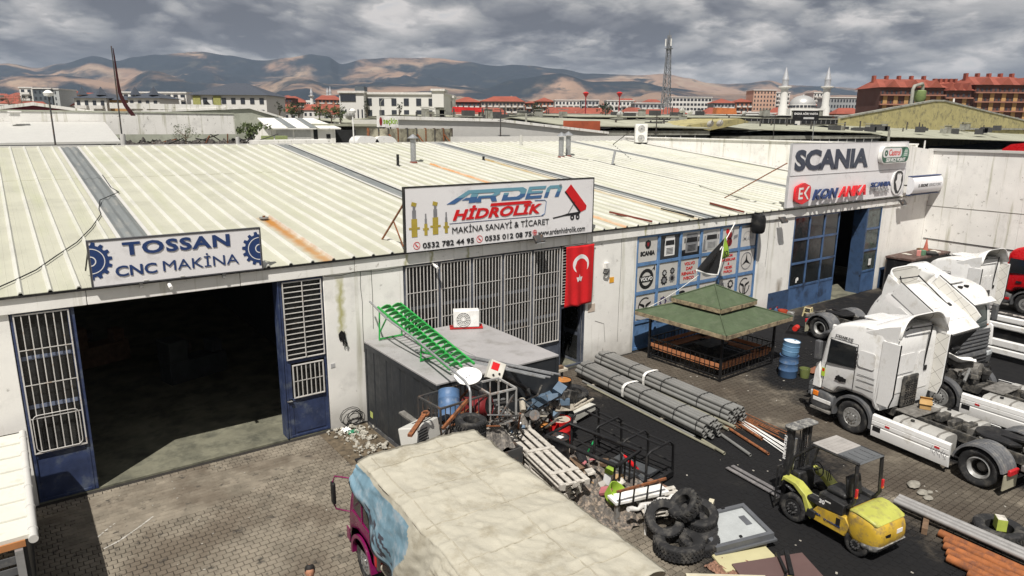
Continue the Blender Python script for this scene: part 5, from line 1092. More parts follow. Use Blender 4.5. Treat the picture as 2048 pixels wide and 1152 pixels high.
# local: y forward, front axle at y=0
cp = smooth_poly([(.78,.55),(.55,.55),(.45,.95),(-.45,.95),(-.5,.6),(-.78,.6),(-.8,2.15),(-.55,2.42),(.25,2.42),(.62,2.1),(.82,1.35),(.88,.9)], 1)
pillow(MB(), cp, 1.15, .14, lambda x_, a, b_: (x_*(1-.06*max(0, b_-1.4)), a, b_)).build('cab', MAG, tk, smooth=40)
for s_ in (-1, 1):
    MB().prism([(.50,1.45),(.36,2.12),(.02,2.14),(.02,1.42)], s_*1.07, s_*1.135, 'x').build('quarter_window', GLASS, tk); MB().prism([(-.05,1.42),(-.05,2.14),(-.52,2.12),(-.55,1.38)], s_*1.07, s_*1.136, 'x').build('door_window', GLASS, tk)
    for a, b_ in (((-.02,1.36),(-.02,2.2)),((.55,1.36),(-.62,1.33))): MB().bar((s_*1.14,*a),(s_*1.14,*b_),.03).build('window_trim', MAG, tk)
    rg = []
    for a_ in range(-5, 186, 12):
        ca, sa = math.cos(R(a_)), math.sin(R(a_)); rg.append([(s_*.85,.58*ca,.46+.58*sa),(s_*1.2,.58*ca,.46+.58*sa),(s_*1.2,.50*ca,.46+.50*sa),(s_*.85,.50*ca,.46+.50*sa)])
    MB().loft(rg).build('front_fender', MAG, tk, smooth=40)
    wheel(tk, (s_*1.0,0,.45), .45, .26, s_, 'front', LWH); wheel(tk, (s_*.88,-3.6,.45), .45, .5, s_, 'rear', LWH)
    MB().tube([(s_*1.08,.62,2.05),(s_*1.38,.86,2.08),(s_*1.42,.88,1.95)], .018, 6).build('mirror_arm', MAG, tk, smooth=60); MB().tube([(s_*1.12,.7,1.25),(s_*1.38,.86,1.32),(s_*1.42,.88,1.45)], .018, 6).build('mirror_arm', MAG, tk, smooth=60); MB().box((s_*1.42,.88,1.7),(.07,.16,.48)).build('mirror', BLACK, tk, bevel=.02)
    MB().bx(s_*1.19-.01,s_*1.19+.01,.62,.8,.62,.9).build('vent_panel', MAG, tk)
    MB().bx(s_*.38-.05,s_*.38+.05,-5.6,.6,.55,.75).build('frame_rail', CHAS, tk)
MB().prism([(.66,2.02),(.30,2.40),(.36,2.44),(.76,2.02)], -1.08, 1.08, 'x').build('windscreen', GLASS, tk); MB().bx(-1.0,1.0,.28,.66,2.425,2.46).build('visor', BLACK, tk)
MB().bx(-1.12,1.12,.84,.95,.4,.62).build('bumper', PLAST, tk, bevel=.03)
# bed: floor boards, red headboard, hoops
MB().bx(-1.24,1.24,-.98,-.90,.95,2.2).build('headboard', RED, tk)
for k_ in range(24): MB().bx(-1.18,1.18,-1.2-.2*k_,-1.015-.2*k_,.93,.99).build('bed_board', WOOD, tk)
for s_ in (-1, 1):
    for yy in (-1.02,-2.4,-3.8,-5.4): MB().bx(s_*1.2-.03,s_*1.2+.03,yy-.03,yy+.03,.9,2.95).build('bed_post', DKSTEEL, tk)
    if s_ > 0: MB().bx(1.22,1.25,-5.7,-1.0,.9,1.5).build('side_board', RED, tk)
MB().bx(-1.25,1.25,-5.75,-5.70,.9,1.5).build('tail_board', RED, tk)
TARP = pm('cream_tarpaulin', (.425,.40,.325), .7, var=.09, sc_=1.6, dirt=(.32,.29,.22), damt=.32, dsc=2.2, bump=.7, bsc=22)
TARPB = pm('blue_tarpaulin', (.16,.27,.34), .65, var=.2, sc_=3, dirt=(.30,.36,.40), damt=.35, dsc=3, bump=.3, bsc=10); TARPG = pm('dark_graphic', (.05,.05,.065), .7)
def crumple(x_, y_, k=1.0):
    q_ = V((x_*1.4, y_*1.4, 0)); f_ = V(((x_*.8+y_*.5)*2.2,(y_*.8-x_*.5)*.7,0)); return k*(.030*mnoise.ridged_multi_fractal(f_, .9, 2.1, 3, .9, 2.0)-.03+.020*mnoise.fractal(q_+V((3,1,0)), .9, 2.1, 4) + .016*mnoise.ridged_multi_fractal(q_*2.6+V((1,5,0)), .9, 2.1, 4, .9, 2.0))
def tarptop(u, v):
    x_ = -1.3+2.6*u; y_ = -.42-5.6*v
    hoop = -.07*math.sin(math.pi*((y_+1.02)/1.4 % 1.0))**2 if -5.5 < y_ < -1.0 else -.02
    edge = .06*(abs(2*u-1))**14; ridge = .012*math.exp(-((abs(x_)-.45)/.02)**2)+.02*math.exp(-(((y_+1.02) % 1.4 if (y_+1.02) % 1.4 < .7 else (y_+1.02) % 1.4-1.4)/.03)**2)
    return V((x_, y_, 3.02+hoop*.55-edge+ridge+crumple(x_, y_)))
tp = MB().grid(tarptop, 70, 130).build('tarpaulin', TARP, tk, smooth=60); sd = tp.modifiers.new('s','SOLIDIFY'); sd.thickness = .012
# hanging sides: right side long, left side gathered up (blue reverse showing), front flap
def right(u, v): t_ = tarptop(1, u); return V((t_.x+.02+.10*v+.05*math.sin(u*40+v*2)*v, t_.y, t_.z-1.75*v))
MB().grid(right, 110, 16).build('tarpaulin_side', TARP, tk, smooth=60)
def drop(u): return .55+.75*math.sin(min(1,u*1.9)*math.pi*.62)**1.4 if u < .5 else 1.0
def left(u, v):
    t_ = tarptop(0, u); d = .35+1.05*max(0, math.sin(math.pi*min(1, u/.62)))**.8+ (0 if u < .35 else .5*(u-.35)/.65)
    return V((t_.x-.16*math.sin(v*2.2)+.07*math.sin(u*34+v*5)*v+crumple(u*4, v*3, .8), t_.y-.10*v*math.sin(u*9), t_.z-d*v))
mbl = MB(); nu, nv = 110, 26
vv = [left(i/nu, j/nv) for j in range(nv+1) for i in range(nu+1)]; fs = [(j*(nu+1)+i, j*(nu+1)+i+1, (j+1)*(nu+1)+i+1, (j+1)*(nu+1)+i) for j in range(nv) for i in range(nu)]
n0 = 0; mbl.v = [tuple(p) for p in vv]
for f in fs:
    i = f[0] % (nu+1); j = f[0]//(nu+1); u, v = i/nu, j/nv
    g_ = .10 < u < .30 and .5 < v < .92 and math.sin(u*95+3.2*math.sin(v*14)) > .15
    mbl.f.append(list(f)); mbl.mi.append(0 if (u > .40+.05*math.sin(v*5) or v < .05) else (2 if g_ else 1))
MB_l = mbl.build('tarpaulin_flap', [TARP, TARPB, TARPG], tk, smooth=60)
for k_ in range(5):
    yy = -1.02-1.1*k_; m_ = MB(); m_.tube([tarptop(i/30, (-.42-yy)/5.6)+V((0,0,.004)) for i in range(1,30)], .010, 5); m_.build('tarpaulin_seam', pm('seam_shade',(.39,.36,.285),.8), tk, smooth=60)
for uu in (.09,.62): m_ = MB(); m_.tube([tarptop(uu, i/60)+V((0,0,.004)) for i in range(1,60)], .011, 5); m_.build('tarpaulin_seam', _M['seam_shade'], tk, smooth=60)
def frontflap(u, v): t_ = tarptop(u, 0); return V((t_.x*(1-.02*v), t_.y+.05+.05*math.sin(u*25)*v, t_.z-.75*v-.25*v*(1-u)))
MB().grid(frontflap, 40, 12).build('tarpaulin_front', TARP, tk, smooth=60)
mbr = MB(); mbr.tube([left(i/60, 1.0)+V((-.01,0,0)) for i in range(0, 61)], .022, 6); mbr.build('tarpaulin_hem', BLACK, tk, smooth=60)
# ================================================================ FORKLIFT
YEL = pm('forklift_yellow', (.52,.34,.035), .45, var=.15, sc_=3, dirt=(.26,.18,.07), damt=.4, dsc=5); LIMEY = pm('sunbleached_lime', (.43,.44,.09), .5, var=.12, sc_=3, dirt=(.30,.28,.09), damt=.35, dsc=5)
FBLK = pm('forklift_black', (.018,.018,.019), .5, var=.3, dirt=(.06,.056,.05), damt=.3, dsc=4); SCUF = pm('scuffed_grey', (.10,.10,.10), .7, var=.4, dirt=(.33,.32,.29), damt=.45, dsc=9)
fk = thing('forklift', 'yellow and black forklift truck standing on the oily yard', 'forklift', (15.0,-11.42,0), R(-6.5))
# chassis side, counterweight, hood
def rp(poly, x0, x1, nm, m_, bev=.02): return MB().prism(poly, x0, x1, 'x').build(nm, m_, fk, bevel=bev)
for s_ in (-1, 1):
    rp([(-.42,.32),(-1.35,.32),(-1.45,.62),(-1.32,.78),(-.62,.72),(-.48,.52)], min(s_*.42,s_*.56), max(s_*.42,s_*.56), 'side_panel', YEL)
    rp([(.40,.86),(.32,.94),(.05,.92),(-.22,.74),(-.36,.42),(-.48,.30),(-.46,.55),(-.30,.84),(-.02,1.0),(.36,1.02)], min(s_*.34,s_*.60), max(s_*.34,s_*.60), 'front_fender', LIMEY, .012)
    rp([(-.36,.36),(-.58,.36),(-.62,.56),(-.40,.56)], min(s_*.44,s_*.62), max(s_*.44,s_*.62), 'step', FBLK)
    wheel(fk, (s_*.50,0,.35), .35, .24, s_, 'front', FBLK); wheel(fk, (s_*.44,-1.62,.28), .28, .2, s_, 'front', FBLK)
    rp([(-.30,.74),(-.62,.72),(-1.25,.78),(-1.28,1.05),(-.85,1.08),(-.62,.86),(-.34,.86)], min(s_*.40,s_*.575), max(s_*.40,s_*.575), 'hood_side', FBLK)
    MB().bx(min(s_*.56,s_*.57),max(s_*.56,s_*.57),-1.22,-1.12,.48,.68).build('tie_slot', BLACK, fk)
cwp = smooth_poly([(-1.36,.30),(-1.30,.98),(-1.5,1.06),(-1.95,.98),(-2.12,.82),(-2.14,.45),(-2.02,.28)], 1)
mb = MB(); pillow(mb, cwp, .57, .14, lambda x_, a, b_: (x_*(1-.20*max(0, -a-1.7)), a, b_)); cw = mb.build('counterweight', YEL, fk, smooth=40)
mb = MB(); pillow(mb, smooth_poly([(-1.34,.99),(-1.5,1.085),(-1.94,1.0),(-2.08,.88),(-1.9,.90),(-1.5,.97)],1), .55, .05, lambda x_, a, b_: (x_*(1-.20*max(0, -a-1.7)), a, b_)); mb.build('counterweight_top', LIMEY, fk, smooth=50)
mb = MB(); pillow(mb, smooth_poly([(-1.7,.26),(-1.72,.46),(-2.16,.48),(-2.06,.26)],1), .575, .08, lambda x_, a, b_: (x_*(1-.20*max(0, -a-1.7)), a, b_)); mb.build('bumper_skirt', SCUF, fk, smooth=40)
MB().box((-.28,-2.115,.66),(.3,.03,.07),(0,0,R(-5))).build('tow_slot', BLACK, fk); MB().box((.2,-2.12,.68),(.2,.03,.1)).build('paint_patch', WHITE, fk)
MB().bx(-.40,.40,-1.30,-.5,.5,.98).build('engine_hood', FBLK, fk, bevel=.04); MB().bx(-.44,.44,-.52,.3,.44,.5).build('floor_plate', SCUF, fk); MB().bx(-.30,.30,.12,.36,.5,1.12).build('cowl', FBLK, fk, bevel=.04)
MB().box((0,-.82,1.05),(.5,.5,.13)).build('seat_cushion', FBLK, fk, bevel=.05); MB().box((0,-1.08,1.32),(.46,.12,.5),(R(-12),0,0)).build('seat_back', FBLK, fk, bevel=.05)
MB().cyl((0,.2,1.08),(0,-.12,1.26),.025,n=8).build('steering_column', FBLK, fk); m_ = MB(); ax = V((0,-.32,.20)).normalized(); q_ = rot_to(ax); m_.tube([V((0,-.14,1.28))+q_ @ V((.17*math.cos(i*.3927), .17*math.sin(i*.3927), 0)) for i in range(17)], .016, 6); sw = m_.build('steering_wheel', FBLK, fk, smooth=60)
m_ = MB()
for i in range(3): a_ = i*2.094; m_.bar(V((0,-.14,1.28)), V((0,-.14,1.28))+q_ @ V((.165*math.cos(a_), .165*math.sin(a_), 0)), .018)
m_.build('wheel_spokes', FBLK, sw)
for k_, xx in enumerate((.2,.26,.32)): MB().cyl((xx,-.3,.98),(xx,-.22,1.22),.01,n=6).build('lever', BLACK, fk)
# overhead guard
for s_ in (-1, 1):
    MB().tube([(s_*.44,.34,1.0),(s_*.43,.22,1.55),(s_*.42,-.28,2.04)], .035, 6).build('front_pillar', FBLK, fk, smooth=60); MB().tube([(s_*.46,-1.30,.98),(s_*.46,-1.42,1.2),(s_*.44,-1.38,2.04)], .042, 6).build('rear_pillar', FBLK, fk, smooth=60)
    m_ = MB(); m_.box((s_*.47,-1.46,1.42),(.06,.05,.2)); m_.build('tail_lamp', REDL, fk, bevel=.01); MB().box((s_*.47,-1.462,1.33),(.05,.05,.05)).build('indicator', ORG, fk)
    MB().tube([(s_*.43,-.24,2.06),(s_*.43,-1.42,2.08)], .035, 6).build('guard_rail', FBLK, fk)
MB().bx(-.43,.43,-.86,-.22,2.085,2.105).build('canopy_plate', pm('canopy_grey',(.36,.34,.32),.6,var=.15), fk, bevel=.008)
MB().bx(-.43,.43,-1.44,-.862,2.08,2.10).build('rear_canopy_plate', pm('canopy_dark',(.11,.115,.12),.5,var=.15), fk, bevel=.008)
for k_ in range(5): MB().bx(-.34,.34,-.80+.11*k_,-.755+.11*k_,2.105,2.118).build('canopy_rib', _M['canopy_grey'], fk, bevel=.008)
for k_ in range(4): MB().prism(rrect(-.38+.2*k_,-.22+.2*k_,-1.38,-.94,.06,3), 2.10, 2.112, 'z').build('canopy_pressing', _M['canopy_dark'], fk)
# mast, carriage, forks
for s_ in (-1, 1):
    MB().bx(s_*.34-.05,s_*.34+.05,.40,.54,.08,2.14).build('mast_channel', FBLK, fk, bevel=.008); MB().bx(s_*.25-.035,s_*.25+.035,.42,.55,.12,2.10).build('inner_channel', FBLK, fk); MB().cyl((s_*.2,.40,.2),(s_*.2,.40,1.9),.035,n=10).build('lift_cylinder', CHROME, fk, smooth=40)
    MB().bx(.07+s_*.10-.06,.07+s_*.10+.06,.645,2.6,.05,.085).build('fork', pm('worn_fork',(.20,.19,.19),.45,.3,var=.2,dirt=(.32,.30,.29),damt=.3,dsc=5), fk, bevel=.006); MB().bx(.07+s_*.10-.06,.07+s_*.10+.06,.59,.64,.05,.55).build('fork_shank', FBLK, fk)
    MB().cyl((s_*.36,.1,.6),(s_*.36,.42,.7),.035,n=8).build('tilt_cylinder', CHROME, fk)
MB().bx(-.42,.42,.36,.58,2.14,2.2).prism(rrect(-.46,.46,.26,.60,.1,4),2.20,2.235,'z').build('mast_crown', SCUF, fk, bevel=.01)
for zz in (.18,.5): MB().bx(-.5,.5,.555,.588,zz,zz+.1).build('carriage_bar', FBLK, fk)
m_ = MB().bx(-.55,-.52,.56,.59,.1,1.18).bx(.52,.55,.56,.59,.1,1.18).bx(-.52,.52,.56,.59,1.14,1.18)
m_.build('load_backrest', FBLK, fk)
for k_ in range(6): MB().bx(-.40+.16*k_-.012,-.40+.16*k_+.012,.565,.585,.6,1.14).build('backrest_bar', FBLK, fk)
for k_ in range(4): MB().tube([(-.12+.08*k_,.36,2.1),(-.14+.08*k_,.30,1.4),(-.12+.06*k_,.34,.7)], .014, 5).build('hydraulic_hose', BLACK, fk, smooth=60)
def ftext(s, y_, z_, w_, h_, m_, x_=-.577, up_=False, bold=.03):
    t_ = text(s, 0, 0, w_, h_, m_, fk, bold=bold); t_.location = (x_, y_, z_); t_.rotation_euler = (0, 0, R(-90))
    if up_: t_.rotation_mode = 'XYZ'; t_.matrix_local = Matrix.Translation((x_, y_, z_)) @ Matrix.Rotation(R(-90),4,'Z') @ Matrix.Rotation(R(-90),4,'Y')
ftext('30', -.66, .83, .14, .1, WHTP); ftext('KOMATSU', .50, 1.35, .62, .075, WHTP, -.395, True, .05); ftext('TEMSA', -.5, .50, .24, .05, NAVYP, -.572); ftext('İŞ MAKİNALARI', -.82, .47, .42, .05, NAVYP, -.572)
MB().bx(-.582,-.577,-.95,-.8,.93,.96).build('decal', WHITE, fk)
# ================================================================ CONTAINER, SCRAP, TYRES
CONT = pm('charcoal_panel', (.022,.025,.029), .5, var=.15, sc_=1.5, dirt=(.05,.05,.05), damt=.2); CROOF = pm('grey_container_roof', (.34,.33,.33), .6, var=.08, sc_=1.2, dirt=(.25,.24,.23), damt=.3, dsc=1.5)
def site_box(x0, x1, lab):
    c = thing('site_container', lab, 'container', (x0, -.35, 0)); w_, l = x1-x0, 4.42
    MB().bx(.03,w_-.03,-l+.03,-.03,.06,2.7).build('core', CONT, c)
    MB().bx(0,w_,-l,0,2.70,2.76).build('roof', CROOF, c, bevel=.012)
    for a in (0, w_-.09): 
        for b_ in (-l, -.09): MB().bx(a-.004,a+.094,b_-.004,b_+.094,.04,2.698).build('corner_post', CONT, c)
    for yy in (-.004, -l-.004): MB().bx(.092,w_-.092,yy-.0,yy+.06,.02,.14).build('base_rail', PLAST, c)
    MB().bx(-.012,.07,-l+.092,-.092,.0,.13).build('base_rail', PLAST, c); MB().bx(-.012,.05,-l+.092,-.092,2.56,2.698).build('top_rail', CONT, c)
    n_ = 5; ww = (l-.2)/n_
    for k_ in range(n_):
        a = -.1-ww*k_; MB().prism([(.018,a),(.0,a-.05),(.0,a-ww*.6),(.018,a-ww*.6-.05),(.018,a-ww),(.06,a-ww),(.06,a)], .132, 2.558, 'z').build('wall_panel', CONT, c)
        MB().prism([(w_-.03,a),(w_,a-.06),(w_,a-ww*.5),(w_-.03,a-ww*.5-.06),(w_-.03,a-ww),(w_-.06,a-ww),(w_-.06,a)], .132, 2.69, 'z').build('wall_panel', CONT, c)
    return c
c = site_box(8.42, 10.44, 'charcoal site container nearest the open doorway, green rack on its roof'); MB().bx(-.006,-.002,-.42,-.24,.35,.55).build('yellow_label', pm('lime_label',(.45,.5,.15),.6), c)
site_box(10.47, 12.52, 'charcoal site container carrying the small white air conditioner')
condenser((11.75,-.95,2.78), R(-28), 'small white air conditioner on a red skid on the container roof', .84, .62, .32, 1, RED)
# green slatted rack
GRN = pm('bright_green_paint', (.025,.34,.06), .4, var=.1, dirt=(.015,.2,.04), damt=.2)
gr = thing('green_rack', 'bright green sloping rack with two rows of scalloped plates on the container', 'rack', (8.85,-.5,2.765), R(2))
LN = 4.0
def gz(y_): return 1.05+.215*y_     # y runs 0 .. -LN
for xx in (0, .38, .78): MB().bar((xx,0,gz(0)),(xx,-LN,gz(-LN)),.05,.06).build('rail', GRN, gr)
for k_ in range(2):
    xa = .04+.38*k_
    pl = MB(); n_ = 7
    pl.prism([(xa+.0,0),(xa+.33,0)]+[(xa+.33*(1-i/n_), .06+.09*math.sin(math.pi*i/n_)) for i in range(n_+1)], -.012, .012, 'y'); me = pl.mesh('scalloped_plate', GRN)
    for j in range(17):
        yy = -.12-j*.232; inst(me, 'scalloped_plate', gr, (0, yy, gz(yy)-.02), (R(28),0,0))
for yy, hh in ((-.1, None), (-2.55, None)):
    for xx in (0, .78): MB().bar((xx,yy,gz(yy)),(xx-.03,yy+.02,.02),.045).build('leg', GRN, gr)
    MB().bar((0,yy+.02,.05),(.78,yy+.02,.05),.045).build('foot_bar', GRN, gr); MB().bar((0,yy,.3),(.0,yy-.5,gz(yy-.5)-.03),.035).build('brace', GRN, gr)
tag(MB().tube([V((8.7,-.25,3.95)), V((8.55,-.6,4.05)), V((8.6,-1.6,3.75)), V((8.75,-3.2,3.45)), V((8.5,-5.1,3.38)), V((8.3,-6.3,3.36)), V((8.23,-6.62,3.3)), V((8.22,-6.68,3.2)), V((8.22,-6.7,1.2))], .03, 8).build('bent_pipe', GALV, smooth=60), 'long thin galvanised pipe bent down at its end over the scrap', 'pipe')
# ---------- scrap skip and what lies on it
sk = thing('scrap_skip', 'dark steel skip heaped with scrap in front of the container', 'skip', (7.65,-6.4,0))
MB().bx(0,2.35,0,.06,.1,1.2).bx(0,2.35,1.44,1.5,.1,1.2).bx(0,.06,.062,1.438,.1,1.2).bx(2.29,2.35,.062,1.438,.1,1.2).bx(.062,2.288,.062,1.438,.1,.16).build('tub', DKSTEEL, sk)
m_ = MB().grid(lambda u, v: (.08+2.19*u, .08+1.34*v, 1.1+.75*min(1,6*u,6*(1-u))*min(1,5*v+.2,5*(1-v)+.2)+.22*mnoise.fractal(V((u*9,v*4,1)),.9,2,4)), 40, 16); stuff(m_.build('scrap_heap', pm('scrap_mix',(.13,.12,.11),.85,var=.5,sc_=12,dirt=(.30,.27,.23),damt=.4,dsc=14,bump=.5), sk))
for yy in (.2,1.25): MB().bx(.1,2.25,yy-.08,yy+.08,0,.098).build('skid', DKSTEEL, sk)
def cage(name, lab, P0, size, rz, mat_, nb, r_=.014, tilt=(0,0)):
    o = thing(name, lab, 'cage', P0, rot=(tilt[0], tilt[1], rz)); a, b_, h = size
    for z_ in (0, h):
        for p_, q_ in (((0,0),(a,0)),((a,0),(a,b_)),((a,b_),(0,b_)),((0,b_),(0,0))): MB().bar((*p_,z_),(*q_,z_),.045).build('rail', mat_, o)
    for p_ in ((0,0),(a,0),(a,b_),(0,b_)): MB().bar((*p_,0),(*p_,h),.04).build('post', mat_, o)
    for i in range(1, nb):
        t_ = i/nb
        for p_ in ((a*t_,0),(a*t_,b_)): MB().cyl((*p_,0),(*p_,h),r_,n=6).build('bar', mat_, o)
    for i in range(1, max(2, nb//2)):
        t_ = i/max(2, nb//2)
        for p_ in ((0,b_*t_),(a,b_*t_)): MB().cyl((*p_,0),(*p_,h),r_,n=6).build('bar', mat_, o)
    return o
cage('wire_cage', 'rusty barred crate full of scrap standing on the skip', (7.72,-6.15,1.93), (1.42,.95,.80), R(4), DKSTEEL, 10)
cage('scrap_rack', 'pale grey welded rack propped at the right end of the skip', (9.16,-6.12,1.90), (.78,.85,.85), R(-3), pm('grey_primer',(.33,.33,.32),.6,dirt=(.2,.1,.05),damt=.3,dsc=6), 3, .02)
tag(MB().bx(0,.16,0,1.75,0,.05).build('angle_iron', DUSTY, loc=(7.55,-6.5,1.98), rot=(R(8),0,R(8))), 'grey steel channel lying along the left edge of the barred crate', 'steel bar')
tag(MB().bar(atY(885,858,-6.3),atY(935,800,-6.2),.07).build('angle_iron', RUST), 'rusty red bar leaning across the front of the barred crate', 'steel bar')
o = thing('tow_bar', 'rusty tow bar with ring end sticking out left of the crate', 'tow bar', tuple(atY(850,838,-6.5)), rot=(R(-12),0,R(130))); MB().bar((0,0,.12),(0,.9,.2),.1,.06).build('arm', RUST, o); MB().lathe([(.06,-.02),(.1,-.02),(.1,.02),(.06,.02)], 14, (0,-.06,.11), (0,0,1), close=True).build('ring', RUST, o)
dish_p = tuple(atY(936,752,-5.5))
o = thing('satellite_dish', 'white satellite dish lying face up on the barred crate', 'dish', dish_p, rot=(R(14),R(-12),0)); MB().lathe([(0,-.06),(.18,-.045),(.35,0),(.355,.006),(.35,.012),(.18,-.03),(0,-.045)], 28).build('reflector', WHITE, o, smooth=50); MB().bx(-.06,.06,-.06,.06,-.12,-.06).build('mount', STEEL, o); MB().cyl((.05,.02,-.03),(.05,.02,-.015),.012,n=8).cyl((-.05,.0,-.03),(-.05,.0,-.015),.012,n=8).build('bolt', BLACK, o)
def drum(name, lab, loc, m_, lid, r_=.29, h=.88, rot=None, top=None, rim=True):
    o = thing(name, lab, 'drum', loc, rot=rot or (0,0,random.random()*3))
    MB().lathe([(0,0),(r_*.97,0),(r_,.02),(r_,h*.3),(r_*1.03,h*.32),(r_*1.03,h*.34),(r_,h*.36),(r_,h*.64),(r_*1.03,h*.66),(r_*1.03,h*.68),(r_,h*.7),(r_,h-.02),(r_*1.02,h-.01),(r_*1.02,h),(r_*.96,h),(r_*.95,h-.03),(0,h-.03)], 30).build('barrel', m_, o, smooth=35)
    MB().cyl((0,0,h-.029),(0,0,h-.022),r_*.94,n=26).build('lid', lid, o); MB().cyl((r_*.6,0,h-.022),(r_*.6,0,h-.002),.035,n=10).build('bung', STEEL, o); return o
BLUEP = pm('blue_drum_paint', (.07,.14,.27), .45, var=.2, dirt=(.2,.24,.3), damt=.2, dsc=4)
drum('oil_drum', 'blue drum lying tilted inside the barred crate', tuple(atY(905,815,-5.75)-V((.1,0,.25))), BLUEP, BLUEP, .27, .7, (R(-35),R(25),0))
drum('oil_drum', 'dark red drum lying on its side in the barred crate', tuple(atY(930,812,-5.5)), pm('dark_red_paint',(.16,.012,.014),.5,dirt=(.08,.01,.01),damt=.3), BLACK, .24, .7, (R(80),0,R(30)))
PERF = pm('off_white_plastic', (.55,.54,.50), .5, var=.06)
o = thing('vented_box', 'off white perforated plastic crate at the left foot of the scrap', 'crate', tuple(atY(838,895,-6.75)), rot=(R(-14),R(6),R(28))); MB().bx(0,.95,0,.5,0,.45).build('crate_body', PERF, o, bevel=.03)
for a in range(7):
    for b_ in range(5): MB().bx(.06+.055*a,.10+.055*a,-.006,-.001,.08+.06*b_,.115+.06*b_).build('slot', BLKP, o)
for a in range(8):
    for b_ in range(3): MB().bx(.38+.065*a,.425+.065*a,.1+.11*b_,.15+.11*b_,.451,.456).build('slot', BLKP, o)
_ty = {}
def tyre(lab, loc, r_, w_, rot, lug=True, name='tyre', group=None, blocks=30, rows=2):
    key = (r_, w_, lug, blocks, rows)
    if key not in _ty:
        ri = r_*.56; m_ = MB().lathe(tyre_prof(r_, w_, ri), 44, axis=(0,0,1), close=True); me = m_.mesh('tyre', RUBBER, 45)
        tr = MB(); h = w_/2
        for k_ in range(blocks):
            for j in range(rows):
                a = 2*math.pi*(k_+.5*(j % 2))/blocks; z_ = -h*.78+(j+.5)*(w_*.78/rows); wd = 2*math.pi*r_/blocks*.55
                T_ = Matrix.Translation((math.cos(a)*(r_+.007), math.sin(a)*(r_+.007), z_)) @ Matrix.Rotation(a, 4, 'Z') @ Matrix.Rotation(R(18 if j % 2 else -18), 4, 'X')
                tr.T = T_; tr.box((0,0,0), (.028 if lug else .012, wd, w_*.72/rows)); tr.T = None
        _ty[key] = (me, tr.mesh('tread_blocks', RUBBER))
    me, tm = _ty[key]; o = inst(me, name, None, loc, rot); tag(o, lab, 'tyre', group); stuff(inst(tm, 'tread_blocks', o)); return o
tyre('black tyre on top of the short stack in front of the barred crate', tuple(atY(942,846,-6.95)), .34, .24, (R(4),R(3),0)); tyre('tyre under another in the short stack by the barred crate', tuple(atY(940,846,-6.95)-V((0,0,.25))), .36, .24, (0,0,1))
for k_ in range(6): tyre('tyre low in the stack hidden behind the tarpaulin', (atY(940,846,-6.95).x+.02*(k_ % 2),-6.95,.12+.245*k_*1.09), .38, .24, (0,0,k_), group='tyres low in the stack')
rn = random.Random(77)
for k_ in range(26):
    p_ = V((rn.uniform(7.8,9.8),rn.uniform(-6.3,-5.1),rn.uniform(1.85,2.2))); e_ = p_+V((rn.uniform(-.9,.9),rn.uniform(-.5,.3),rn.uniform(-.2,.5))); tag(MB().bar(p_, e_, rn.uniform(.03,.06), rn.uniform(.02,.05)).build('scrap_bar', (DKSTEEL,RUST,GALV,DUSTY)[k_ % 4]), ('dark','rusty','silvery','dusty')[k_ % 4]+' bar tangled in the scrap on the skip', 'steel bar', ('dark','rusty','silvery','dusty')[k_ % 4]+' bars in the skip')
for k_ in range(10): tag(MB().box((0,0,0),(rn.uniform(.2,.5),rn.uniform(.15,.4),rn.uniform(.05,.25))).build('scrap_lump', (BLACK,DUSTY,RUBBISH,DKSTEEL,CHAS)[k_ % 5], bevel=.02, loc=(rn.uniform(7.9,9.8),rn.uniform(-6.2,-5.2),rn.uniform(1.8,2.1)), rot=(rn.uniform(-.5,.5),rn.uniform(-.5,.5),rn.uniform(0,3))), ('black','dusty','pale','dark grey','greasy')[k_ % 5]+' metal lump in the scrap on the skip', 'scrap', ('black','dusty','pale','dark grey','greasy')[k_ % 5]+' lumps in the skip')
mats_ = (BLACK, CHAS, DUSTY, DKSTEEL, STEEL, RUST, pm('faded_blue_metal',(.10,.15,.21),.5), WOOD); kn = ('black','greasy','dusty','dark','silvery','rusty','faded blue','wooden')
for k_ in range(120):
    q_ = rn.random(); p_ = V((rn.uniform(10.1,11.5),rn.uniform(-5.4,-4.9),.3+1.75*q_*rn.random()**.3)) if k_ % 3 else V((rn.uniform(11.4,12.9),rn.uniform(-5.0,-4.7),.5+1.2*q_)); i_ = rn.randrange(8); m_ = MB()
    if k_ % 3 == 0: m_.box((0,0,0),(rn.uniform(.2,.6),rn.uniform(.15,.35),rn.uniform(.12,.4)))
    elif k_ % 3 == 1: m_.bar((0,0,0),(rn.uniform(-.8,.8),rn.uniform(-.5,.2),rn.uniform(-.3,.7)),rn.uniform(.03,.07))
    else: m_.cyl((0,0,0),(rn.uniform(-.4,.4),rn.uniform(-.3,.3),rn.uniform(.1,.4)),rn.uniform(.05,.16),n=12)
    tag(m_.build('scrap_part', mats_[i_], bevel=.008 if k_ % 3 == 0 else 0, loc=p_, rot=(rn.uniform(-.5,.5),rn.uniform(-.5,.5),rn.uniform(0,3))), kn[i_]+' scrap part in the heap against the container end', 'scrap', kn[i_]+' scrap parts by the container')
stuff(MB().grid(lambda u, v: (10.05+1.5*u, -5.6+.8*v, .05+1.35*math.sin(math.pi*u)**.5*math.sin(math.pi*(.15+.85*v)*.6)+.2*mnoise.fractal(V((u*9,v*5,7)),.9,2,4)), 40, 18).build('scrap_mound', _M['scrap_mix']))
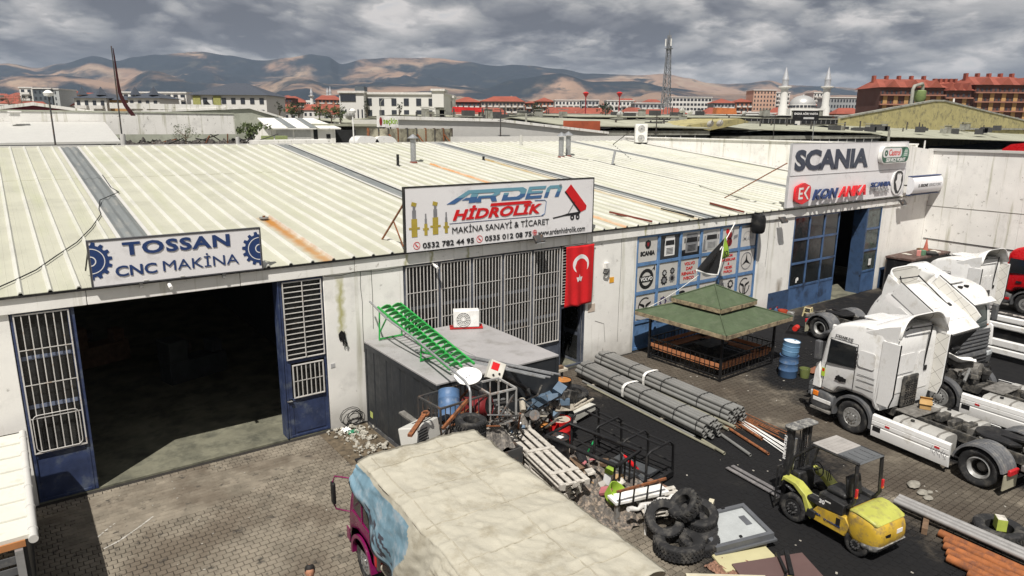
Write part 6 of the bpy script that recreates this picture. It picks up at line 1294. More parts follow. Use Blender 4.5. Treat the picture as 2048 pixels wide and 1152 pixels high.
# control box and scrap motor
o = thing('control_box', 'pale control box with red panel lying tilted behind the scrap', 'box', tuple(atY(990,742,-4.95)), rot=(R(-25),R(22),R(-30))); MB().box((0,0,.0),(.42,.34,.5)).build('casing', pm('cream_box',(.58,.56,.50),.5), o, bevel=.015); MB().bx(-.16,.04,-.178,-.172,.0,.2).build('red_panel', REDP, o); MB().cyl((.1,-.17,-.06),(.1,-.2,-.06),.03,n=10).build('knob', BLACK, o); MB().cyl((-.05,-.17,-.14),(-.05,-.2,-.14),.03,n=10).build('knob', BLACK, o)
tag(MB().tube([(10.25,-4.9,2.75),(11.0,-5.0,2.2),(12.3,-4.7,1.3)], .06, 8).build('black_hose', BLACK, smooth=60), 'thick black hose trailing from the control box', 'hose')
pb = [(9.7,-3.4),(9.8,-3.5),(9.95,-3.45),(10.05,-3.6)]
for k_, (a, b_) in enumerate(pb): tag(MB().bar((a-.5,b_+1.2,2.83+.02*k_),(a+1.35,b_-2.55,2.72+.03*k_),.045,.03).build('steel_tube', GALV), ('leftmost','second','third','rightmost')[k_]+' of four thin steel tubes sloping off the container roof over the scrap', 'tube', 'steel tubes on the container roof')
mo = thing('pump_unit', 'greasy blue grey pump and motor unit beside the black oil drum', 'pump', (13.02,-3.3,.5), R(25)); GREASE = pm('grey_blue_machine',(.09,.13,.16),.45,.2,var=.3,dirt=(.04,.04,.04),damt=.4,dsc=7)
MB().cyl((-.1,-.5,.35),(.15,.25,.55),.21,n=18).build('motor', GREASE, mo, smooth=35); MB().cyl((-.45,-.2,.1),(-.4,.1,.5),.17,n=16).build('pump', GREASE, mo, smooth=35); MB().box((.1,.1,.78),(.4,.4,.12),(R(20),R(10),0)).build('rusty_cover', RUST, mo, bevel=.02); MB().box((0,0,.02),(1.0,.9,.1),(0,R(-8),0)).build('base', GREASE, mo, bevel=.01); MB().bar((.5,-.6,-.1),(.2,-.2,.3),.08,.03).build('blue_bracket', pm('pale_blue_metal',(.3,.42,.5),.4), mo)
for k_ in range(5): MB().tube([(.2-.1*k_,.2,.7),(.4-.2*k_,-.1,.95),(.45-.1*k_,-.45,.5)], .02, 6).build('hose', BLACK, mo, smooth=60)
stuff(MB().grid(lambda u, v: (-.5+1.2*u, .35+.9*v, .75+.35*mnoise.fractal(V((u*6,v*6,4)),.9,2,4)), 18, 16).build('machine_scrap', pm('oily_scrap',(.03,.03,.03),.6,var=.5,sc_=14,bump=.6), mo))
MB().bx(-.42,.5,-.45,.45,-.5,-.04).build('crate_stand', BROWNWOOD, mo)
# plank pile
pp = thing('timber_trestle', 'low steel trestle carrying weathered planks beside the grille', 'trestle', (13.2,-2.1,0), R(-3))
for xx in (.15, 1.75):
    for yy in (.1, .7): MB().bx(xx-.03,xx+.03,yy-.03,yy+.03,0,.95).build('leg', DKSTEEL, pp)
    MB().bx(xx-.03,xx+.03,.131,.669,.88,.95).build('cross_bar', DKSTEEL, pp)
rn = random.Random(6)
PALEW = pm('pale_timber',(.50,.45,.36),.85,var=.2,sc_=4)
for k_, (yy, zz, ww, m_, lab) in enumerate(((-.05,.955,.34,PALEW,'pale wide plank at the near side of the trestle'),(.33,.955,.2,WOOD,'plain grey plank in the middle of the trestle'),(.58,.955,.22,BROWNWOOD,'brown plank at the far side of the trestle'),(.05,1.06,.16,BROWNWOOD,'dark brown beam on top of the trestle pile'),(.28,1.06,.18,WOOD,'weathered beam on top of the trestle pile'),(.5,1.17,.2,pm('black_timber',(.04,.035,.03),.9),'blackened beam topmost on the trestle pile'))):
    tag(MB().bx(0,2.0-.08*k_,0,ww,0,.09).build('plank', m_, bevel=.006, loc=(13.12+.03*k_,-2.1+yy,zz), rot=(0,0,R(-3)+rn.uniform(-.03,.03))), lab, 'plank')
for k_, lab in enumerate(('lower grey sheet offcut under the plank trestle','upper grey sheet offcut under the plank trestle')): tag(MB().bx(0,1.5,0,.8,0,.05).build('sheet_offcut', DUSTY, loc=(13.3,-2.6,.25+.12*k_), rot=(0,R(3*k_),R(-6+5*k_))), lab, 'sheet')
tag(MB().bx(0,1.0,0,.7,0,.22).build('wood_block_stack', WOOD, loc=(13.5,-2.5,0)), 'wooden block under the grey sheet offcuts', 'block')
# drums
BLKD = pm('black_drum', (.012,.012,.014), .35, var=.2, dirt=(.05,.045,.04), damt=.2, dsc=4); ORUST = pm('orange_rust',(.42,.17,.04),.85,var=.3,sc_=8)
o = drum('oil_drum', 'tall black oil drum with orange rusty top standing on a pallet', (14.25,-2.95,.14), BLKD, ORUST, .30, .92)
for k_, s in enumerate(('M','A')): q_ = text(s, 0, 0, .12, .13, WHTP, o, bold=.03); a_ = R(-115 if k_ == 0 else -35)-o.rotation_euler.z; q_.location = (.31*math.cos(a_), .31*math.sin(a_), .42); q_.rotation_euler = (0,0,a_+R(90))
tyre('lugged tyre leaning behind the tall black oil drum', (15.0,-2.72,.30), .46, .30, (R(8),R(0),0), blocks=24); tyre('lower lugged tyre behind the tall black oil drum', (15.02,-2.7,.15-.0), .46, .29, (0,0,.3), blocks=24)
def pallet(lab, loc, rot, L_=1.2, Wd=1.0, m_=WOOD, nb=7, name='pallet', z=0):
    o = thing(name, lab, 'pallet', loc, rot=rot); bw = Wd/nb*.68
    for k_ in range(nb): MB().bx(-L_/2,L_/2,-Wd/2+k_*(Wd-bw)/(nb-1),-Wd/2+k_*(Wd-bw)/(nb-1)+bw,.12,.142).build('deck_board', m_, o)
    for xx in (-L_/2,-.05,L_/2-.1):
        MB().bx(xx,xx+.1,-Wd/2,Wd/2,.098,.1195).build('stringer_board', m_, o)
        for yy in (-Wd/2,-.07,Wd/2-.14): MB().bx(xx,xx+.1,yy,yy+.14,.022,.0975).build('block', m_, o)
    for yy in (-Wd/2,-.05,Wd/2-.1): MB().bx(-L_/2,L_/2,yy,yy+.1,0,.0215).build('base_board', m_, o)
    if nb == 4:
        for xx in (-L_*.36,-.05,L_*.36): MB().bx(xx,xx+.11,-Wd/2,Wd/2,.143,.165).build('cross_board', m_, o)
    return o
pallet('small pallet under the tall black oil drum', (14.3,-3.05,0), (0,0,R(20)), 1.0, .9)
tag(MB().bx(0,1.3,0,.28,0,.2).bx(.02,1.28,.02,.26,.2,.21).build('white_trunking', pm('cream_metal',(.5,.49,.44),.5), bevel=.01, loc=(13.55,-4.25,.12), rot=(0,R(-3),R(12))), 'long cream metal trunking lying in front of the black drum', 'trunking')
for k_, lab in enumerate(('pale batten lying above the cream trunking','second batten beside the cream trunking')): tag(MB().bx(0,1.4,0,.07,0,.05).build('batten', WOOD, loc=(13.5+.1*k_,-3.85-.12*k_,.28+.04*k_), rot=(0,R(-4),R(14-4*k_))), lab, 'batten')
drum('oil_drum', 'drum with bulging brown rusty lid among the scrap drums', (11.68,-5.05,0), BLKD, RUST, .30, .88); MB().lathe([(.29,0),(.2,.05),(0,.07)], 24, (0,0,.862)).build('rusty_lid_dome', ORUST, [q for q in col.objects if q.name.startswith('oil_drum')][-1], smooth=50)
drum('oil_drum', 'bright red drum with pale dusty top between the scrap drums', (12.3,-5.15,0), pm('bright_red_drum',(.62,.02,.02),.4,var=.1), pm('dusty_lid',(.42,.37,.30),.8,var=.2), .31, .95)
o = drum('oil_drum', 'black drum with torn white label on its lid', (11.55,-5.95,0), BLKD, pm('black_rust_lid',(.03,.03,.032),.5,var=.3,dirt=(.25,.09,.03),damt=.3,dsc=7), .32, .9)
MB().box((.05,-.02,.88),(.16,.2,.004)).build('torn_label', WHITE, o)
tag(MB().prism([(-.15,-.02),(.15,-.02),(.15,.02),(-.15,.02)],0,.6,'z').build('green_sheet', pm('green_plastic',(.01,.25,.07),.4), loc=(12.6,-5.95,.0), rot=(R(25),R(-12),.5)), 'upright green plastic board behind the black frame', 'board')
# wooden pallet stack in front of the drums, top pallet white-grey
GREYW = pm('silvered_wood', (.50,.47,.42), .85, var=.18, sc_=6, dirt=(.3,.27,.23), damt=.3, dsc=8)
for k_ in range(6): pallet('pallet hidden low in the stack beside the tarpaulin', (10.5,-6.6,.02+.143*k_), (0,0,R(81+1.5*(k_ % 2))), 2.5, .78, GREYW, 4, )['group'] = 'pallets low in the stack'
pallet('long silvered pallet topmost of the stack beside the tarpaulin', (10.48,-6.5,.89), (R(2),R(-2),R(80.5)), 3.5, .82, GREYW, 4)
# tubular black frame
bfm = thing('tubular_frame', 'black tubular steel cage frame lying in the middle of the yard', 'frame', (12.3,-7.1,0), R(10)); bfm.scale = (1.12,1.12,1.1)
def loop(pts, r_=.035, nm='hoop'): MB().tube(pts+[pts[0]], r_, 7).build(nm, BLACK, bfm, smooth=60)
loop([(-.95,-.95,.95),(-.95,1.1,1.0),(.0,1.15,1.0),(.05,-.9,.95)], .05, 'box_rail')
for yy, hh in ((1.12,1.15),(.4,1.05),(-.4,.95),(-1.1,.9)):
    MB().tube([(.05,yy,.05),(.05,yy,hh),(.12,yy-.05,hh+.1),(.85,yy-.1,hh+.12),(1.0,yy-.12,hh),(1.05,yy-.12,.08)], .032, 7).build('hoop', BLACK, bfm, smooth=60)
for xx, zz in ((1.0,.95),(.5,1.12),(1.04,.5),(.05,.5),(1.05,.1)): MB().tube([(xx,1.05,zz+.1),(xx,0,zz),(xx,-1.2,zz-.08)], .026, 6).build('long_bar', BLACK, bfm)
for k_ in range(5): MB().bx(-.9+.2*k_,-.86+.2*k_,-.88,-.85,.1,.92).build('bar', BLACK, bfm)
MB().bx(.0,1.05,-1.25,-1.15,.06,.2).build('base_channel', BLACK, bfm); MB().bx(.1,1.0,-.9,.3,.06,.09).build('floor_sheet', pm('dark_grey_sheet',(.06,.065,.07),.4), bfm)
um = thing('closed_umbrella', 'closed red umbrella leaning in the black tubular frame', 'umbrella', (12.85,-8.05,.15), rot=(R(-38),R(-20),R(30))); MB().cyl((0,0,-.15),(0,0,1.0),.012,n=6).build('shaft', STEEL, um); MB().lathe([(.015,.25),(.05,.35),(.06,.6),(.035,.85),(.012,.92)], 10).build('canopy', pm('umbrella_red',(.62,.01,.015),.6), um, smooth=50)
# jerrycan, lime tub, rubbish
o = thing('jerry_can', 'white can with lime green cap block among the scrap', 'can', (11.62,-7.85,.25), rot=(R(8),R(6),R(25))); MB().box((0,0,.18),(.26,.2,.36)).build('can_body', pm('milky_plastic',(.6,.6,.6),.5), o, bevel=.03); MB().box((0,0,.43),(.28,.22,.13)).build('green_top', pm('lime_plastic',(.30,.46,.05),.45), o, bevel=.02); MB().box((0,-.101,.2),(.18,.004,.2)).build('label_print', LGYP, o)
tag(MB().lathe([(0,0),(.22,0),(.3,.3),(.28,.3),(.2,.02),(0,.02)], 16).build('lime_tub', _M['lime_plastic'], smooth=40, loc=(11.15,-8.5,.35), rot=(R(35),R(20),0)), 'bright lime plastic tub tipped over beside the tarpaulin', 'tub')
rn = random.Random(12)
hp = MB(); hp.grid(lambda u, v: (9.6+3.1*u, -9.4+4.2*v, .02+.42*max(0,math.sin(math.pi*u)*math.sin(math.pi*v))+.22*mnoise.fractal(V((u*7,v*7,9)),.9,2,4)), 40, 50)
stuff(hp.build('rubbish_heap', pm('rubbish',(.10,.09,.08),.9,var=.6,sc_=9,dirt=(.34,.27,.21),damt=.4,dsc=10,bump=.6)))
mats_ = (pm('pink_scrap',(.42,.14,.15),.7), pm('tan_scrap',(.40,.25,.12),.8), RUBBISH, BLACK, pm('dirty_cloth',(.36,.34,.31),.9), BROWNWOOD)
kinds = ('pink','tan','pale','black','grey','brown')
for k_ in range(16):
    m_ = mats_[k_ % 6]; tag(MB().box((0,0,0),(rn.uniform(.18,.45),rn.uniform(.12,.3),rn.uniform(.03,.12))).build('scrap_piece', m_, bevel=.01, loc=(rn.uniform(11.0,12.2),rn.uniform(-8.3,-6.6),rn.uniform(.35,.62)), rot=(rn.uniform(-.6,.6),rn.uniform(-.6,.6),rn.uniform(0,3))), kinds[k_ % 6]+' scrap piece lying in the heap between pallet stack and black frame', 'scrap', kinds[k_ % 6]+' scrap pieces')
o = thing('shelf_frame', 'white shelf panel with rusty rail among the scrap by the tarpaulin', 'shelf', (10.75,-9.05,.55), R(-14)); MB().bx(0,1.5,0,.4,0,.06).build('shelf_panel', WHITE, o); MB().bar((-.05,-.1,.42),(1.3,-.1,.5),.05).build('rusty_rail', RUST, o)
for k_ in range(4): MB().bar((.05+.38*k_,-.1,.43),(.05+.38*k_,-.05,.0),.03).build('post', BLACK, o)
MB().bx(.05,.15,.05,.15,-.5,0).bx(1.3,1.4,.05,.15,-.5,0).build('leg', STEEL, o)
tag(MB().tube([(10.75+.13*i,-9.45-.02*i+.03*math.sin(i*2.1),.62+.03*math.cos(i*1.7)) for i in range(13)], [.06+.022*math.sin(i*2.7) for i in range(13)], 8).build('wrapped_pipe', pm('white_wrap',(.62,.6,.57),.9,bump=.6,bsc=25), smooth=60), 'pipe bandaged in dirty white cloth lying over the scrap', 'pipe')
for k_ in range(2): tag(MB().cyl((11.1+.3*k_,-9.7,.0),(11.1+.3*k_,-9.65,.75),.028,n=8).build('white_post', WHITE), ('left','right')[k_]+' thin white post standing next to the tyre pile', 'post', 'thin white posts')
pallet('grey broken pallet lying between black frame and tyre pile', (12.2,-9.15,.12), (R(4),R(-6),R(-24)), 1.15, .9, GREYW, 5)
tag(MB().bx(0,.16,0,1.5,0,.1).build('timber_beam', pm('reddish_timber',(.22,.13,.09),.85,var=.3), bevel=.006, loc=(12.95,-9.6,.03), rot=(0,0,R(4))), 'reddish old beam lying at the edge of the clear oily ground', 'beam')
# tyre pile
tyre('large worn tyre leaning left in the tyre pile', (11.32,-10.05,.50), .44, .25, (R(30),R(-28),0), False, blocks=40, rows=3)
tyre('lugged forklift tyre lying tilted on top of the tyre pile', (11.75,-10.25,.80), .38, .29, (R(-28),R(-34),R(20)), True, blocks=20, rows=2)
tyre('plain tyre lying flat on the right side of the tyre pile', (12.1,-10.38,.50), .44, .26, (R(14),R(-10),0), False, blocks=40, rows=3)
tyre('lugged tyre under the plain one in the tyre pile', (11.98,-10.45,.22), .46, .30, (R(6),R(-8),.4), True, blocks=22)
tyre('biggest block treaded tyre at the bottom front of the tyre pile', (11.2,-10.6,.18), .55, .32, (R(-3),R(2),.2), True, blocks=36, rows=4)
tyre('dark tyre half hidden at the bottom of the tyre pile', (11.72,-10.75,.15), .44, .26, (0,R(-4),.9), False, blocks=40, rows=3)
# roof hatch on pallet, boards
pallet('pallet under the framed glass hatch', (12.55,-10.95,0), (0,0,R(-22)), 1.3, 1.0, PALEW)
h_ = thing('framed_hatch', 'grey framed glazed hatch lying tilted on a pallet', 'hatch', (12.62,-10.92,.20), rot=(R(2),R(-6),R(-22))); GFR = pm('slate_frame',(.10,.105,.115),.45,var=.15)
frm = MB(); a, b_ = .72, .62
frm.bx(-a,a,-b_,-b_+.1,0,.14).bx(-a,a,b_-.1,b_,0,.14).bx(-a,-a+.1,-b_+.101,b_-.101,0,.14).bx(a-.1,a,-b_+.101,b_-.101,0,.14).build('frame', GFR, h_)
MB().bx(-a+.1,a-.1,-b_+.1,b_-.1,.07,.085).build('pane', pm('milky_glass',(.40,.42,.42),.25,var=.12), h_); MB().bx(-a-.05,a+.05,-b_-.05,b_+.05,-.05,-.002).build('lower_frame', GFR, h_)
MB().bx(.35,.5,-.1,.25,.086,.092).build('handle_slot', GFR, h_); MB().box((0,-.42,.1),(.06,.06,.04)).build('latch', BLACK, h_); MB().box((.15,.6,.15),(.08,.06,.04)).build('hinge', BLACK, h_)
tag(MB().bx(0,.12,0,1.0,0,.12).build('cream_beam', pm('cream_timber',(.52,.48,.36),.7), loc=(12.35,-10.3,.16), rot=(0,0,R(-62))), 'cream painted beam behind the glazed hatch', 'beam')
tag(MB().prism([(-.7,-.45),(.65,-.5),(.7,.45),(-.65,.5)],0,.045,'z').build('yellow_board', pm('pale_yellow_board',(.50,.46,.27),.6,var=.06), loc=(12.2,-11.55,.03), rot=(0,0,R(-20))), 'pale yellow flat board on the ground in front of the glazed hatch', 'board')
tag(MB().prism([(-.85,-.6),(.8,-.62),(.85,.55),(-.8,.6)],0,.04,'z').build('brown_board', pm('brown_laminate',(.115,.07,.065),.5,var=.06), loc=(12.15,-12.55,.10), rot=(R(2),R(-3),R(-24))), 'dark brown laminate board at the bottom of the picture', 'board')
o = thing('hand_winch', 'black hinged bracket with yellow jaw lying on the brown board', 'bracket', (12.2,-12.75,.17), R(40)); MB().bar((0,0,.06),(.9,0,.05),.09,.07).build('arm', BLACK, o); MB().bx(-.28,.02,-.16,.16,0,.06).build('head', BLACK, o, bevel=.02); MB().bx(-.24,-.06,-.1,.1,.061,.09).build('yellow_jaw', pm('dull_yellow',(.35,.28,.06),.6), o); MB().bar((.1,.1,.05),(.8,.2,.03),.06,.05).build('second_arm', BLACK, o)
stuff(MB().grid(lambda u, v: (11.2+.9*u, -12.3+1.0*v, .02+.1*abs(mnoise.fractal(V((u*9,v*9,2)),.9,2,4))), 24, 24).build('wood_chips', pm('brown_chips',(.22,.12,.08),.9,var=.7,sc_=22,bump=.8)))
tag(MB().bx(0,1.6,0,.1,0,.06).build('cream_batten', pm('cream_timber',(.52,.48,.36),.7), loc=(10.2,-11.65,.35), rot=(0,0,R(-38))), 'cream batten below the tyre pile at the picture bottom', 'batten')
tag(MB().prism([(0,0),(1.3,.1),(1.2,.8),(.1,.7)],0,.05,'z').build('pale_board', pm('pale_yellow_board',(.5,.46,.27),.6), loc=(9.6,-12.35,.3), rot=(0,R(-4),R(-30))), 'pale board beneath the cream batten at the picture bottom', 'board')
# rubble strip between pier and container
rn = random.Random(21)
stuff(MB().grid(lambda u, v: (6.9+1.5*u, -2.6+2.4*v, .004+.07*math.sin(math.pi*u)*math.sin(math.pi*v)+.05*abs(mnoise.fractal(V((u*8,v*8,2)),.9,2,4))*math.sin(math.pi*u)), 30, 40).build('earth_heap', pm('dark_earth',(.11,.085,.055),.95,var=.5,sc_=6,bump=.6)))
pc = MB()
for k_ in range(150):
    a = rn.gauss(7.75,.32); b_ = rn.uniform(-2.4,-.3); s_ = rn.uniform(.02,.09)
    pc.box((a,b_,.09+rn.random()*.03),(s_*1.6,s_,s_*.5),(rn.uniform(-.5,.5),rn.uniform(-.5,.5),rn.uniform(0,3)))
stuff(pc.build('plaster_rubble', pm('rubble_white',(.36,.34,.29),.9,var=.35,sc_=10)))
for k_, (a, b_, m_, lab) in enumerate(((7.55,-.95,pm('green_wrap',(.02,.20,.10),.4),'crumpled green wrapper on the rubble beside the pier'),(7.45,-.7,WHITE,'crumpled white bag on the rubble beside the pier'))): tag(MB().grid(lambda u, v: (.3*u, .22*v, .08*mnoise.noise(V((u*5,v*5,k_)))+.06*math.sin(u*3.1)), 10, 8).build('wrapper', m_, smooth=60, loc=(a,b_,.1)), lab, 'litter')
cb = MB()
for k_ in range(7):
    r_ = rn.uniform(.16,.34); cx_, cz = rn.uniform(-.12,.12), rn.uniform(.25,.4); cb.tube([(cx_+r_*math.cos(i*.45)*1.1, rn.uniform(-.02,.02)+.1*k_/7, cz+r_*math.sin(i*.45)*.9) for i in range(15)], .011, 5)
tag(cb.build('coiled_cable', BLACK, smooth=60, loc=(8.0,-.28,0)), 'loose coils of black cable against the pier left of the container', 'cable')
# ================================================================ PIPES, GAZEBO, YARD THINGS
PGREY = pm('grey_tube', (.225,.225,.215), .5, .25, var=.12, sc_=1.5, dirt=(.24,.235,.22), damt=.3, dsc=2.5)
def pipe_mesh(L_, r_, m_, n=12, hollow=True):
    m = MB()
    if hollow: m.lathe([(r_*.8,0),(r_,0),(r_,L_),(r_*.8,L_),(r_*.8,L_-.25),(0.001,L_-.25)], n); m.lathe([(r_*.8,.0),(r_*.8,.25),(0.001,.25)], n)
    else: m.cyl((0,0,0),(0,0,L_),r_,n=n)
    return m.mesh('pipe', m_, 50)
def aim(p0, p1): return (V(p1)-V(p0)).to_track_quat('Z','Y').to_euler()
def bundle(lab, p0, p1, rows, r_, m_):
    p0, p1 = V(p0), V(p1); L_ = (p1-p0).length; o = thing('pipe_bundle', lab, 'pipe bundle', p0, rot=aim(p0, p1)); me = pipe_mesh(L_, r_, m_)
    d = (p1-p0).normalized(); q = d.to_track_quat('Z','Y'); inv = q.inverted(); side = inv @ d.cross(V((0,0,1))).normalized(); up_ = inv @ V((0,0,1))
    rn = random.Random(len(lab)); k_ = 0; w_ = 0
    for row, n_ in enumerate(rows):
        for i in range(n_): inst(me, 'pipe', o, side*((i-(n_-1)/2)*2.02*r_)+up_*(r_+row*1.76*r_)+V((0,0,rn.uniform(-.1,.1))))
    hgt = r_*2+(len(rows)-1)*1.76*r_; wm = max(rows)*r_*1.02
    for t_ in (.06,.3,.55,.8,.95):
        pts = []
        for a_ in range(0, 360, 20): pts.append(side*(wm+.01)*(abs(math.cos(R(a_)))**.6*math.copysign(1, math.cos(R(a_))))+up_*(hgt/2+(hgt/2+.012)*(abs(math.sin(R(a_)))**.6*math.copysign(1, math.sin(R(a_)))))+V((0,0,L_*t_)))
        MB().tube(pts+[pts[0]], .012, 5).build('strap', BLACK, o)
    sl_ = []
    for a_ in range(-20, 201, 20): sl_.append([side*(wm+.02)*(abs(math.cos(R(a_)))**.6*math.copysign(1, math.cos(R(a_))))+up_*(hgt/2+(hgt/2+.022)*(abs(math.sin(R(a_)))**.6*math.copysign(1, math.sin(R(a_)))))+V((0,0,L_*.42+e)) for e in (-.06,.06)])
    MB().loft(sl_, closed=False, cap=False).build('white_sling', WHITE, o)
    for t_ in (.15,.5,.85): MB().bx(-.001,.001,0,.001,0,.001).build('chock', WOOD, o) if False else None
    return o
bundle('strapped bundle of grey steel pipes nearest the black oil drum', (16.95,-1.05,.06), (16.5,-7.35,.06), (4,5,4,3), .078, PGREY)
bundle('strapped bundle of grey steel pipes nearest the gazebo', (18.35,-.55,.06), (17.95,-7.15,.06), (4,5,4,3), .078, PGREY)
for (a, b_) in ((17.0,-2.0),(16.7,-5.5),(18.3,-2.0),(18.05,-5.5)): tag(MB().bx(-.5,.5,-.05,.05,0,.055).build('bearer', WOOD, loc=(a,b_,.002)), 'wooden bearer under the %s pipe bundle at its %s end' % ('near' if a < 17.5 else 'far', 'wall' if b_ > -3 else 'yard'), 'bearer')
def loose(lab, p0, p1, r_, m_, group=None, hollow=True):
    p0, p1 = V(p0), V(p1); o = inst(pipe_mesh((p1-p0).length, r_, m_, 10, hollow), 'loose_pipe' if hollow else 'steel_rod', None, p0, aim(p0, p1)); return tag(o, lab, 'pipe' if hollow else 'rod', group)
OLDP = pm('old_greenish_pipe', (.24,.23,.17), .65, .1, var=.2, sc_=3)
for k_ in range(4): loose(('topmost','second','third','lowest')[k_]+' old pipe lying in the gap between the two bundles', (17.55+.1*k_-.05,-.9-.1*k_,.07+(.1 if k_ % 2 else 0)), (17.15+.11*k_,-7.0-.15*k_,.07+(.1 if k_ % 2 else 0)), .055, OLDP)
loose('long thin greenish pipe along the near side of the front bundle', (16.35,-1.9,.05), (15.95,-7.9,.05), .04, OLDP); loose('second thin pipe along the near side of the front bundle', (16.48,-1.5,.05), (16.12,-7.0,.05), .04, PGREY)
loose('greenish pipe end poking out past the front bundle', (16.1,-7.3,.06), (15.92,-8.25,.06), .05, OLDP); loose('grey pipe poking out between the bundles toward the forklift', (16.95,-7.2,.06), (16.45,-8.75,.06), .05, PGREY); loose('rusty pipe poking out beside the white rods', (17.5,-7.1,.06), (16.95,-9.0,.06), .045, RUST); loose('short rusty pipe beside the end of the rear bundle', (17.95,-7.3,.06), (17.65,-8.3,.06), .05, RUST)
for k_ in range(5): loose(('first','second','third','fourth','fifth')[k_]+' white rod from the rear bundle toward the forklift mast', (18.15+.07*k_,-7.15+.05*k_,.05+.02*(k_ % 2)), (17.25+.14*k_,-9.55+.1*k_,.05+.02*(k_ % 2)), .018, WHITE, None, False)
rn = random.Random(9)
rr = thing('rebar_heap', 'loose heap of long thin rusty rods beside the gazebo', 'rods', (0,0,0))
for k_ in range(34):
    a = rn.uniform(0, 1); x0 = 18.85+.75*a+rn.uniform(-.05,.05); l0 = rn.uniform(-1.9,-.9); l1 = rn.uniform(-9.0,-6.2); inst(pipe_mesh(1, .014, RUST, 6, False) if k_ == 0 else rodme, 'rod', rr, (x0,l0,.03+.05*rn.random()), aim((x0,l0,.05),(x0-.95+rn.uniform(-.25,.2),l1,.05))).scale = (1,1,abs(l1-l0)*1.01)
    if k_ == 0: rodme = [q for q in col.objects if q.parent == rr][0].data
# lower right pipes
GP = pm('silver_pipe', (.40,.39,.38), .4, .4, var=.08, dirt=(.3,.28,.27), damt=.2, dsc=2)
for k_ in range(3): loose(('nearest','middle','farthest')[k_]+' of three long silver pipes at the lower right', (16.95+.16*k_,-12.55+.02*k_,.24), (16.70+.16*k_,-19,.24), .065, GP)
OR = pm('orange_rust_pipe', (.30,.10,.03), .8, var=.3, sc_=3, dirt=(.16,.06,.03), damt=.4, dsc=5, bump=.2)
for k_, (a, b_, zz) in enumerate(((16.62,-13.75,.10),(16.42,-13.95,.10),(16.17,-14.05,.10),(15.95,-14.2,.10),(15.72,-14.3,.10),(15.5,-14.8,.10))): loose(('first','second','third','fourth','fifth','sixth')[k_]+' orange rusty pipe counted from the silver pipes', (a,b_,zz), (a-.15,-19,zz), .095, OR)
tag(MB().bx(0,.12,0,.9,0,.16).build('timber_bearer', BROWNWOOD, loc=(16.4,-13.45,.0), rot=(0,0,R(-70))), 'dark timber bearer under the silver pipes', 'bearer')
tag(MB().bx(-.1,.1,-.6,.6,0,.17).build('timber_bearer', BROWNWOOD, loc=(16.95,-17.5,.0), rot=(0,0,R(90))), 'timber bearer under the silver pipes near the picture edge', 'bearer')
tyre('big grey tyre lying flat at lower right with a box in it', (17.75,-14.55,.16), .52, .30, (0,0,.4), False, blocks=40, rows=3)
o = thing('lime_carton', 'lime green carton standing inside the flat tyre', 'carton', (17.78,-14.55,.2), R(35)); MB().box((0,0,.14),(.26,.2,.28)).build('carton_body', pm('lime_carton',(.38,.45,.08),.6), o); MB().box((0,0,.283),(.25,.19,.006)).build('carton_lid', RUBBISH, o); MB().box((0,-.101,.13),(.16,.003,.1)).build('carton_print', LGYP, o)
for k_, (a, b_, s_, lab) in enumerate(((18.55,-12.3,.16,'largest pale stone on the pavers behind the forklift'),(18.35,-12.62,.12,'brownish stone next to the large pale one'),(18.2,-12.82,.10,'small stone nearest the silver pipes'),(18.55,-12.72,.07,'tiny white stone behind the forklift'))): 
    m_ = MB(); m_.lathe([(0,-.6),(.6,-.45),(1,-.1),(.85,.3),(.4,.55),(0,.6)], 9); rn = random.Random(k_); m_.v = [(x_*s_*rn.uniform(.8,1.2)*1.3, y_*s_*rn.uniform(.8,1.2), z_*s_*.8) for x_, y_, z_ in m_.v]; tag(m_.build('stone', pm('pale_stone',(.25,.235,.20),.9,var=.25,sc_=9,bump=.4), smooth=40, loc=(a,b_,s_*.42)), lab, 'stone')
# ---------------------------------------------------------------- gazebo
gz_ = thing('gazebo', 'open gazebo with two tier faded green felt roof and black railings', 'gazebo', (22.35,-2.62,0), R(2))
FELT = pm('green_felt', (.068,.095,.05), .9, var=.18, sc_=2.5, dirt=(.09,.115,.068), damt=.3, dsc=3, bump=.3, bsc=50); FASC = pm('peeling_fascia', (.30,.24,.15), .85, var=.35, sc_=4, dirt=(.12,.09,.06), damt=.45, dsc=5)
def tier(h0, h1, z0, z1, sag):
    for k_ in range(4):
        a0, a1 = k_*math.pi/2+math.pi/4, (k_+1)*math.pi/2+math.pi/4
        def pt(u, v): 
            r_ = h0+(h1-h0)*v; p0 = V((r_*math.sqrt(2)*math.cos(a0), r_*math.sqrt(2)*math.sin(a0), 0)); p1 = V((r_*math.sqrt(2)*math.cos(a1), r_*math.sqrt(2)*math.sin(a1), 0)); p = p0.lerp(p1, u); p.z = z0+(z1-z0)*v-sag*math.sin(math.pi*u)*(1-v)*.5+.012*mnoise.noise(p*3); return p
        o = MB().grid(pt, 20, 10).build('roof_slope', FELT, gz_, smooth=50); s_ = o.modifiers.new('s','SOLIDIFY'); s_.thickness = .03
        p0, p1 = pt(0,0), pt(1,0); MB().bar(p0-V((0,0,.07)), p1-V((0,0,.07)), .04, .13, 0).build('fascia', FASC, gz_) if False else MB().box((p0+p1)/2-V((0,0,.085)), (.035,(p1-p0).length-.05,.15), (0,0,math.atan2((p1-p0).y,(p1-p0).x)+math.pi/2)).build('fascia', FASC, gz_)
    for k_ in range(4):
        a0 = k_*math.pi/2+math.pi/4; MB().tube([(h0*1.414*math.cos(a0), h0*1.414*math.sin(a0), z0+.015),(max(h1,.02)*1.414*math.cos(a0), max(h1,.02)*1.414*math.sin(a0), z1+.015)], .028, 6).build('hip_cap', FELT, gz_)
tier(2.18, .85, 1.98, 2.42, .04); tier(1.18, .0, 2.58, 3.16, .03)
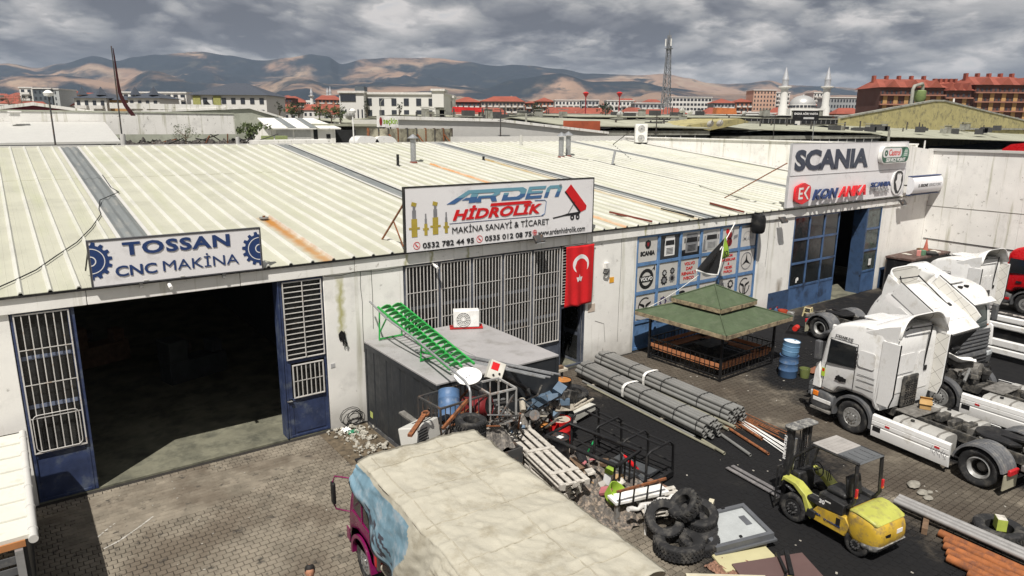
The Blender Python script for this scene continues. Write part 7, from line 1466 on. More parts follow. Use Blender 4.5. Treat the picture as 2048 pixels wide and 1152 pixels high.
for sx in (-1,1):
    for sy in (-1,1): MB().bx(sx*1.72-.04,sx*1.72+.04,sy*1.72-.04,sy*1.72+.04,0,1.98).build('post', BLACK, gz_); MB().bx(sx*.8-.03,sx*.8+.03,sy*.8-.03,sy*.8+.03,2.3,2.6).build('lantern_post', BLACK, gz_)
for k_ in range(4):
    a = k_*math.pi/2; rot_ = Matrix.Rotation(a, 4, 'Z')
    if k_ == 1: pass
    for zz in (.06,.18,.88):
        m_ = MB(); m_.T = rot_; m_.bx(-1.68,1.68,-1.745,-1.695,zz-.02,zz+.02); m_.build('rail', BLACK, gz_)
    for i in range(1, 15): m_ = MB(); m_.T = rot_; xx = -1.68+3.36*i/15; m_.bx(xx-.011,xx+.011,-1.731,-1.709,.2,.86); m_.build('baluster', BLACK, gz_)
    m_ = MB(); m_.T = rot_; m_.bx(-1.6,1.6,-1.65,-1.25,.42,.46); m_.build('bench_seat', pm('bench_wood',(.40,.16,.07),.7,var=.3), gz_); m_ = MB(); m_.T = rot_; m_.bx(-1.66,1.66,-1.685,-1.66,.52,.66); m_.build('bench_back', _M['bench_wood'], gz_)
tag(MB().bx(-.6,.6,-.4,.4,.68,.74).bx(-.08,.08,-.08,.08,.03,.68).bx(-.4,.4,-.25,.25,0,.03).build('table', BLACK, loc=(22.4,-2.6,.002)), 'black table in the shade under the gazebo roof', 'table')
# ---------------------------------------------------------------- near the gazebo
drum('steel_drum', 'dented blue drum standing at the gazebo corner', (23.35,-5.5,0), BLUEP, BLUEP, .34, .85, (0,0,1)); drum('steel_drum', 'paler blue ribbed drum stacked on the dented one', (23.35,-5.5,.86), pm('pale_blue_drum',(.13,.26,.42),.45,var=.15), WHITE, .30, .55, (R(4),R(3),0))
def bucket(lab, loc, m_, r_=.2, h=.36):
    o = thing('bucket', lab, 'bucket', loc); MB().lathe([(0,0),(r_*.8,0),(r_*.95,h*.6),(r_,h),(r_*.95,h),(r_*.9,h*.6),(r_*.75,.03),(0,.03)], 20).build('pail', m_, o, smooth=40); MB().tube([(r_*math.cos(R(a_)),0,h-.02-.16*math.sin(R(a_))) for a_ in range(0,181,20)], .008, 5).build('handle', STEEL, o)
bucket('olive green bucket beside the blue drums', (23.75,-5.95,0), pm('olive_plastic',(.16,.19,.06),.6)); bucket('orange red bucket standing behind the glazed doors pier', (30.6,-.55,0), pm('orange_plastic',(.45,.07,.03),.5), .24, .4)
tag(MB().grid(lambda u, v: (.7*u,.5*v,.18*math.sin(u*3.1)*math.sin(v*3.1)+.05*mnoise.noise(V((u*6,v*6,0)))), 14, 12).build('brown_sack', pm('brown_sacking',(.22,.09,.05),.9), smooth=60, loc=(24.2,-6.2,.08)), 'crumpled brown sack behind the olive bucket', 'sack')
o = thing('black_crate', 'black slatted crate beside the nearest lorry front', 'crate', (23.0,-7.3,0), R(12)); 
for zz in (.03,.2,.37): 
    MB().bx(-.6,.6,-.45,-.42,zz,zz+.12).build('slat', PLAST, o); MB().bx(-.6,.6,.42,.45,zz,zz+.12).build('slat', PLAST, o); MB().bx(-.6,-.57,-.419,.419,zz,zz+.12).build('slat', PLAST, o); MB().bx(.57,.6,-.419,.419,zz,zz+.12).build('slat', PLAST, o)
for k_ in range(5): MB().bx(-.56,.56,-.4+.18*k_,-.28+.18*k_,.005,.025).build('floor_slat', PLAST, o)
tag(MB().grid(lambda u, v: (.3*u,.35*v,.25*math.sin(u*3.1)*math.sin(v*3.1)), 8, 8).build('white_bag', WHITE, smooth=60, loc=(22.35,-7.55,.2)), 'small white plastic bag hung on the black crate', 'bag')
tr = thing('drip_tray', 'black drip tray on the ground with a red can in it', 'tray', (29.1,-2.35,0), R(25)); MB().bx(-.6,.6,-.45,.45,0,.03).bx(-.6,.6,-.45,-.41,.03,.14).bx(-.6,.6,.41,.45,.03,.14).bx(-.6,-.56,-.41,.41,.03,.14).bx(.56,.6,-.41,.41,.03,.14).build('pan', BLACK, tr)
tag(MB().lathe([(0,-.2),(.12,-.2),(.13,0),(.12,.2),(0,.2)], 14, axis=(1,.3,0)).build('red_can', pm('red_can_paint',(.6,.03,.02),.4), smooth=40, loc=(29.0,-2.3,.17)), 'red can lying in the black drip tray', 'can')
st = thing('plastic_stool', 'cream plastic stool with brown seat in front of the glazed doors', 'stool', (31.95,-1.1,0), R(15)); CR = pm('cream_plastic',(.55,.48,.27),.5); MB().bx(-.17,.17,-.17,.17,.42,.46).build('seat', CR, st, bevel=.02); MB().bx(-.13,.13,-.13,.13,.461,.47).build('seat_pad', BROWNWOOD, st)
for sx in (-1,1):
    for sy in (-1,1): MB().bar((sx*.14,sy*.14,.42),(sx*.2,sy*.2,0),.05).build('leg', CR, st)
    MB().bar((sx*.17,-.17,.2),(sx*.17,.17,.2),.04).build('stretcher', CR, st)
tag(MB().bx(-.16,.16,-.16,.16,0,.42).bx(-.12,.12,-.12,.12,.42,.44).build('tin_can', STEEL, bevel=.01, loc=(30.5,-1.05,0), rot=(0,0,.4)), 'square metal tin on the oily ground left of the stool', 'tin')
def extinguisher(lab, x_): 
    o = thing('fire_extinguisher', lab, 'fire extinguisher', (x_,-.45,0)); MB().lathe([(0,0),(.1,0),(.1,.42),(.06,.52),(.03,.56),(0,.56)], 14).build('cylinder', RED if x_ < 29.9 else DBLUE, o, smooth=40); MB().tube([(0,0,.56),(.12,0,.6),(.16,0,.3)], .018, 6).build('hose', RED, o, smooth=60)
extinguisher('red extinguisher standing against the pier beside the blue panels', 29.6); extinguisher('dark blue bottle with red hose against the pier beside the blue panels', 30.15)
# workbench against the right end of the facade
wb_ = thing('tool_cabinet', 'tall dark steel tool cabinet with cluttered rusty top against the yard wall', 'cabinet', (40.7,-1.3,0)); MB().bx(0,4.8,-.6,.9,1.95,2.05).build('top', pm('stained_wood',(.09,.05,.04),.7,var=.4,sc_=3,dirt=(.2,.17,.15),damt=.3,dsc=4), wb_); MB().bx(.05,4.7,-.5,.85,.05,1.945).build('cabinet', DBLUE if False else BLACK, wb_)
for xx in (.03,4.7):
    for yy in (-.58,.8): MB().bx(xx,xx+.07,yy,yy+.07,0,1.945).build('leg', DKSTEEL, wb_)
cn = thing('traffic_cone', 'faded traffic cone standing on the tool cabinet', 'cone', (44.4,-.95,2.052)); MB().bx(-.18,.18,-.18,.18,0,.03).lathe([(.15,.03),(.02,.72),(0,.72)],16).build('cone_body', pm('faded_orange',(.42,.12,.08),.7,var=.3), cn)
for k_, (a, b_, m_, sz, lab) in enumerate(((42.7,-1.5,pm('green_can',(.12,.25,.15),.5),(.3,.3,.3),'green tin on the tool cabinet'),(42.3,-1.5,pm('pink_lid',(.6,.25,.22),.5),(.26,.2,.32),'pink ringed canister on the tool cabinet'),(43.4,-1.7,BLACK,(.9,.6,.14),'black plastic panel lying on the tool cabinet'),(44.5,-1.4,RUBBISH,(.7,.4,.06),'pale board offcut on the tool cabinet'),(42.2,-.9,RUBBISH,(.5,.3,.04),'papers lying on the tool cabinet'),(44.6,-.8,BROWNWOOD,(.8,.3,.08),'brown plank end on the tool cabinet'))): tag(MB().box((0,0,sz[2]/2),sz).build('bench_item', m_, bevel=.01, loc=(a,b_,2.052), rot=(0,0,.3*k_)), lab, 'clutter')
for k_, m_ in enumerate((DBLUE, DBLUE)): tag(MB().box((0,0,.25),(.8,.5,.5)).build('blue_bin', m_, bevel=.03, loc=(43.0+1.0*k_,-2.4,0)), ('left','right')[k_]+' blue bin in front of the tool cabinet', 'bin')
# litter specks
rn = random.Random(31); lt = MB()
for k_ in range(170):
    a, b_ = rn.uniform(9.5,30), rn.uniform(-15,-1); s_ = rn.uniform(.012,.05); lt.box((a,b_,s_*.2+.004),(s_*1.5,s_,s_*.3),(0,0,rn.uniform(0,3)))
for k_ in range(60):
    a, b_ = rn.uniform(.5,6.5), rn.uniform(-9,-.5); s_ = rn.uniform(.008,.03); lt.box((a,b_,s_*.2+.004),(s_*1.5,s_,s_*.3),(0,0,rn.uniform(0,3)))
stuff(lt.build('litter', pm('pale_litter',(.34,.32,.28),.9,var=.3,sc_=3)))
# white paint marks on the pavers
for k_, pts in enumerate((((.82,-3.05),(1.15,-2.9),(1.6,-2.55),(2.0,-2.2)),((.72,-2.5),(1.0,-2.2),(1.3,-1.9)))):
    p = [V((a,b_,.004)) for a, b_ in pts]; vv = []; mk = MB(); rn = random.Random(k_)
    L_ = []
    for i in range(len(p)-1):
        for j in range(8): L_.append(p[i].lerp(p[i+1], j/8))
    for i in range(len(L_)-1):
        d = (L_[i+1]-L_[i]).normalized(); n_ = V((-d.y,d.x,0))
        if rn.random() < (.12 if k_ == 0 else .4): continue
        w0, w1 = rn.uniform(.008,.028), rn.uniform(.008,.028); mk.add([L_[i]-n_*w0, L_[i+1]-n_*w1, L_[i+1]+n_*w1, L_[i]+n_*w0], [(0,1,2,3)])
    struct(mk.build('paint_mark', pm('worn_white_mark',(.42,.40,.36),.8,var=.3,sc_=9)))
# ---------------------------------------------------------------- left lean-to
ls = thing('lean_to', 'small lean-to with white ribbed roof and round white gutter at the left edge', 'shed', (0,0,0))
for k_ in range(7): MB().bx(-3.2,-.36,-5.75+.74*k_,-5.75+.74*k_+.735,2.16,2.2).bx(-3.2,-.37,-5.75+.74*k_,-5.75+.74*k_+.05,2.2,2.235).build('roof_sheet', pm('lean_to_sheet',(.66,.65,.58),.5,var=.08,sc_=2,dirt=(.5,.5,.40),damt=.3,dsc=2), ls)
MB().cyl((-.33,-5.85,2.17),(-.33,-.6,2.17),.075,n=14).build('gutter', FLASH, ls, smooth=40)
for k_ in range(6): MB().lathe([(.077,-.015),(.084,-.015),(.084,.015),(.077,.015)],14,(-.33,-1.0-.9*k_,2.17),(0,1,0),close=True).build('gutter_ring', FLASH, ls)
MB().bx(-3.2,-.3,-.64,-.58,2.1,2.2).build('back_fascia', pm('orange_timber',(.40,.17,.06),.8), ls); MB().bx(-3.2,-.45,-5.80,-5.76,2.05,2.17).build('front_fascia', _M['orange_timber'], ls)
MB().bx(-.50,-.44,-5.7,-.7,0,2.1).build('side_wall', CONT, ls)
for xx in (-.62,-2.0): MB().bx(xx,xx+.12,-5.88,-5.76,0,2.04).build('post', GALV, ls)
for k_ in range(9): MB().bx(-3.2,-.62,-5.82,-5.79,.1+.21*k_,.24+.21*k_).build('louvre', PLAST, ls)
# ---------------------------------------------------------------- person walking in at the bottom edge
pe = thing('person', 'person with short dark hair in dark clothes walking past the magenta lorry', 'person', (3.52,-8.75,0), R(162))
SKIN = pm('skin', (.42,.20,.12), .6, var=.05); HAIR = pm('dark_hair', (.012,.010,.009), .7, var=.3, bump=.5, bsc=120); SHIRT = pm('dark_jacket', (.02,.021,.025), .8); TROU = pm('dark_trousers', (.03,.035,.05), .85)
def skin_body(name, js, es, rad, m_, parent, lv=2):
    me = bpy.data.meshes.new(name); me.from_pydata(js, es, []); o = inst(me, name, parent); me.materials.append(m_)
    sk_ = o.modifiers.new('skin','SKIN'); 
    for i, r_ in enumerate(rad): me.skin_vertices[0].data[i].radius = r_ if isinstance(r_, tuple) else (r_, r_)
    me.skin_vertices[0].data[0].use_root = True
    s_ = o.modifiers.new('sub','SUBSURF'); s_.levels = lv; s_.render_levels = lv; return o
J = [(0,0,.95),(0,.01,1.15),(0,.02,1.38),(0,.02,1.47),(0,.04,1.53),(-.18,.02,1.42),(-.25,.03,1.14),(-.24,.16,.93),(.18,.02,1.42),(.25,-.04,1.14),(.25,.02,.9),(-.1,0,.9),(-.11,.1,.5),(-.11,.02,.08),(-.11,.14,.04),(.1,0,.9),(.11,.02,.5),(.11,-.16,.1),(.11,-.05,.04)]
Ed = [(0,1),(1,2),(2,3),(3,4),(2,5),(5,6),(6,7),(2,8),(8,9),(9,10),(0,11),(11,12),(12,13),(13,14),(0,15),(15,16),(16,17),(17,18)]
Rd = [.14,(.15,.11),(.17,.11),.065,.055,.075,.05,.035,.075,.05,.035,.095,.07,.045,.04,.095,.07,.045,.04]
skin_body('body', J, Ed, Rd, SHIRT, pe)
hd = MB(); hd.lathe([(0,-.115),(.045,-.11),(.062,-.08),(.075,-.03),(.08,.03),(.072,.08),(.045,.112),(0,.122)], 18); hd.v = [(x_, y_*1.18+(.012 if y_ > 0 else 0), z_) for x_, y_, z_ in hd.v]
hob = hd.build('head', SKIN, pe, smooth=60, loc=(0,.05,1.64)); MB().box((0,.098,-.01),(.022,.03,.045)).build('nose', SKIN, hob, bevel=.008)
for s_ in (-1,1): MB().lathe([(0,-.012),(.012,0),(0,.012)],8,(s_*.03,.088,.012),(0,1,0)).build('eye', BLKP, hob); MB().box((s_*.08,0,-.005),(.016,.035,.055)).build('ear', SKIN, hob, bevel=.006)
MB().box((0,.092,-.062),(.045,.012,.01)).build('mouth', pm('lip',(.30,.10,.08),.6), hob)
hr = MB(); hr.lathe([(.086,.0),(.088,.03),(.08,.085),(.05,.122),(0,.132)], 18); hr.v = [(x_, y_*1.18-.012, z_+(.03 if y_ > .03 else -.035 if y_ < -.03 else 0)) for x_, y_, z_ in hr.v]; hr.build('hair', HAIR, hob, smooth=60)
for s_, p_ in ((-1,(-.24,.18,.90)),(1,(.25,.03,.87))):
    hn = [(0,0,0),(0,.01,-.06)]; ee = [(0,1)]; rd_ = [.022,(.032,.016)]
    for i, (dx, l) in enumerate(((-.027,.05),(-.009,.06),(.009,.055),(.027,.045))): n0 = len(hn); hn += [(dx,.012,-.085),(dx,.022,-.085-l*.6),(dx,.04,-.085-l)]; ee += [(1,n0),(n0,n0+1),(n0+1,n0+2)]; rd_ += [.009,.008,.007]
    n0 = len(hn); hn += [(-.035*s_,.03,-.04),(-.04*s_,.05,-.07)]; ee += [(0,n0),(n0,n0+1)]; rd_ += [.01,.008]
    skin_body('hand', [(a+p_[0],b_+p_[1],c+p_[2]) for a,b_,c in hn], ee, rd_, SKIN, pe, 1)
# ================================================================ NEIGHBOURING ROOFS AND FAR TOWN
OLIVE = pm('weathered_roof_sheet', (.36,.36,.28), .8, var=.12, sc_=.3, dirt=(.24,.24,.18), damt=.35, dsc=.5, stretch=(1,.4,1)); GREYCON = pm('stained_concrete', (.31,.31,.27), .9, var=.15, sc_=.5, dirt=(.17,.16,.13), damt=.4, dsc=.7); GREENCON = pm('pale_green_render', (.42,.435,.36), .9, var=.13, sc_=.35, dirt=(.30,.31,.25), damt=.4, dsc=.6, bump=.2, bsc=3)
YELW = pm('yellow_render', (.42,.37,.17), .85, var=.18, sc_=.4, dirt=(.20,.18,.10), damt=.4, dsc=.8); MAROON = pm('maroon_sheet', (.16,.02,.04), .6, var=.15, stretch=(6,1,1)); WROOF = pm('white_roof_sheet', (.50,.495,.47), .5, var=.04); DARKIN = pm('dark_recess', (.018,.019,.02), .9)
def shed(name, lab, a, b_, Y0, depth, rise, roofm, wallm, cat='building', band=True, eave=.35, ridge_both=True):
    A = atY(a[0], a[1], Y0); B = atY(b_[0], b_[1], Y0); o = thing(name, lab, cat, (A.x, Y0, 0)); w_ = B.x-A.x; z0 = A.z; z1 = B.z
    MB().bx(.1,w_-.1,.25,depth*2-.2,-.2,min(z0,z1)-.35).build('wall', wallm, o)
    n_ = max(1, int(w_/4)); 
    for k_ in range(n_):
        x0, x1 = w_*k_/n_, w_*(k_+1)/n_; za, zb = z0+(z1-z0)*k_/n_, z0+(z1-z0)*(k_+1)/n_; dz = .012*(k_ % 3)
        MB().add([(x0,-.3,za+dz),(x1,-.3,zb+dz),(x1,depth,zb+rise+dz),(x0,depth,za+rise+dz),(x0,-.3,za-.12),(x1,-.3,zb-.12),(x1,depth,zb+rise-.12),(x0,depth,za+rise-.12)], [(0,1,2,3),(7,6,5,4),(0,4,5,1),(1,5,6,2),(2,6,7,3),(3,7,4,0)]).build('roof_sheet', roofm, o)
        if ridge_both: MB().add([(x0,depth,za+rise+dz),(x1,depth,zb+rise+dz),(x1,depth*2,zb+dz),(x0,depth*2,za+dz),(x0,depth,za+rise-.12),(x1,depth,zb+rise-.12),(x1,depth*2,zb-.12),(x0,depth*2,za-.12)], [(0,1,2,3),(7,6,5,4),(0,4,5,1),(1,5,6,2),(2,6,7,3),(3,7,4,0)]).build('roof_sheet', roofm, o)
    for xx, zz in ((.1,z0),(w_-.25,z1)): MB().prism([(-.0,zz-.35),(depth,zz+rise-.13),(depth*2-.2,zz-.35)], xx, xx+.15, 'x').build('gable', wallm, o)
    if band:
        MB().bx(.0,w_,.0,.2,min(z0,z1)-1.0,min(z0,z1)-.4).build('fascia_band', GREYCON, o); MB().bx(.4,w_-.4,.12,.24,min(z0,z1)-2.4,min(z0,z1)-1.02).build('clerestory_glazing', DARKIN, o)
        for k_ in range(1, max(2, int(w_/3))): xx = w_*k_/max(2, int(w_/3)); MB().bx(xx-.06,xx+.06,.06,.14,min(z0,z1)-2.4,min(z0,z1)-1.02).build('mullion', LGYP, o)
    return o
# left neighbour: white sheet roof, parapet band, maroon gable further back
o = shed('neighbour_building', 'low neighbouring building with smooth white sloping roof at upper left', (-260,289), (240,283), 30, 6, 1.15, WROOF, DARKIN, band=False, ridge_both=False)
MB().bx(0,20,6.05,6.6,8.4,9.85).build('parapet', WALL2, o); MB().bx(0,20,6.0,6.7,9.85,9.95).build('coping', GREENCON, o)
tag(MB().bx(0,.5,0,.4,0,.7).bx(-.1,.6,-.1,.5,.7,.78).build('roof_chimney', WALL2, loc=atY(22,241,34.5)-V((0,0,.2))), 'small pale chimney on the smooth white roof at upper left', 'chimney')
A_ = [atY(*q, 62) for q in ((-60,232),(-60,226),(66,211),(205,231),(205,236),(-60,240))]
o = thing('gabled_hall', 'maroon clad gabled hall behind the smooth white roof', 'building', (0,62,0)); MB().prism([(p.x,p.z) for p in A_[1:4]]+[(A_[3].x,0),(A_[0].x,0)], 0, 25, 'y').build('gable_wall', MAROON, o); MB().prism([(A_[1].x,A_[1].z),(A_[2].x,A_[2].z),(A_[3].x+.6,A_[3].z),(A_[3].x+.6,A_[3].z+.25),(A_[2].x,A_[2].z+.3),(A_[1].x,A_[1].z+.3)], -.4, 25.3, 'y').build('roof_edge', WALL2, o)
# rendered fire wall
o = thing('rendered_hall', 'big blank pale green rendered end wall of a hall', 'building', (0,46,0)); P_ = [atY(*q, 46) for q in ((204,229),(455,221),(498,217),(603,250))]
MB().prism([(P_[0].x,0),(P_[3].x,0),(P_[3].x,P_[3].z),(P_[2].x,P_[2].z),(P_[0].x,P_[0].z)], 0, 22, 'y').build('end_wall', GREENCON, o)
MB().prism([(P_[0].x,P_[0].z),(P_[2].x,P_[2].z),(P_[3].x+.2,P_[3].z),(P_[3].x+.2,P_[3].z+.16),(P_[2].x,P_[2].z+.18),(P_[0].x,P_[0].z+.18)], -.15, 22.1, 'y').build('coping', WALL2, o); MB().bx(P_[1].x-9,P_[1].x,-.1,.3,P_[1].z+.02,P_[1].z+.45).build('parapet_block', WALL2, o)
MB().bx(12.8,12.83,-.02,-.004,0,P_[0].z-.02).build('render_crack', pm('crack',(.12,.12,.1),.9), o)
# flat roof yard directly behind our ridge, with scrap and shrubs
o = thing('back_building', 'flat roofed concrete annex right behind the workshop ridge', 'building', (0,0,0)); MB().bx(-9,22.5,26.5,44,0,7.55).build('annex_block', GREYCON, o); MB().bx(-9,22.5,26.5,26.7,7.55,7.75).build('kerb', WALL2, o)
stuff(MB().grid(lambda u, v: (7.0+9.5*u, 33+5*v, 7.5+.75*abs(mnoise.fractal(V((u*14,v*6,2)),.9,2,5))*math.sin(math.pi*v)+.1), 110, 24).build('roof_scrap', pm('dark_roof_scrap',(.05,.045,.042),.8,.2,var=.7,sc_=4,dirt=(.2,.18,.16),damt=.35,dsc=5,bump=.6)))
rn = random.Random(17)
for k_ in range(14):
    p_ = V((rn.uniform(7.2,16),rn.uniform(33.5,37),7.75)); tag(MB().bar(p_, p_+V((rn.uniform(-2,2),rn.uniform(-.5,.5),rn.uniform(.1,.8))),.07).build('scrap_bar', (DKSTEEL,BLACK,RUST)[k_ % 3]), ('dark','black','rusty')[k_ % 3]+' bar sticking out of the scrap behind the ridge', 'steel bar', ('dark','black','rusty')[k_ % 3]+' bars in the roof scrap')
tag(MB().bx(0,6,0,2,0,.3).build('pale_slab', WALL2, loc=(15.2,33,7.7)), 'long pale slab lying behind the ridge near the white workshop', 'slab')
LEAF = pm('olive_leaf', (.075,.10,.035), .8, var=.5, sc_=3); LEAFD = pm('dark_conifer_leaf', (.022,.035,.018), .85, var=.5, sc_=2); BARK = pm('bark', (.10,.08,.06), .9, var=.3); TWIG = pm('bare_twig', (.17,.14,.10), .9, var=.3)
def tree(lab, base, h, r_, seed, leaf=LEAF, n=420, name='tree', bare=False, cat='tree', shape=1.0):
    rn = random.Random(seed); o = thing(name, lab, cat, tuple(base)); m_ = MB(); m_.tube([(0,0,0),(.03*h*rn.uniform(-1,1),.02*h,h*.35),(.04*h*rn.uniform(-1,1),0,h*.75)], [h*.035,h*.025,h*.008], 7)
    tips = []
    for k_ in range(9):
        a = rn.uniform(0,6.28); z0 = h*rn.uniform(.2,.55); e = V((r_*math.cos(a)*rn.uniform(.5,.95), r_*math.sin(a)*rn.uniform(.5,.95), h*rn.uniform(.55,.95))); m_.tube([(0,0,z0), e*.5+V((0,0,z0*.35)), e], [h*.016,h*.009,h*.003], 5); tips.append(e)
    m_.build('trunk', BARK if not bare else TWIG, o, smooth=60)
    lf = MB(); cl = [(V((rn.gauss(0,.45)*r_, rn.gauss(0,.45)*r_, h*(.62+rn.gauss(0,.16)*shape))), rn.uniform(.22,.42)*r_) for _ in range(13)]+[(t_, .3*r_) for t_ in tips]
    s_ = r_*.11*(.5 if bare else 1)
    for k_ in range(n):
        c, cr_ = rn.choice(cl); d = V((rn.gauss(0,1),rn.gauss(0,1),rn.gauss(0,.8))).normalized()*cr_*rn.random()**.4; p_ = c+d; q_ = Euler((rn.uniform(0,6),rn.uniform(0,6),rn.uniform(0,6))).to_matrix(); s2 = s_*rn.uniform(.6,1.5)
        if p_.z < h*.08: continue
        lf.add([p_+q_ @ V(v_) for v_ in ((-s2,0,0),(0,-s2*.5,0),(s2,0,s2*.2),(0,s2*.5,0))], [(0,1,2,3)])
    stuff(lf.build('crown', leaf, o)); return o
tree('wispy olive shrub behind the ridge in front of the pale green wall', (10.9,34,7.6), 1.5, .8, 3, LEAF, 300, 'shrub', True, 'shrub'); tree('bushier olive shrub beside the white striped workshop', (15.6,35,7.6), 1.6, .95, 4, LEAF, 520, 'shrub', False, 'shrub')
for k_, (a, b_, lab) in enumerate(((17.0,36.5,'pale green crate left of the white striped workshop'),(18.0,36.2,'second pale green crate left of the white striped workshop'))): tag(MB().bx(0,.8,0,.6,0,.7).build('crate', pm('pale_green_plastic',(.28,.33,.14),.7), loc=(a,b_,7.56)), lab, 'crate')
# white workshop with grey roof stripes
o = thing('white_workshop', 'small white workshop with two grey stripes on its sloping roof', 'building', (18.2,38,7.55)); MB().bx(0,5.3,0,5,0,1.35).build('wall', WALL2, o); 
MB().add([(-.4,-.3,1.3),(5.7,-.3,1.3),(4.6,3,2.1),(-.2,3,2.1),(-.4,-.3,1.2),(5.7,-.3,1.2),(4.6,3,2.0),(-.2,3,2.0)], [(0,1,2,3),(7,6,5,4),(0,4,5,1),(1,5,6,2),(2,6,7,3),(3,7,4,0)]).build('roof', WALL2, o)
for xx in (1.2,3.0): MB().add([(xx,-.31,1.32),(xx+.7,-.31,1.32),(xx+.55,3,2.12),(xx-.05,3,2.12)], [(0,1,2,3)]).build('roof_stripe', GREYSHEET, o)
for xx in (.3,1.8): MB().bx(xx,xx+1.35,-.03,-.003,.02,1.15).build('sliding_door', pm('pale_door',(.5,.5,.48),.6), o)
MB().bx(3.4,3.75,-.03,-.003,.05,1.2).build('dark_door', DARKIN, o); MB().bx(4.5,4.85,-.03,-.003,.45,.8).build('window', DARKIN, o)
o = thing('concrete_store', 'bare grey concrete store between striped workshop and stained wall', 'building', (23.0,36,0)); MB().bx(2.6,6.0,3,9,0,9.0).build('block', GREYCON, o); MB().bx(-1.2,6.4,2.5,11,9.0,9.2).build('roof_slab', OLIVE, o); MB().bx(.2,2.6,2.6,2.9,7.5,8.7).build('dark_opening', DARKIN, o)
for k_, (a, lab) in enumerate(((23.4,'white van roof showing beside the concrete store'),(25.0,'second white vehicle roof showing beside the stained wall'))): tag(MB().prism(smooth_poly([(0,0),(1.9,0),(1.9,.35),(1.4,.7),(.35,.7),(0,.35)],1),0,1.6,'y').build('parked_vehicle', CABW, smooth=40, loc=(a,33.4,7.57)), lab, 'van')
tag(MB().bx(22.5,33.2,26.4,44,7.0,7.55).bx(22.5,33.2,26.5,43.9,0,6.99).build('parking_deck', GREYCON), 'grey deck between the annex and the stained panel wall', 'deck')
# stained panel wall + SECKIN sign
sw_ = thing('panel_wall', 'row of stained concrete panels with rusty streaks behind the ridge', 'wall', (0,34,0)); STAIN = pm('mould_stained_panel', (.34,.32,.24), .9, var=.25, sc_=.8, dirt=(.07,.06,.045), damt=.45, dsc=.9, stretch=(1,1,.6)); xa, xb = atY(737,260,34).x, atY(904,256,34).x
for k_ in range(9): x0 = xa+(xb-xa)*k_/9; MB().bx(x0+.03,x0+(xb-xa)/9-.03,0,.2,5,8.85).build('wall_panel', STAIN, sw_)
for k_ in range(10): x0 = xa+(xb-xa)*k_/9; MB().bx(x0-.04,x0+.04,-.06,.25,5,8.9).build('post', RUST if k_ in (0,3,6,8) else DKSTEEL, sw_)
for k_ in (2,5,8): x0 = xa+(xb-xa)*k_/9; MB().bar((x0,-.1,8.4),(x0+.7,-.8,7.2),.1).build('raking_prop', RUST, sw_)
p0, p1 = atY(757,254,34.5), atY(796,232,34.5)
o = thing('roof_sign', 'white rooftop sign with lime green lettering and red oval', 'sign', (p0.x,34.5,p0.z)); w_, h_ = p1.x-p0.x, p1.z-p0.z
MB().bx(0,w_,0,.3,0,h_).build('sign_box', WHITE, o); text('seçkin', w_*.24, h_*.16, w_*.72, h_*.66, pm('lime_print',(.25,.42,.02),.5), o, y=-.01, bold=.02); MB().prism([(w_*.12+w_*.07*math.cos(i*.35), h_*.5+h_*.38*math.sin(i*.35)) for i in range(18)],-.02,-.004,'y').build('red_oval', DRED, o)
for xx in (.25,.6): MB().bx(w_*xx,w_*xx+.1,.05,.15,-.7,0).build('leg', BLACK, o)
MB().bx(.1,w_,.05,.1,-.45,-.15).build('lower_panel', WHITE, o)
# white parapets right of the stained wall
o = thing('white_annex', 'white painted annex with low sloping parapets behind the workshop roof', 'building', (0,0,0)); B_ = [atY(*q, 37) for q in ((905,252),(965,243),(1000,244),(1215,268))]
MB().prism([(B_[0].x-6,0),(B_[3].x,0),(B_[3].x,B_[3].z),(B_[2].x,B_[2].z),(B_[0].x-6,B_[1].z+.1)],37,46,'y').build('annex_block', FLASH, o); MB().prism([(B_[0].x-6,B_[1].z+.11),(B_[2].x,B_[2].z+.01),(B_[3].x,B_[3].z+.01),(B_[3].x,B_[3].z+.25),(B_[2].x,B_[2].z+.28),(B_[0].x-6,B_[1].z+.4)],36.8,37.1,'y').build('coping', WALL2, o)
MB().bx(atY(905,270,29).x,50,29,29.3,6,atY(1000,273,29).z).build('low_parapet', FLASH, o); MB().bx(30,50,24.2,33,6.5,7.6).build('flat_roof', FLASH, o)
# long olive sheds to the right
shed('long_shed', 'olive roofed shed with orange painted end behind the white annex', (1127,250), (1420,256), 48, 11, 1.0, OLIVE, DARKIN)
tag(MB().bx(0,6,0,.2,0,2.2).build('orange_gable', pm('orange_red_paint',(.40,.09,.04),.8,var=.3,sc_=.5), loc=(atY(1128,268,47.3).x,47.3,atY(1128,268,47.3).z-.6)), 'orange red painted wall strip under the olive shed eave', 'wall')
shed('long_shed', 'long olive shed with dark clerestory and two satellite dishes', (1425,256), (1762,266), 50, 16, 1.3, OLIVE, DARKIN)
shed('long_shed', 'olive shed with dark clerestory above the high yard wall', (1778,273), (2230,288), 50, 14, 2.2, OLIVE, DARKIN)
o = thing('yellow_gable', 'yellow plastered gable between the two olive sheds', 'building', (0,50.5,0)); Q_ = [atY(*q, 49.2) for q in ((1362,262),(1375,250),(1480,237),(1500,244),(1415,262))]; MB().prism([(p.x,p.z) for p in Q_],-1.3,8,'y').build('gable_wall', YELW, o); MB().prism([(Q_[0].x+1,2),(Q_[4].x-1,2),(Q_[4].x-1,Q_[4].z),(Q_[0].x+1,Q_[0].z)],-1.2,6,'y').build('lower_wall', YELW, o)
o = thing('raised_hall', 'taller yellow rendered hall with two sloping parapets at right', 'building', (0,0,0)); Q_ = [atY(*q, 72) for q in ((1680,241),(1700,233),(1868,203),(1888,203),(2048,240),(2048,250))]
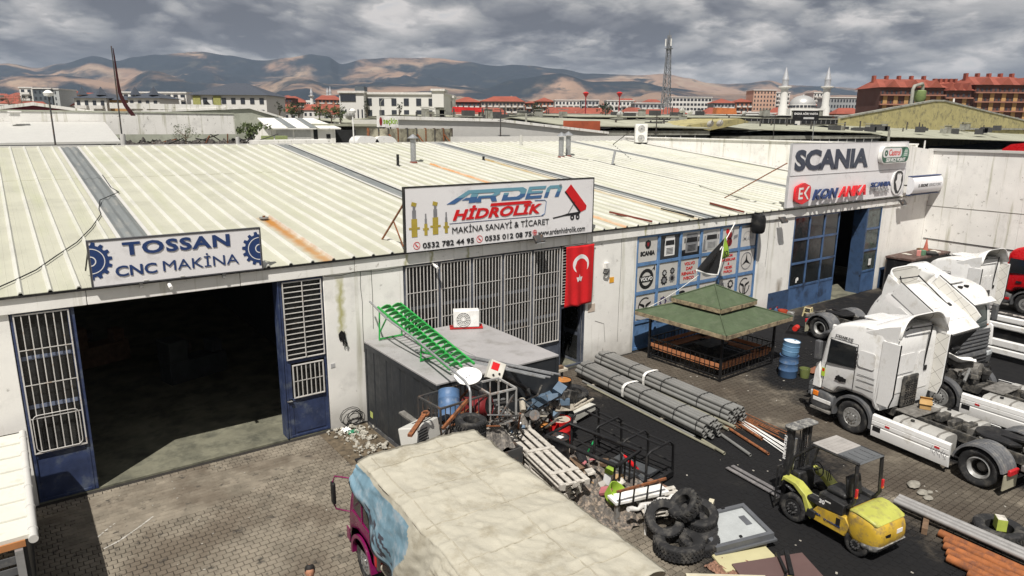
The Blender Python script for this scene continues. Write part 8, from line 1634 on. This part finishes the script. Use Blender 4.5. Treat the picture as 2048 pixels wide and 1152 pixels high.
MB().prism([(Q_[0].x,0),(Q_[5].x+8,0),(Q_[5].x+8,Q_[4].z-1),(Q_[3].x,Q_[3].z),(Q_[2].x,Q_[2].z),(Q_[0].x,Q_[1].z-.5)],72,72.5,'y').build('front_wall', YELW, o); MB().prism([(Q_[0].x,Q_[1].z-.5),(Q_[2].x,Q_[2].z),(Q_[3].x,Q_[3].z),(Q_[5].x+8,Q_[4].z-1),(Q_[5].x+8,Q_[4].z-.6),(Q_[3].x,Q_[3].z+.45),(Q_[2].x,Q_[2].z+.45),(Q_[0].x,Q_[1].z-.1)],71.8,72.7,'y').build('coping', GREYCON, o)
MB().bx(Q_[3].x+4,Q_[5].x+8,71.5,71.9,Q_[4].z-3.2,Q_[4].z-2.7).build('string_course', GREYCON, o)
shed('long_shed', 'pale roofed shed seen over the yellow hall at far right', (1885,228), (2200,244), 74, 12, 2.2, OLIVE, GREYCON, band=False)
shed('long_shed', 'far flat olive shed left of the mosque', (1150,233), (1520,235), 80, 14, .5, OLIVE, GREYCON); shed('long_shed', 'far olive shed between white hospital and red shop roofs', (820,242), (1180,245), 66, 12, .5, OLIVE, DARKIN); shed('long_shed', 'far low shed in front of the white hospital', (690,245), (880,245), 78, 14, .6, OLIVE, DARKIN); shed('long_shed', 'farther low shed roofs below the red apartment blocks', (880,233), (1260,235), 105, 20, .5, OLIVE, GREYCON)
shed('long_shed', 'distant pale shed in front of the mosque', (1480,230), (1700,232), 118, 16, .4, pm('pale_far_roof',(.5,.5,.46),.8), GREYCON); shed('long_shed', 'distant long roof left of the concrete store', (560,262), (690,259), 60, 14, 1.0, OLIVE, GREYCON)
shed('long_shed', 'distant grey roof behind the far flat shed', (1130,228), (1500,230), 140, 20, .3, GREYCON, GREYCON)
# tank + duct on the yellow hall
p_ = atY(1838,206,76); o = thing('cyclone_tank', 'green dust collector tank with bent grey duct on the yellow hall', 'tank', tuple(p_)); MB().lathe([(.9,0),(1.5,1.2),(1.5,3.2),(1.2,3.4),(0,3.5)],18).build('tank', pm('tank_green',(.20,.27,.10),.6), o, smooth=40); MB().tube([(-4.6,0,-2),(-4.6,0,3.4),(-4.0,0,4.4),(-1.2,0,4.9),(.4,0,5.2),(1.0,0,4.6),(1.0,0,3.2)],.45,10).build('duct', GREYCON, o, smooth=60)
for xx in (-1,1): MB().bx(xx-.1,xx+.1,-.1,.1,-2,.6).build('leg', DKSTEEL, o)
# satellite dishes
def dish(px, py, Y0, r_, lab):
    o = thing('satellite_dish', lab, 'dish', tuple(atY(px,py,Y0)), rot=(R(-65),0,R(-25))); MB().lathe([(0,-.1*r_),(.6*r_,-.03*r_),(r_,.12*r_),(.98*r_,.14*r_),(.6*r_,.0),(0,-.06*r_)],18).build('reflector', WHITE, o, smooth=50); MB().bar((0,-.9*r_,.1*r_),(0,0,.9*r_),.05*r_).build('feed_arm', STEEL, o); MB().bar((0,0,-.1*r_),(0,-1.6*r_,-.5*r_),.08*r_).build('mast', DKSTEEL, o)
dish(1421,248,48.5,.55,'left of two satellite dishes on the yellow gable'); dish(1440,247,48.5,.55,'right of two satellite dishes on the yellow gable')
for k_, (a, b_, yy) in enumerate(((1364,221,85),(1381,225,85),(1489,227,85),(1240,229,70),(700,231,60))): dish(a, b_, yy, .6, ('dish highest above the far flat shed','dish just right of the highest one on the far shed','dish near the orange awning on the far shed','dish on the far shed below the red banner','dish above the grey concrete store')[k_])
def pole(px, yt, yb, Y0, r_, lab, m_=DKSTEEL, top=None, name='pole'):
    a, b_ = atY(px, yb, Y0), None; d = (a-CAM).dot(fw); zt = a.z+(yb-yt)*d/F*1.03; o = thing(name, lab, 'pole', tuple(a)); MB().cyl((0,0,-1),(0,0,zt-a.z),r_,r_*.7,n=8).build('shaft', m_, o, smooth=40)
    if top == 'lamp': MB().lathe([(0,-.1),(.22,-.05),(.26,.1),(.1,.24),(0,.26)],12,(0,0,zt-a.z)).build('lamp_head', WHITE, o, smooth=50)
    if top == 'arm': MB().tube([(0,0,zt-a.z),(.6,0,zt-a.z+.7),(2.4,0,zt-a.z+.9)],.06,6).build('arm', m_, o, smooth=60); MB().box((2.7,0,zt-a.z+.88),(.8,.2,.12)).build('lamp_head', m_, o)
    if top == 'antenna':
        for k_ in range(5): MB().bar((-.7+.1*k_,0,zt-a.z-.25*k_),(.7-.1*k_,0,zt-a.z-.25*k_),.04).build('antenna_rod', m_, o)
    return o
pole(111,196,290,27.5,.05,'thin lamp pole with round white head behind the ridge', DKSTEEL, 'lamp', 'lamp_pole'); pole(1021-20,222,268,36,.07,'dark antenna pole behind the white annex', DKSTEEL, 'antenna'); pole(1060-8,228,255,47,.16,'thick concrete stub pole behind the white annex', GREYCON); pole(905+70,206,236,70,.06,'thin pole with antenna left of the far chimney', DKSTEEL, 'antenna'); pole(1312,226,266,47,.09,'post with cross arms on the olive shed', DKSTEEL, 'antenna'); pole(1547,232,268,47.5,.06,'leaning antenna mast on the long olive shed', DKSTEEL, 'antenna'); pole(1620+6,243,268,47.5,.07,'bent vent pipe on the long olive shed', GALV); pole(1775,262,292,30,.22,'grey square flue behind the big fascia boards', GREYCON); pole(1848,282,298,24,.14,'white stub pipe behind the yard wall', WHITE); pole(708,228,290,29,.06,'thin white lamp mast beside the concrete store', WHITE, 'lamp', 'lamp_pole'); pole(1012-250,206,232,120,.08,'curved street lamp in front of the white hospital', GREYCON, 'arm', 'street_lamp'); pole(1906,198,212,80,.35,'fat pale chimney pipe on the far right roof', WHITE)
# furled flag on tall pole behind the ridge
a = atY(246,290,27); o = thing('flag_pole', 'tall pole with a dark red furled flag behind the ridge', 'flag pole', tuple(a)); MB().cyl((0,0,-.5),(0,0,5.45),.045,.03,n=8).build('pole', DKSTEEL, o, smooth=40)
MB().loft([[(.06+w_*c-.0, .05*s_, z_) for c, s_ in ((0,-1),(1,-.6),(1.15,0),(1,.6),(0,1))] for w_, z_ in ((.03,5.35),(.06,4.9),(.08,4.3),(.10,3.7),(.13,3.2),(.16,2.9))]).loft([[(x0_+w_*c, .06*s_, z_) for c, s_ in ((0,-1),(1,-.6),(1.15,0),(1,.6),(0,1))] for x0_, w_, z_ in ((.06,.16,2.95),(.14,.18,2.6),(.28,.2,2.2),(.46,.24,1.85),(.6,.2,1.65))]).build('furled_flag', pm('dark_red_cloth',(.05,.006,.008),.8), o, smooth=60)
tag(MB().cyl((0,0,-.3),(0,0,.55),.14,n=12).build('vent_stub', FLASH, loc=atY(247,288,25.5)), 'white stub pipe at the foot of the flag pole', 'pipe'); tag(MB().cyl((0,0,-.3),(0,0,.4),.12,n=12).build('vent_stub', FLASH, loc=atY(476,287,25.5)), 'white stub pipe on the ridge below the olive shrub', 'pipe'); tag(MB().cyl((0,0,-.3),(0,0,.45),.1,n=12).build('vent_stub', FLASH, loc=atY(1042,283,22)), 'white stub pipe near the back of the roof', 'pipe')
tag(MB().prism(smooth_poly([(0,0),(5,0),(5,1.2),(4,2.4),(1,2.4),(0,1.4)],1),0,2.4,'y').build('red_truck_roof', CABR, smooth=40, loc=(52.5,-3.5,6.0)), 'red lorry top showing above the high yard wall', 'lorry') if False else None
o = thing('red_lorry', 'red lorry whose roof shows above the high yard wall', 'lorry', (59.5,-4.6,0)); MB().prism(smooth_poly([(0,1),(6,1),(6,7.6),(5,8.3),(1,8.3),(0,7.4)],1),0,2.6,'x').build('box_body', CABR, o, smooth=40); MB().bx(-.01,-.002,.6,5,7.2,7.6).build('black_stripe', BLACK, o)
for yy in (1.2,4.8): wheel(o, (.2,yy,.5), .5, .3, -1, 'front', LWH)
# yard boundary wall on the right, running toward the camera
yw = thing('yard_wall', 'high white plastered yard wall along the right side', 'wall', (45.9,0,0)); 
for k_ in range(6): MB().bx(.0,.3,-5*(k_+1)+.005,-5*k_-.005,-.05,7.9).build('wall_section', WALL2, yw)
MB().bx(-.1,.4,-30,.3,7.9,8.03).build('coping', FLASH, yw); MB().bx(-.02,-.004,-30,-.02,4.6,4.62).build('conduit', GREYCON, yw); MB().cyl((-.03,-.1,2.6),(-.03,-30,2.2),.02,n=6).build('cable', BLACK, yw)

# ================================================================ FAR TOWN
def tz(P): return terrain_z(math.hypot(P.x, P.y+19.5))
GLZ = pm('far_window', (.035,.04,.05), .3); BALC = pm('balcony_white', (.6,.58,.55), .7); TILE = pm('red_tile', (.27,.07,.045), .85, var=.2, sc_=.2); DARKROOF = pm('slate_roof', (.055,.065,.085), .6); 
def far(lab, px0, px1, yt, d, depth, m_, floors, cols, roof='flat', yaw=0, name='apartment_block', winw=.5, winh=.5, cat='building', roofm=None, side=None, balcony=0, ybase=None, skip=()):
    c = W((px0+px1)/2, yt, d); wdt = (px1-px0)/F*d; o = thing(name, lab, cat, (c.x, c.y, 0), math.atan2(RIGHT_H.y, RIGHT_H.x)+R(yaw)); zt = c.z; zb = tz(c)-2; h = zt-zb; hw = wdt/2
    fl = min(3.1, h/floors) if floors else 3
    MB().bx(-hw,hw,0,depth,zb,zt).build('wall', m_, o); wn = MB(); zs = zt-fl*floors
    for r_ in range(floors):
        for k_ in range(cols):
            if (r_, k_) in skip: continue
            cx_ = -hw+wdt*(k_+.5)/cols; ww = wdt/cols*winw/2; z0 = zs+fl*r_+fl*(1-winh)/2; wn.bx(cx_-ww,cx_+ww,-.12,.02,z0,z0+fl*winh)
    if floors and cols: stuff(wn.build('windows', GLZ, o))
    if balcony:
        bl = MB()
        for r_ in range(floors):
            for k_ in range(balcony): cx_ = -hw+wdt*(k_+.5)/balcony; bl.bx(cx_-wdt/balcony*.36,cx_+wdt/balcony*.36,-1.3,-.13,zs+fl*r_-.1,zs+fl*r_+.85)
        stuff(bl.build('balconies', BALC, o))
    if roof == 'flat': MB().bx(-hw-.3,hw+.3,-.4,depth+.3,zt,zt+.5).build('roof_edge', roofm or BALC, o)
    elif roof == 'hip':
        e = .8; rh = min(depth, wdt)*.22; r0 = max(hw-depth*.5, .2); MB().add([(-hw-e,-e,zt),(hw+e,-e,zt),(hw+e,depth+e,zt),(-hw-e,depth+e,zt),(-r0,depth/2,zt+rh),(r0,depth/2,zt+rh)],[(0,1,5,4),(1,2,5),(2,3,4,5),(3,0,4),(3,2,1,0)]).build('roof', roofm or TILE, o)
    elif roof == 'gables':
        rh = 2.4; n_ = 3
        MB().add([(-hw-.8,-.8,zt),(hw+.8,-.8,zt),(hw+.8,depth+.8,zt),(-hw-.8,depth+.8,zt),(-hw+2,depth/2,zt+rh*1.3),(hw-2,depth/2,zt+rh*1.3)],[(0,1,5,4),(1,2,5),(2,3,4,5),(3,0,4),(3,2,1,0)]).build('roof', roofm or TILE, o)
        for k_ in range(n_): cx_ = -hw+wdt*(k_+.5)/n_; MB().prism([(cx_-wdt/n_*.32,zt),(cx_+wdt/n_*.32,zt),(cx_,zt+rh)],-1.0,depth*.4,'y').build('dormer', roofm or TILE, o)
        for k_ in range(n_+2): cx_ = -hw+wdt*(k_+.3)/(n_+2); MB().bx(cx_-.4,cx_+.4,depth*.45,depth*.55,zt+1.2,zt+4.2).build('chimney', roofm or TILE, o)
    return o
W1 = pm('far_white_render', (.62,.61,.58), .85, var=.06, sc_=.1); W2 = pm('far_grey_render', (.30,.31,.32), .85, var=.1, sc_=.1); DG = pm('far_charcoal_render', (.085,.10,.115), .85, var=.1, sc_=.1); PK = pm('far_pink_render', (.50,.32,.24), .85, var=.08, sc_=.1); OC = pm('far_ochre_render', (.40,.24,.10), .85, var=.1, sc_=.1); RB = pm('far_redbrown_render', (.115,.05,.04), .85, var=.15, sc_=.1); OG = pm('far_orange_render', (.36,.16,.10), .85, var=.1, sc_=.1)
o = far('charcoal apartment block with white side wings at far left', 65, 102, 178, 330, 14, DG, 6, 4, winw=.4, winh=.4); far('white left wing of the charcoal apartment block', 38, 64, 176, 331, 15, W1, 6, 2, winw=.5, balcony=1); far('pale right wing of the charcoal apartment block', 102.5, 117, 179, 331, 14, pm('far_pale_grey',(.40,.42,.42),.85), 6, 1, winw=.15)
far('peach coloured flats with scaffolding behind the white villas', 128, 150, 186, 360, 12, PK, 5, 3, 'hip'); far('low rust roofed house at the far left edge', 0, 36, 197, 420, 14, OG, 2, 4, 'hip')
for k_, (a, b_) in enumerate(((148,212),(255,318))):
    o = far(('left','right')[k_]+' white residential wing with slate roofs and small towers', a, b_, 196, 215, 13, W1, 3, 4, 'hip', roofm=DARKROOF, winw=.42, balcony=2)
    for q_ in (-.35,.25): w_ = (b_-a)/F*215; MB().lathe([(1.8,0),(0,2.6)],4,(w_*q_,2,W(a,196,215).z+1.0)).build('turret_roof', DARKROOF, o)
far('yellowish middle wing between the white residences', 213, 254, 200, 217, 10, OC, 3, 3, 'hip', roofm=DARKROOF); far('white apartment slab with balconies behind the residences', 244, 372, 186, 285, 14, W1, 6, 9, winw=.6, balcony=9)
far('white and olive clinic with black roofs and diamond logo', 381, 532, 190, 190, 16, W1, 3, 8, 'hip', roofm=DARKROOF, winw=.45); 
o = [q for q in col.objects if q.get('label','').startswith('white and olive clinic')][0]; zt = W(456,190,190).z; wq = (532-381)/F*190
for xx in (-.47,-.2): MB().bx(wq*xx,wq*xx+wq*.1,-.3,-.13,zt-9,zt-.3).build('olive_bay', pm('olive_bay',(.30,.30,.10),.8), o)
MB().prism([(wq*-.29+a, zt-2.6+b_) for a, b_ in ((-1,0),(0,1.1),(1,0),(0,-1.1))],-.3,-.15,'y').build('diamond_logo', BLKP, o)
far('white flats right of the clinic', 528, 552, 197, 300, 12, W1, 4, 3, balcony=2); far('red brick flats right of the clinic', 556, 584, 196, 420, 12, RB, 4, 4, 'hip')
# white hospital-like slab
o = far('long white office slab with dark vertical window strips', 726, 888, 189, 165, 18, W1, 3, 0, name='office_building', yaw=-4); zt = W(807,189,165).z; wq = (888-726)/F*165
for k_ in range(6):
    for r_ in range(3): MB().bx(-wq*.44+wq*.155*k_-.45,-wq*.44+wq*.155*k_+.75,-.1,.02,zt-2.6-2.7*r_,zt-.9-2.7*r_).build('window', GLZ, o)
far('white stair tower at the right end of the office slab', 864, 887, 182, 163, 8, W1, 0, 0, name='stair_tower'); far('lower white wing behind the office slab', 886, 906, 196, 175, 8, W1, 3, 2, winw=.3)
o = far('white left wing of the office slab with dark roof terrace', 678, 727, 186, 163, 18, W1, 3, 6, winw=.3, winh=.6, name='office_building', skip=[(2,k) for k in range(6)]); zt = W(700,186,163).z; MB().bx(-2.6,1.0,-.15,.02,zt-1.9,zt-.3).build('dark_terrace', GLZ, o); MB().bx(0.4,2.6,2,6,zt+.5,zt+1.6).build('roof_house', DG, o)
# mosque at left
def minaret(lab, px, yt, yb, d, r_):
    c = W(px, yb, d); h = (yb-yt)/F*d; o = thing('minaret', lab, 'minaret', (c.x,c.y,c.z-6)); MB().lathe([(r_*1.3,0),(r_*1.3,6),(r_,7),(r_,6+h*.48)],14).build('shaft', W1, o, smooth=40); MB().lathe([(r_,6+h*.47),(r_*1.8,6+h*.50),(r_*1.8,6+h*.53),(r_*.85,6+h*.535)],14).build('balcony', W1, o); MB().lathe([(r_*.85,6+h*.53),(r_*.85,6+h*.68),(r_*.95,6+h*.685),(.05,6+h)],14).build('spire', pm('lead_spire',(.42,.43,.45),.5,.2), o, smooth=40)
minaret('slender far minaret standing alone left of the white office slab', 624, 176, 210, 560, 1.3); minaret('left of two far minarets beside the white office slab', 656, 176, 208, 560, 1.2); minaret('right of two far minarets beside the white office slab', 661.5, 174, 208, 570, 1.2)
def dome(lab, px0, px1, yt, yb, d, m_, hall=True):
    c = W((px0+px1)/2, yb, d); r_ = (px1-px0)/2/F*d; h = (yb-yt)/F*d; o = thing('domed_mosque', lab, 'mosque', (c.x,c.y,c.z), math.atan2(RIGHT_H.y,RIGHT_H.x)); MB().lathe([(r_*math.cos(R(a_)), h*.12+h*.86*math.sin(R(a_))) for a_ in range(0,91,9)],28).build('dome', m_, o, smooth=50); MB().lathe([(r_*1.02,-h*.25),(r_*1.02,h*.12),(r_*.98,h*.13)],28).build('drum', W1, o); MB().lathe([(.25,h*.97),(.35,h*1.02),(.1,h*1.06),(.02,h*1.16)],8).build('finial', CHROME, o)
    wn = MB()
    for k_ in range(22): a_ = 2*math.pi*k_/22; wn.box((r_*1.025*math.cos(a_), r_*1.025*math.sin(a_), -h*.06), (.3,1.0,h*.2), (0,0,a_))
    stuff(wn.build('drum_windows', GLZ, o)); MB().bx(-r_*1.4,r_*1.4,-r_*1.2,r_*1.2,-10,-h*.25).build('prayer_hall', W1, o)
    return o
dome('small white far mosque dome beside the white office slab', 648, 668, 198, 208, 565, W1)
dome('big pale grey mosque dome between two minarets', 1580, 1629, 191, 212, 250, pm('lead_dome',(.46,.46,.45),.4,.3,var=.08)); minaret('left minaret of the big grey domed mosque', 1566, 137, 216, 250, 1.25); minaret('right minaret of the big grey domed mosque', 1650, 137, 216, 255, 1.25)
o = thing('shop_board', 'black rooftop shop board with white letters in front of the mosque', 'sign', (0,0,0)); c = W(1612, 232, 118); o.location = c; o.rotation_euler = (0,0,math.atan2(RIGHT_H.y,RIGHT_H.x)); MB().bx(-2.2,2.2,0,.2,-.8,.9).build('board', BLACK, o); text('ENSAR AĞIR VASITA', -2.0, .2, 4.0, .45, WHTP, o, y=-.02, bold=.02); MB().bx(-.4,1.4,-.02,-.004,-.5,-.2).build('second_line', LGYP, o)
# blocks to the right
far('pink octagonal apartment tower left of the mosque', 1508, 1553, 181, 420, 14, PK, 9, 7, winw=.4); far('white apartment tower behind the left minaret', 1552, 1580, 186, 440, 14, W1, 8, 4, winw=.5, balcony=3); far('white apartment tower behind the right minaret', 1628, 1652, 186, 440, 14, W1, 8, 4, winw=.5, balcony=3)
far('grey apartment row right of the mosque', 1656, 1716, 196, 400, 14, W2, 5, 10, winw=.5); far('orange apartment block right of the grey row', 1716, 1752, 197, 405, 14, OG, 6, 6, winw=.4)
far('white modern slab at the foot of the lattice tower', 1338, 1424, 195, 480, 14, W1, 3, 12, winw=.7)
for k_, (a, b_, yt, m_) in enumerate(((1762,1890,175,RB),(1892,1944,181,RB),(1952,2070,170,RB))):
    o = far(('left','middle','right')[k_]+' red brown apartment block with ochre stripes and red tile roofs', a, b_, yt, 230, 16, m_, 5, max(4,int((b_-a)/9)), 'gables', winw=.35, winh=.35, balcony=0); w_ = (b_-a)/F*230; zt = W(a,yt,230).z
    for q_ in range(max(2, int((b_-a)/20))): cx_ = -w_/2+w_*(q_+.5)/max(2, int((b_-a)/20)); MB().bx(cx_-.7,cx_+.7,-.2,-.125,zt-13,zt-2.4).build('ochre_strip', OC, o)
    stb = MB()
    for f_ in range(5): stb.bx(-w_/2-.2,w_/2+.2,-1.1,-.21,zt-2.6-3*f_,zt-2.2-3*f_)
    stuff(stb.build('balcony_slabs', pm('far_terracotta',(.28,.13,.09),.85), o))
APT = ((905,960,204,RB,'hip'),(962,1048,203,pm('far_taupe_render',(.26,.22,.18),.85),'hip'),(1050,1068,206,OG,'hip'),(1070,1108,203,OG,'hip'),(1110,1160,201,W1,'flat'),(1162,1198,201,W2,'flat'),(1214,1268,202,W1,'flat'),(1270,1330,207,W2,'flat'),(1428,1470,206,W2,'hip'),(1472,1506,204,OG,'hip'))
NMS = ('red roofed flats right of the white office wing','long taupe flats with red roofs near the red awning','narrow orange flats beside the taupe flats','bright orange flats with red roof mid picture','white balconied flats left of the first red banner pole','grey flats behind the first red banner pole','white striped flats beside the second red banner pole','low grey flats left of the lattice tower','grey far flats right of the white modern slab','orange far flats left of the pink tower')
for (a, b_, yt, m_, rf), lab in zip(APT, NMS): far(lab, a, b_, yt, 380+((a*7) % 60), 14, m_, 4, int((b_-a)/7), rf, winw=.55, balcony=int((b_-a)/11))
for k_, px in enumerate((1171,1238)):
    c = W(px, 215, 240); o = thing('banner_pole', ('left','right')[k_]+' tall pole with bundled red banner in front of the far flats', 'banner', tuple(c)); MB().cyl((0,0,-4),(0,0,4.9),.22,.16,n=8).build('pole', DRED, o); MB().lathe([(.1,3.3),(.7,4.2),(1.1,4.8),(.5,5.2),(0,5.1)],8).build('banner', RED, o)
tag(MB().prism([(-3.5,0),(3.5,0),(3.2,.9),(-3.3,1.1)],0,2,'y').build('red_awning', RED, loc=W(936,224,150), rot=(0,0,math.atan2(RIGHT_H.y,RIGHT_H.x))), 'bright red awning in front of the far flats', 'awning')
tag(MB().prism([(-1.5,0),(1.5,0),(1.3,.8),(-1.4,.9)],0,2,'y').build('orange_awning', pm('orange_sheet',(.5,.16,.05),.7), loc=W(1453,228,100), rot=(0,0,math.atan2(RIGHT_H.y,RIGHT_H.x))), 'small orange awning on the far shed roof', 'awning')
# lattice tower
c = W(1331, 216, 175); lt_ = thing('lattice_tower', 'tall steel lattice telecom tower with antennas at its top', 'tower', tuple(c), R(20)); H_ = (216-78)/F*175; LTM = pm('tower_grey', (.20,.21,.23), .6, .2)
def hwid(z): return 1.05-.75*(z/H_)
for sx in (-1,1):
    for sy in (-1,1): MB().bar((sx*hwid(0),sy*hwid(0),-4),(sx*hwid(H_),sy*hwid(H_),H_),.16).build('leg', LTM, lt_)
n_ = 11
for k_ in range(n_):
    z0, z1 = H_*k_/n_, H_*(k_+1)/n_; a, b_ = hwid(z0), hwid(z1); m_ = MB()
    for p0, p1 in (((-1,-1),(1,-1)),((1,-1),(1,1)),((1,1),(-1,1)),((-1,1),(-1,-1))):
        m_.bar((p0[0]*a,p0[1]*a,z0),(p1[0]*b_,p1[1]*b_,z1),.09); m_.bar((p1[0]*a,p1[1]*a,z0),(p0[0]*b_,p0[1]*b_,z1),.09); m_.bar((p0[0]*a,p0[1]*a,z0),(p1[0]*a,p1[1]*a,z0),.08)
    m_.build('bracing', LTM, lt_)
for k_ in range(3): a_ = k_*2.1; MB().bar((.8*math.cos(a_),.8*math.sin(a_),H_-2.6),(.8*math.cos(a_),.8*math.sin(a_),H_-.9),.34,.2).build('antenna_panel', WHITE, lt_); MB().bar((0,0,H_-1.6),(.8*math.cos(a_),.8*math.sin(a_),H_-1.6),.1).build('antenna_arm', LTM, lt_)
MB().bar((0,0,H_-1),(0,0,H_+1.2),.1).build('top_rod', LTM, lt_); MB().bx(-.8,.8,-.8,.8,H_-3.2,H_-3.05).build('platform', LTM, lt_)
# small far houses as a loose belt
hw_ = {}
rn = random.Random(44); kinds_ = (('small distant house with red tiled roof in the far town', W1, TILE, 'distant red roofed houses'), ('small distant orange house with red roof in the far town', OG, TILE, 'distant orange houses'), ('small distant grey flat roofed house in the far town', W2, BALC, 'distant grey houses'), ('small distant white flat roofed house in the far town', W1, BALC, 'distant white houses'))
protos = []
for lab, m_, rf, g_ in kinds_:
    o = thing('distant_house', lab, 'house', (0,0,0), 0, g_); MB().bx(-6,6,0,9,-3,7).build('wall', m_, o)
    if rf is TILE: MB().add([(-6.6,-.6,7),(6.6,-.6,7),(6.6,9.6,7),(-6.6,9.6,7),(-3.5,4.5,9.8),(3.5,4.5,9.8)],[(0,1,5,4),(1,2,5),(2,3,4,5),(3,0,4),(3,2,1,0)]).build('roof', rf, o)
    else: MB().bx(-6.3,6.3,-.3,9.3,7,7.5).build('roof', rf, o)
    wn = MB()
    for a in range(4):
        for b_ in range(2): wn.bx(-4.9+2.9*a,-3.6+2.9*a,-.1,.02,1+3*b_,2.6+3*b_)
    stuff(wn.build('windows', GLZ, o)); protos.append(o)
first = [True]*4
for k_ in range(240):
    px = rn.uniform(-40, 2080); d = rn.uniform(600, 1500); kd = rn.choice((0,0,1,2,3,3)); 
    if 530 < px < 680: kd = 0; d = rn.uniform(300,600)
    elif k_ % 2 == 0: d = rn.uniform(230,480)
    c = W(px, 200, d); c.z = tz(c)
    rz_ = math.atan2(RIGHT_H.y,RIGHT_H.x)+rn.uniform(-.5,.5)
    if first[kd]: protos[kd].location = c; protos[kd].rotation_euler = (0,0,rz_); first[kd] = False
    else: copy_tree(protos[kd], None, tuple(c), rz_)
# trees among the sheds and in front of the town
TL = ((560,226,95,'dark conifer left of the red roofed far houses'),(598,230,90,'bushy dark tree beside the concrete store'),(585,231,95,'second bushy tree beside the concrete store'),(640,234,85,'broad green tree above the concrete store'),(663,236,80,'green tree right of the broad one'),(682,236,80,'rounded green tree left of the white office slab'),(735,226,120,'dark narrow tree in front of the white office slab'),(800,228,130,'dark narrow tree before the office slab middle'),(20,205,200,'bare brown tree at the far left edge'),(45,204,205,'bare brown tree left of the charcoal block'),(1075,222,150,'small dark tree in front of the orange flats'),(1210,222,170,'dark tree between the two banner poles'))
for k_, (px, yb, d, lab) in enumerate(TL): c = W(px, yb+14, d); tree(lab, c, (26 if k_ > 7 else 34)/F*d*1.1, (14 if 'narrow' not in lab and 'conifer' not in lab else 7)/F*d, 50+k_, TWIG if 'bare' in lab else (LEAFD if 'dark' in lab else LEAF), 420 if 'bare' not in lab else 200, bare='bare' in lab)
# ---------------------------------------------------------------- air
HZ = bpy.data.materials.new('haze_air'); HZ.use_nodes = True; nt = HZ.node_tree; nt.nodes.clear(); ou = nt.nodes.new('ShaderNodeOutputMaterial'); pv_ = nt.nodes.new('ShaderNodeVolumePrincipled'); pv_.inputs['Color'].default_value = (.60,.74,.96,1); pv_.inputs['Density'].default_value = 4.4e-5; nt.links.new(pv_.outputs[0], ou.inputs['Volume'])
stuff(MB().bx(-12600,12600,-12600,12600,-1.2,760).build('haze', HZ))
# mid-distance apartment blocks filling the town belt
rn = random.Random(91); pro = []
MK = (('far white apartment block with balconies in the town belt', W1, BALC, 'far white apartment blocks', 0), ('far terracotta apartment block with tiled roof in the town belt', OG, TILE, 'far terracotta apartment blocks', 1), ('far brick red apartment block with tiled roof in the town belt', RB, TILE, 'far brick apartment blocks', 1), ('far grey apartment block in the town belt', W2, BALC, 'far grey apartment blocks', 0))
for lab, m_, rf, g_, hip in MK:
    o = thing('apartment_block', lab, 'building', (0,0,0), 0, g_); MB().bx(-9,9,0,12,-4,15).build('wall', m_, o); wn = MB(); bl = MB()
    for a in range(6):
        for b_ in range(5): wn.bx(-7.9+2.8*a,-6.2+2.8*a,-.1,.02,.9+3*b_,2.5+3*b_)
    for a in range(3):
        for b_ in range(5): bl.bx(-7.6+5.8*a,-4.2+5.8*a,-1.2,-.12,-.1+3*b_,.8+3*b_)
    stuff(wn.build('windows', GLZ, o)); stuff(bl.build('balconies', BALC if m_ is not W1 else pm('far_tan',(.36,.28,.22),.8), o))
    if hip: MB().add([(-9.8,-.8,15),(9.8,-.8,15),(9.8,12.8,15),(-9.8,12.8,15),(-5,6,18.4),(5,6,18.4)],[(0,1,5,4),(1,2,5),(2,3,4,5),(3,0,4),(3,2,1,0)]).build('roof', rf, o)
    else: MB().bx(-9.3,9.3,-.4,12.4,15,15.6).build('roof', rf, o); MB().bx(-2,3,4,8,15.6,18).build('roof_house', m_, o)
    pro.append(o)
f1 = [True]*4
for k_ in range(64):
    px = -30+2100*(k_+rn.uniform(-.4,.4))/64
    if 370 < px < 560 or 675 < px < 905: continue
    d = rn.uniform(430, 900); c = W(px, 200, d); c.z = tz(c)-rn.uniform(0, 5); kd = rn.choice((0,0,1,1,2,3)); rz_ = math.atan2(RIGHT_H.y,RIGHT_H.x)+rn.uniform(-.6,.6)
    if f1[kd]: pro[kd].location = c; pro[kd].rotation_euler = (0,0,rz_); f1[kd] = False
    else: copy_tree(pro[kd], None, tuple(c), rz_)
# clutter on the shed roofs: vents, chimneys and water tanks
for k_ in range(104):
    yy = rn.choice((54,58,62,70,84,90,110)); px = rn.uniform(830,2040); py = {54:250,58:247,62:245,70:240,84:229,90:226,110:226}[yy]+rn.uniform(-3,3)
    if px > 1660: py += 6; yy = rn.choice((54,58,62)); py = 256+rn.uniform(-5,5)
    p_ = atY(px, py, yy); kd = k_ % 3
    if kd == 0: o = tag(MB().cyl((0,0,-1),(0,0,rn.uniform(.5,1.3)),.14,n=8).build('roof_vent', DKSTEEL, loc=p_), 'dark vent pipe on the far shed roofs', 'vent', 'dark vent pipes on sheds')
    elif kd == 1: o = tag(MB().bx(-.6,.6,-.5,.5,-1,rn.uniform(.4,.8)).bx(-.75,.75,-.65,.65,.8,.9).build('roof_chimney', GREYCON, loc=p_), 'squat concrete chimney on the far shed roofs', 'chimney', 'squat chimneys on sheds')
    else: o = tag(MB().bx(-1.4,1.4,-.5,.5,-1,.25).build('roof_box', pm('dark_roof_box',(.06,.06,.06),.8), loc=p_), 'low dark box on the far shed roofs', 'roof box', 'low dark boxes on sheds')
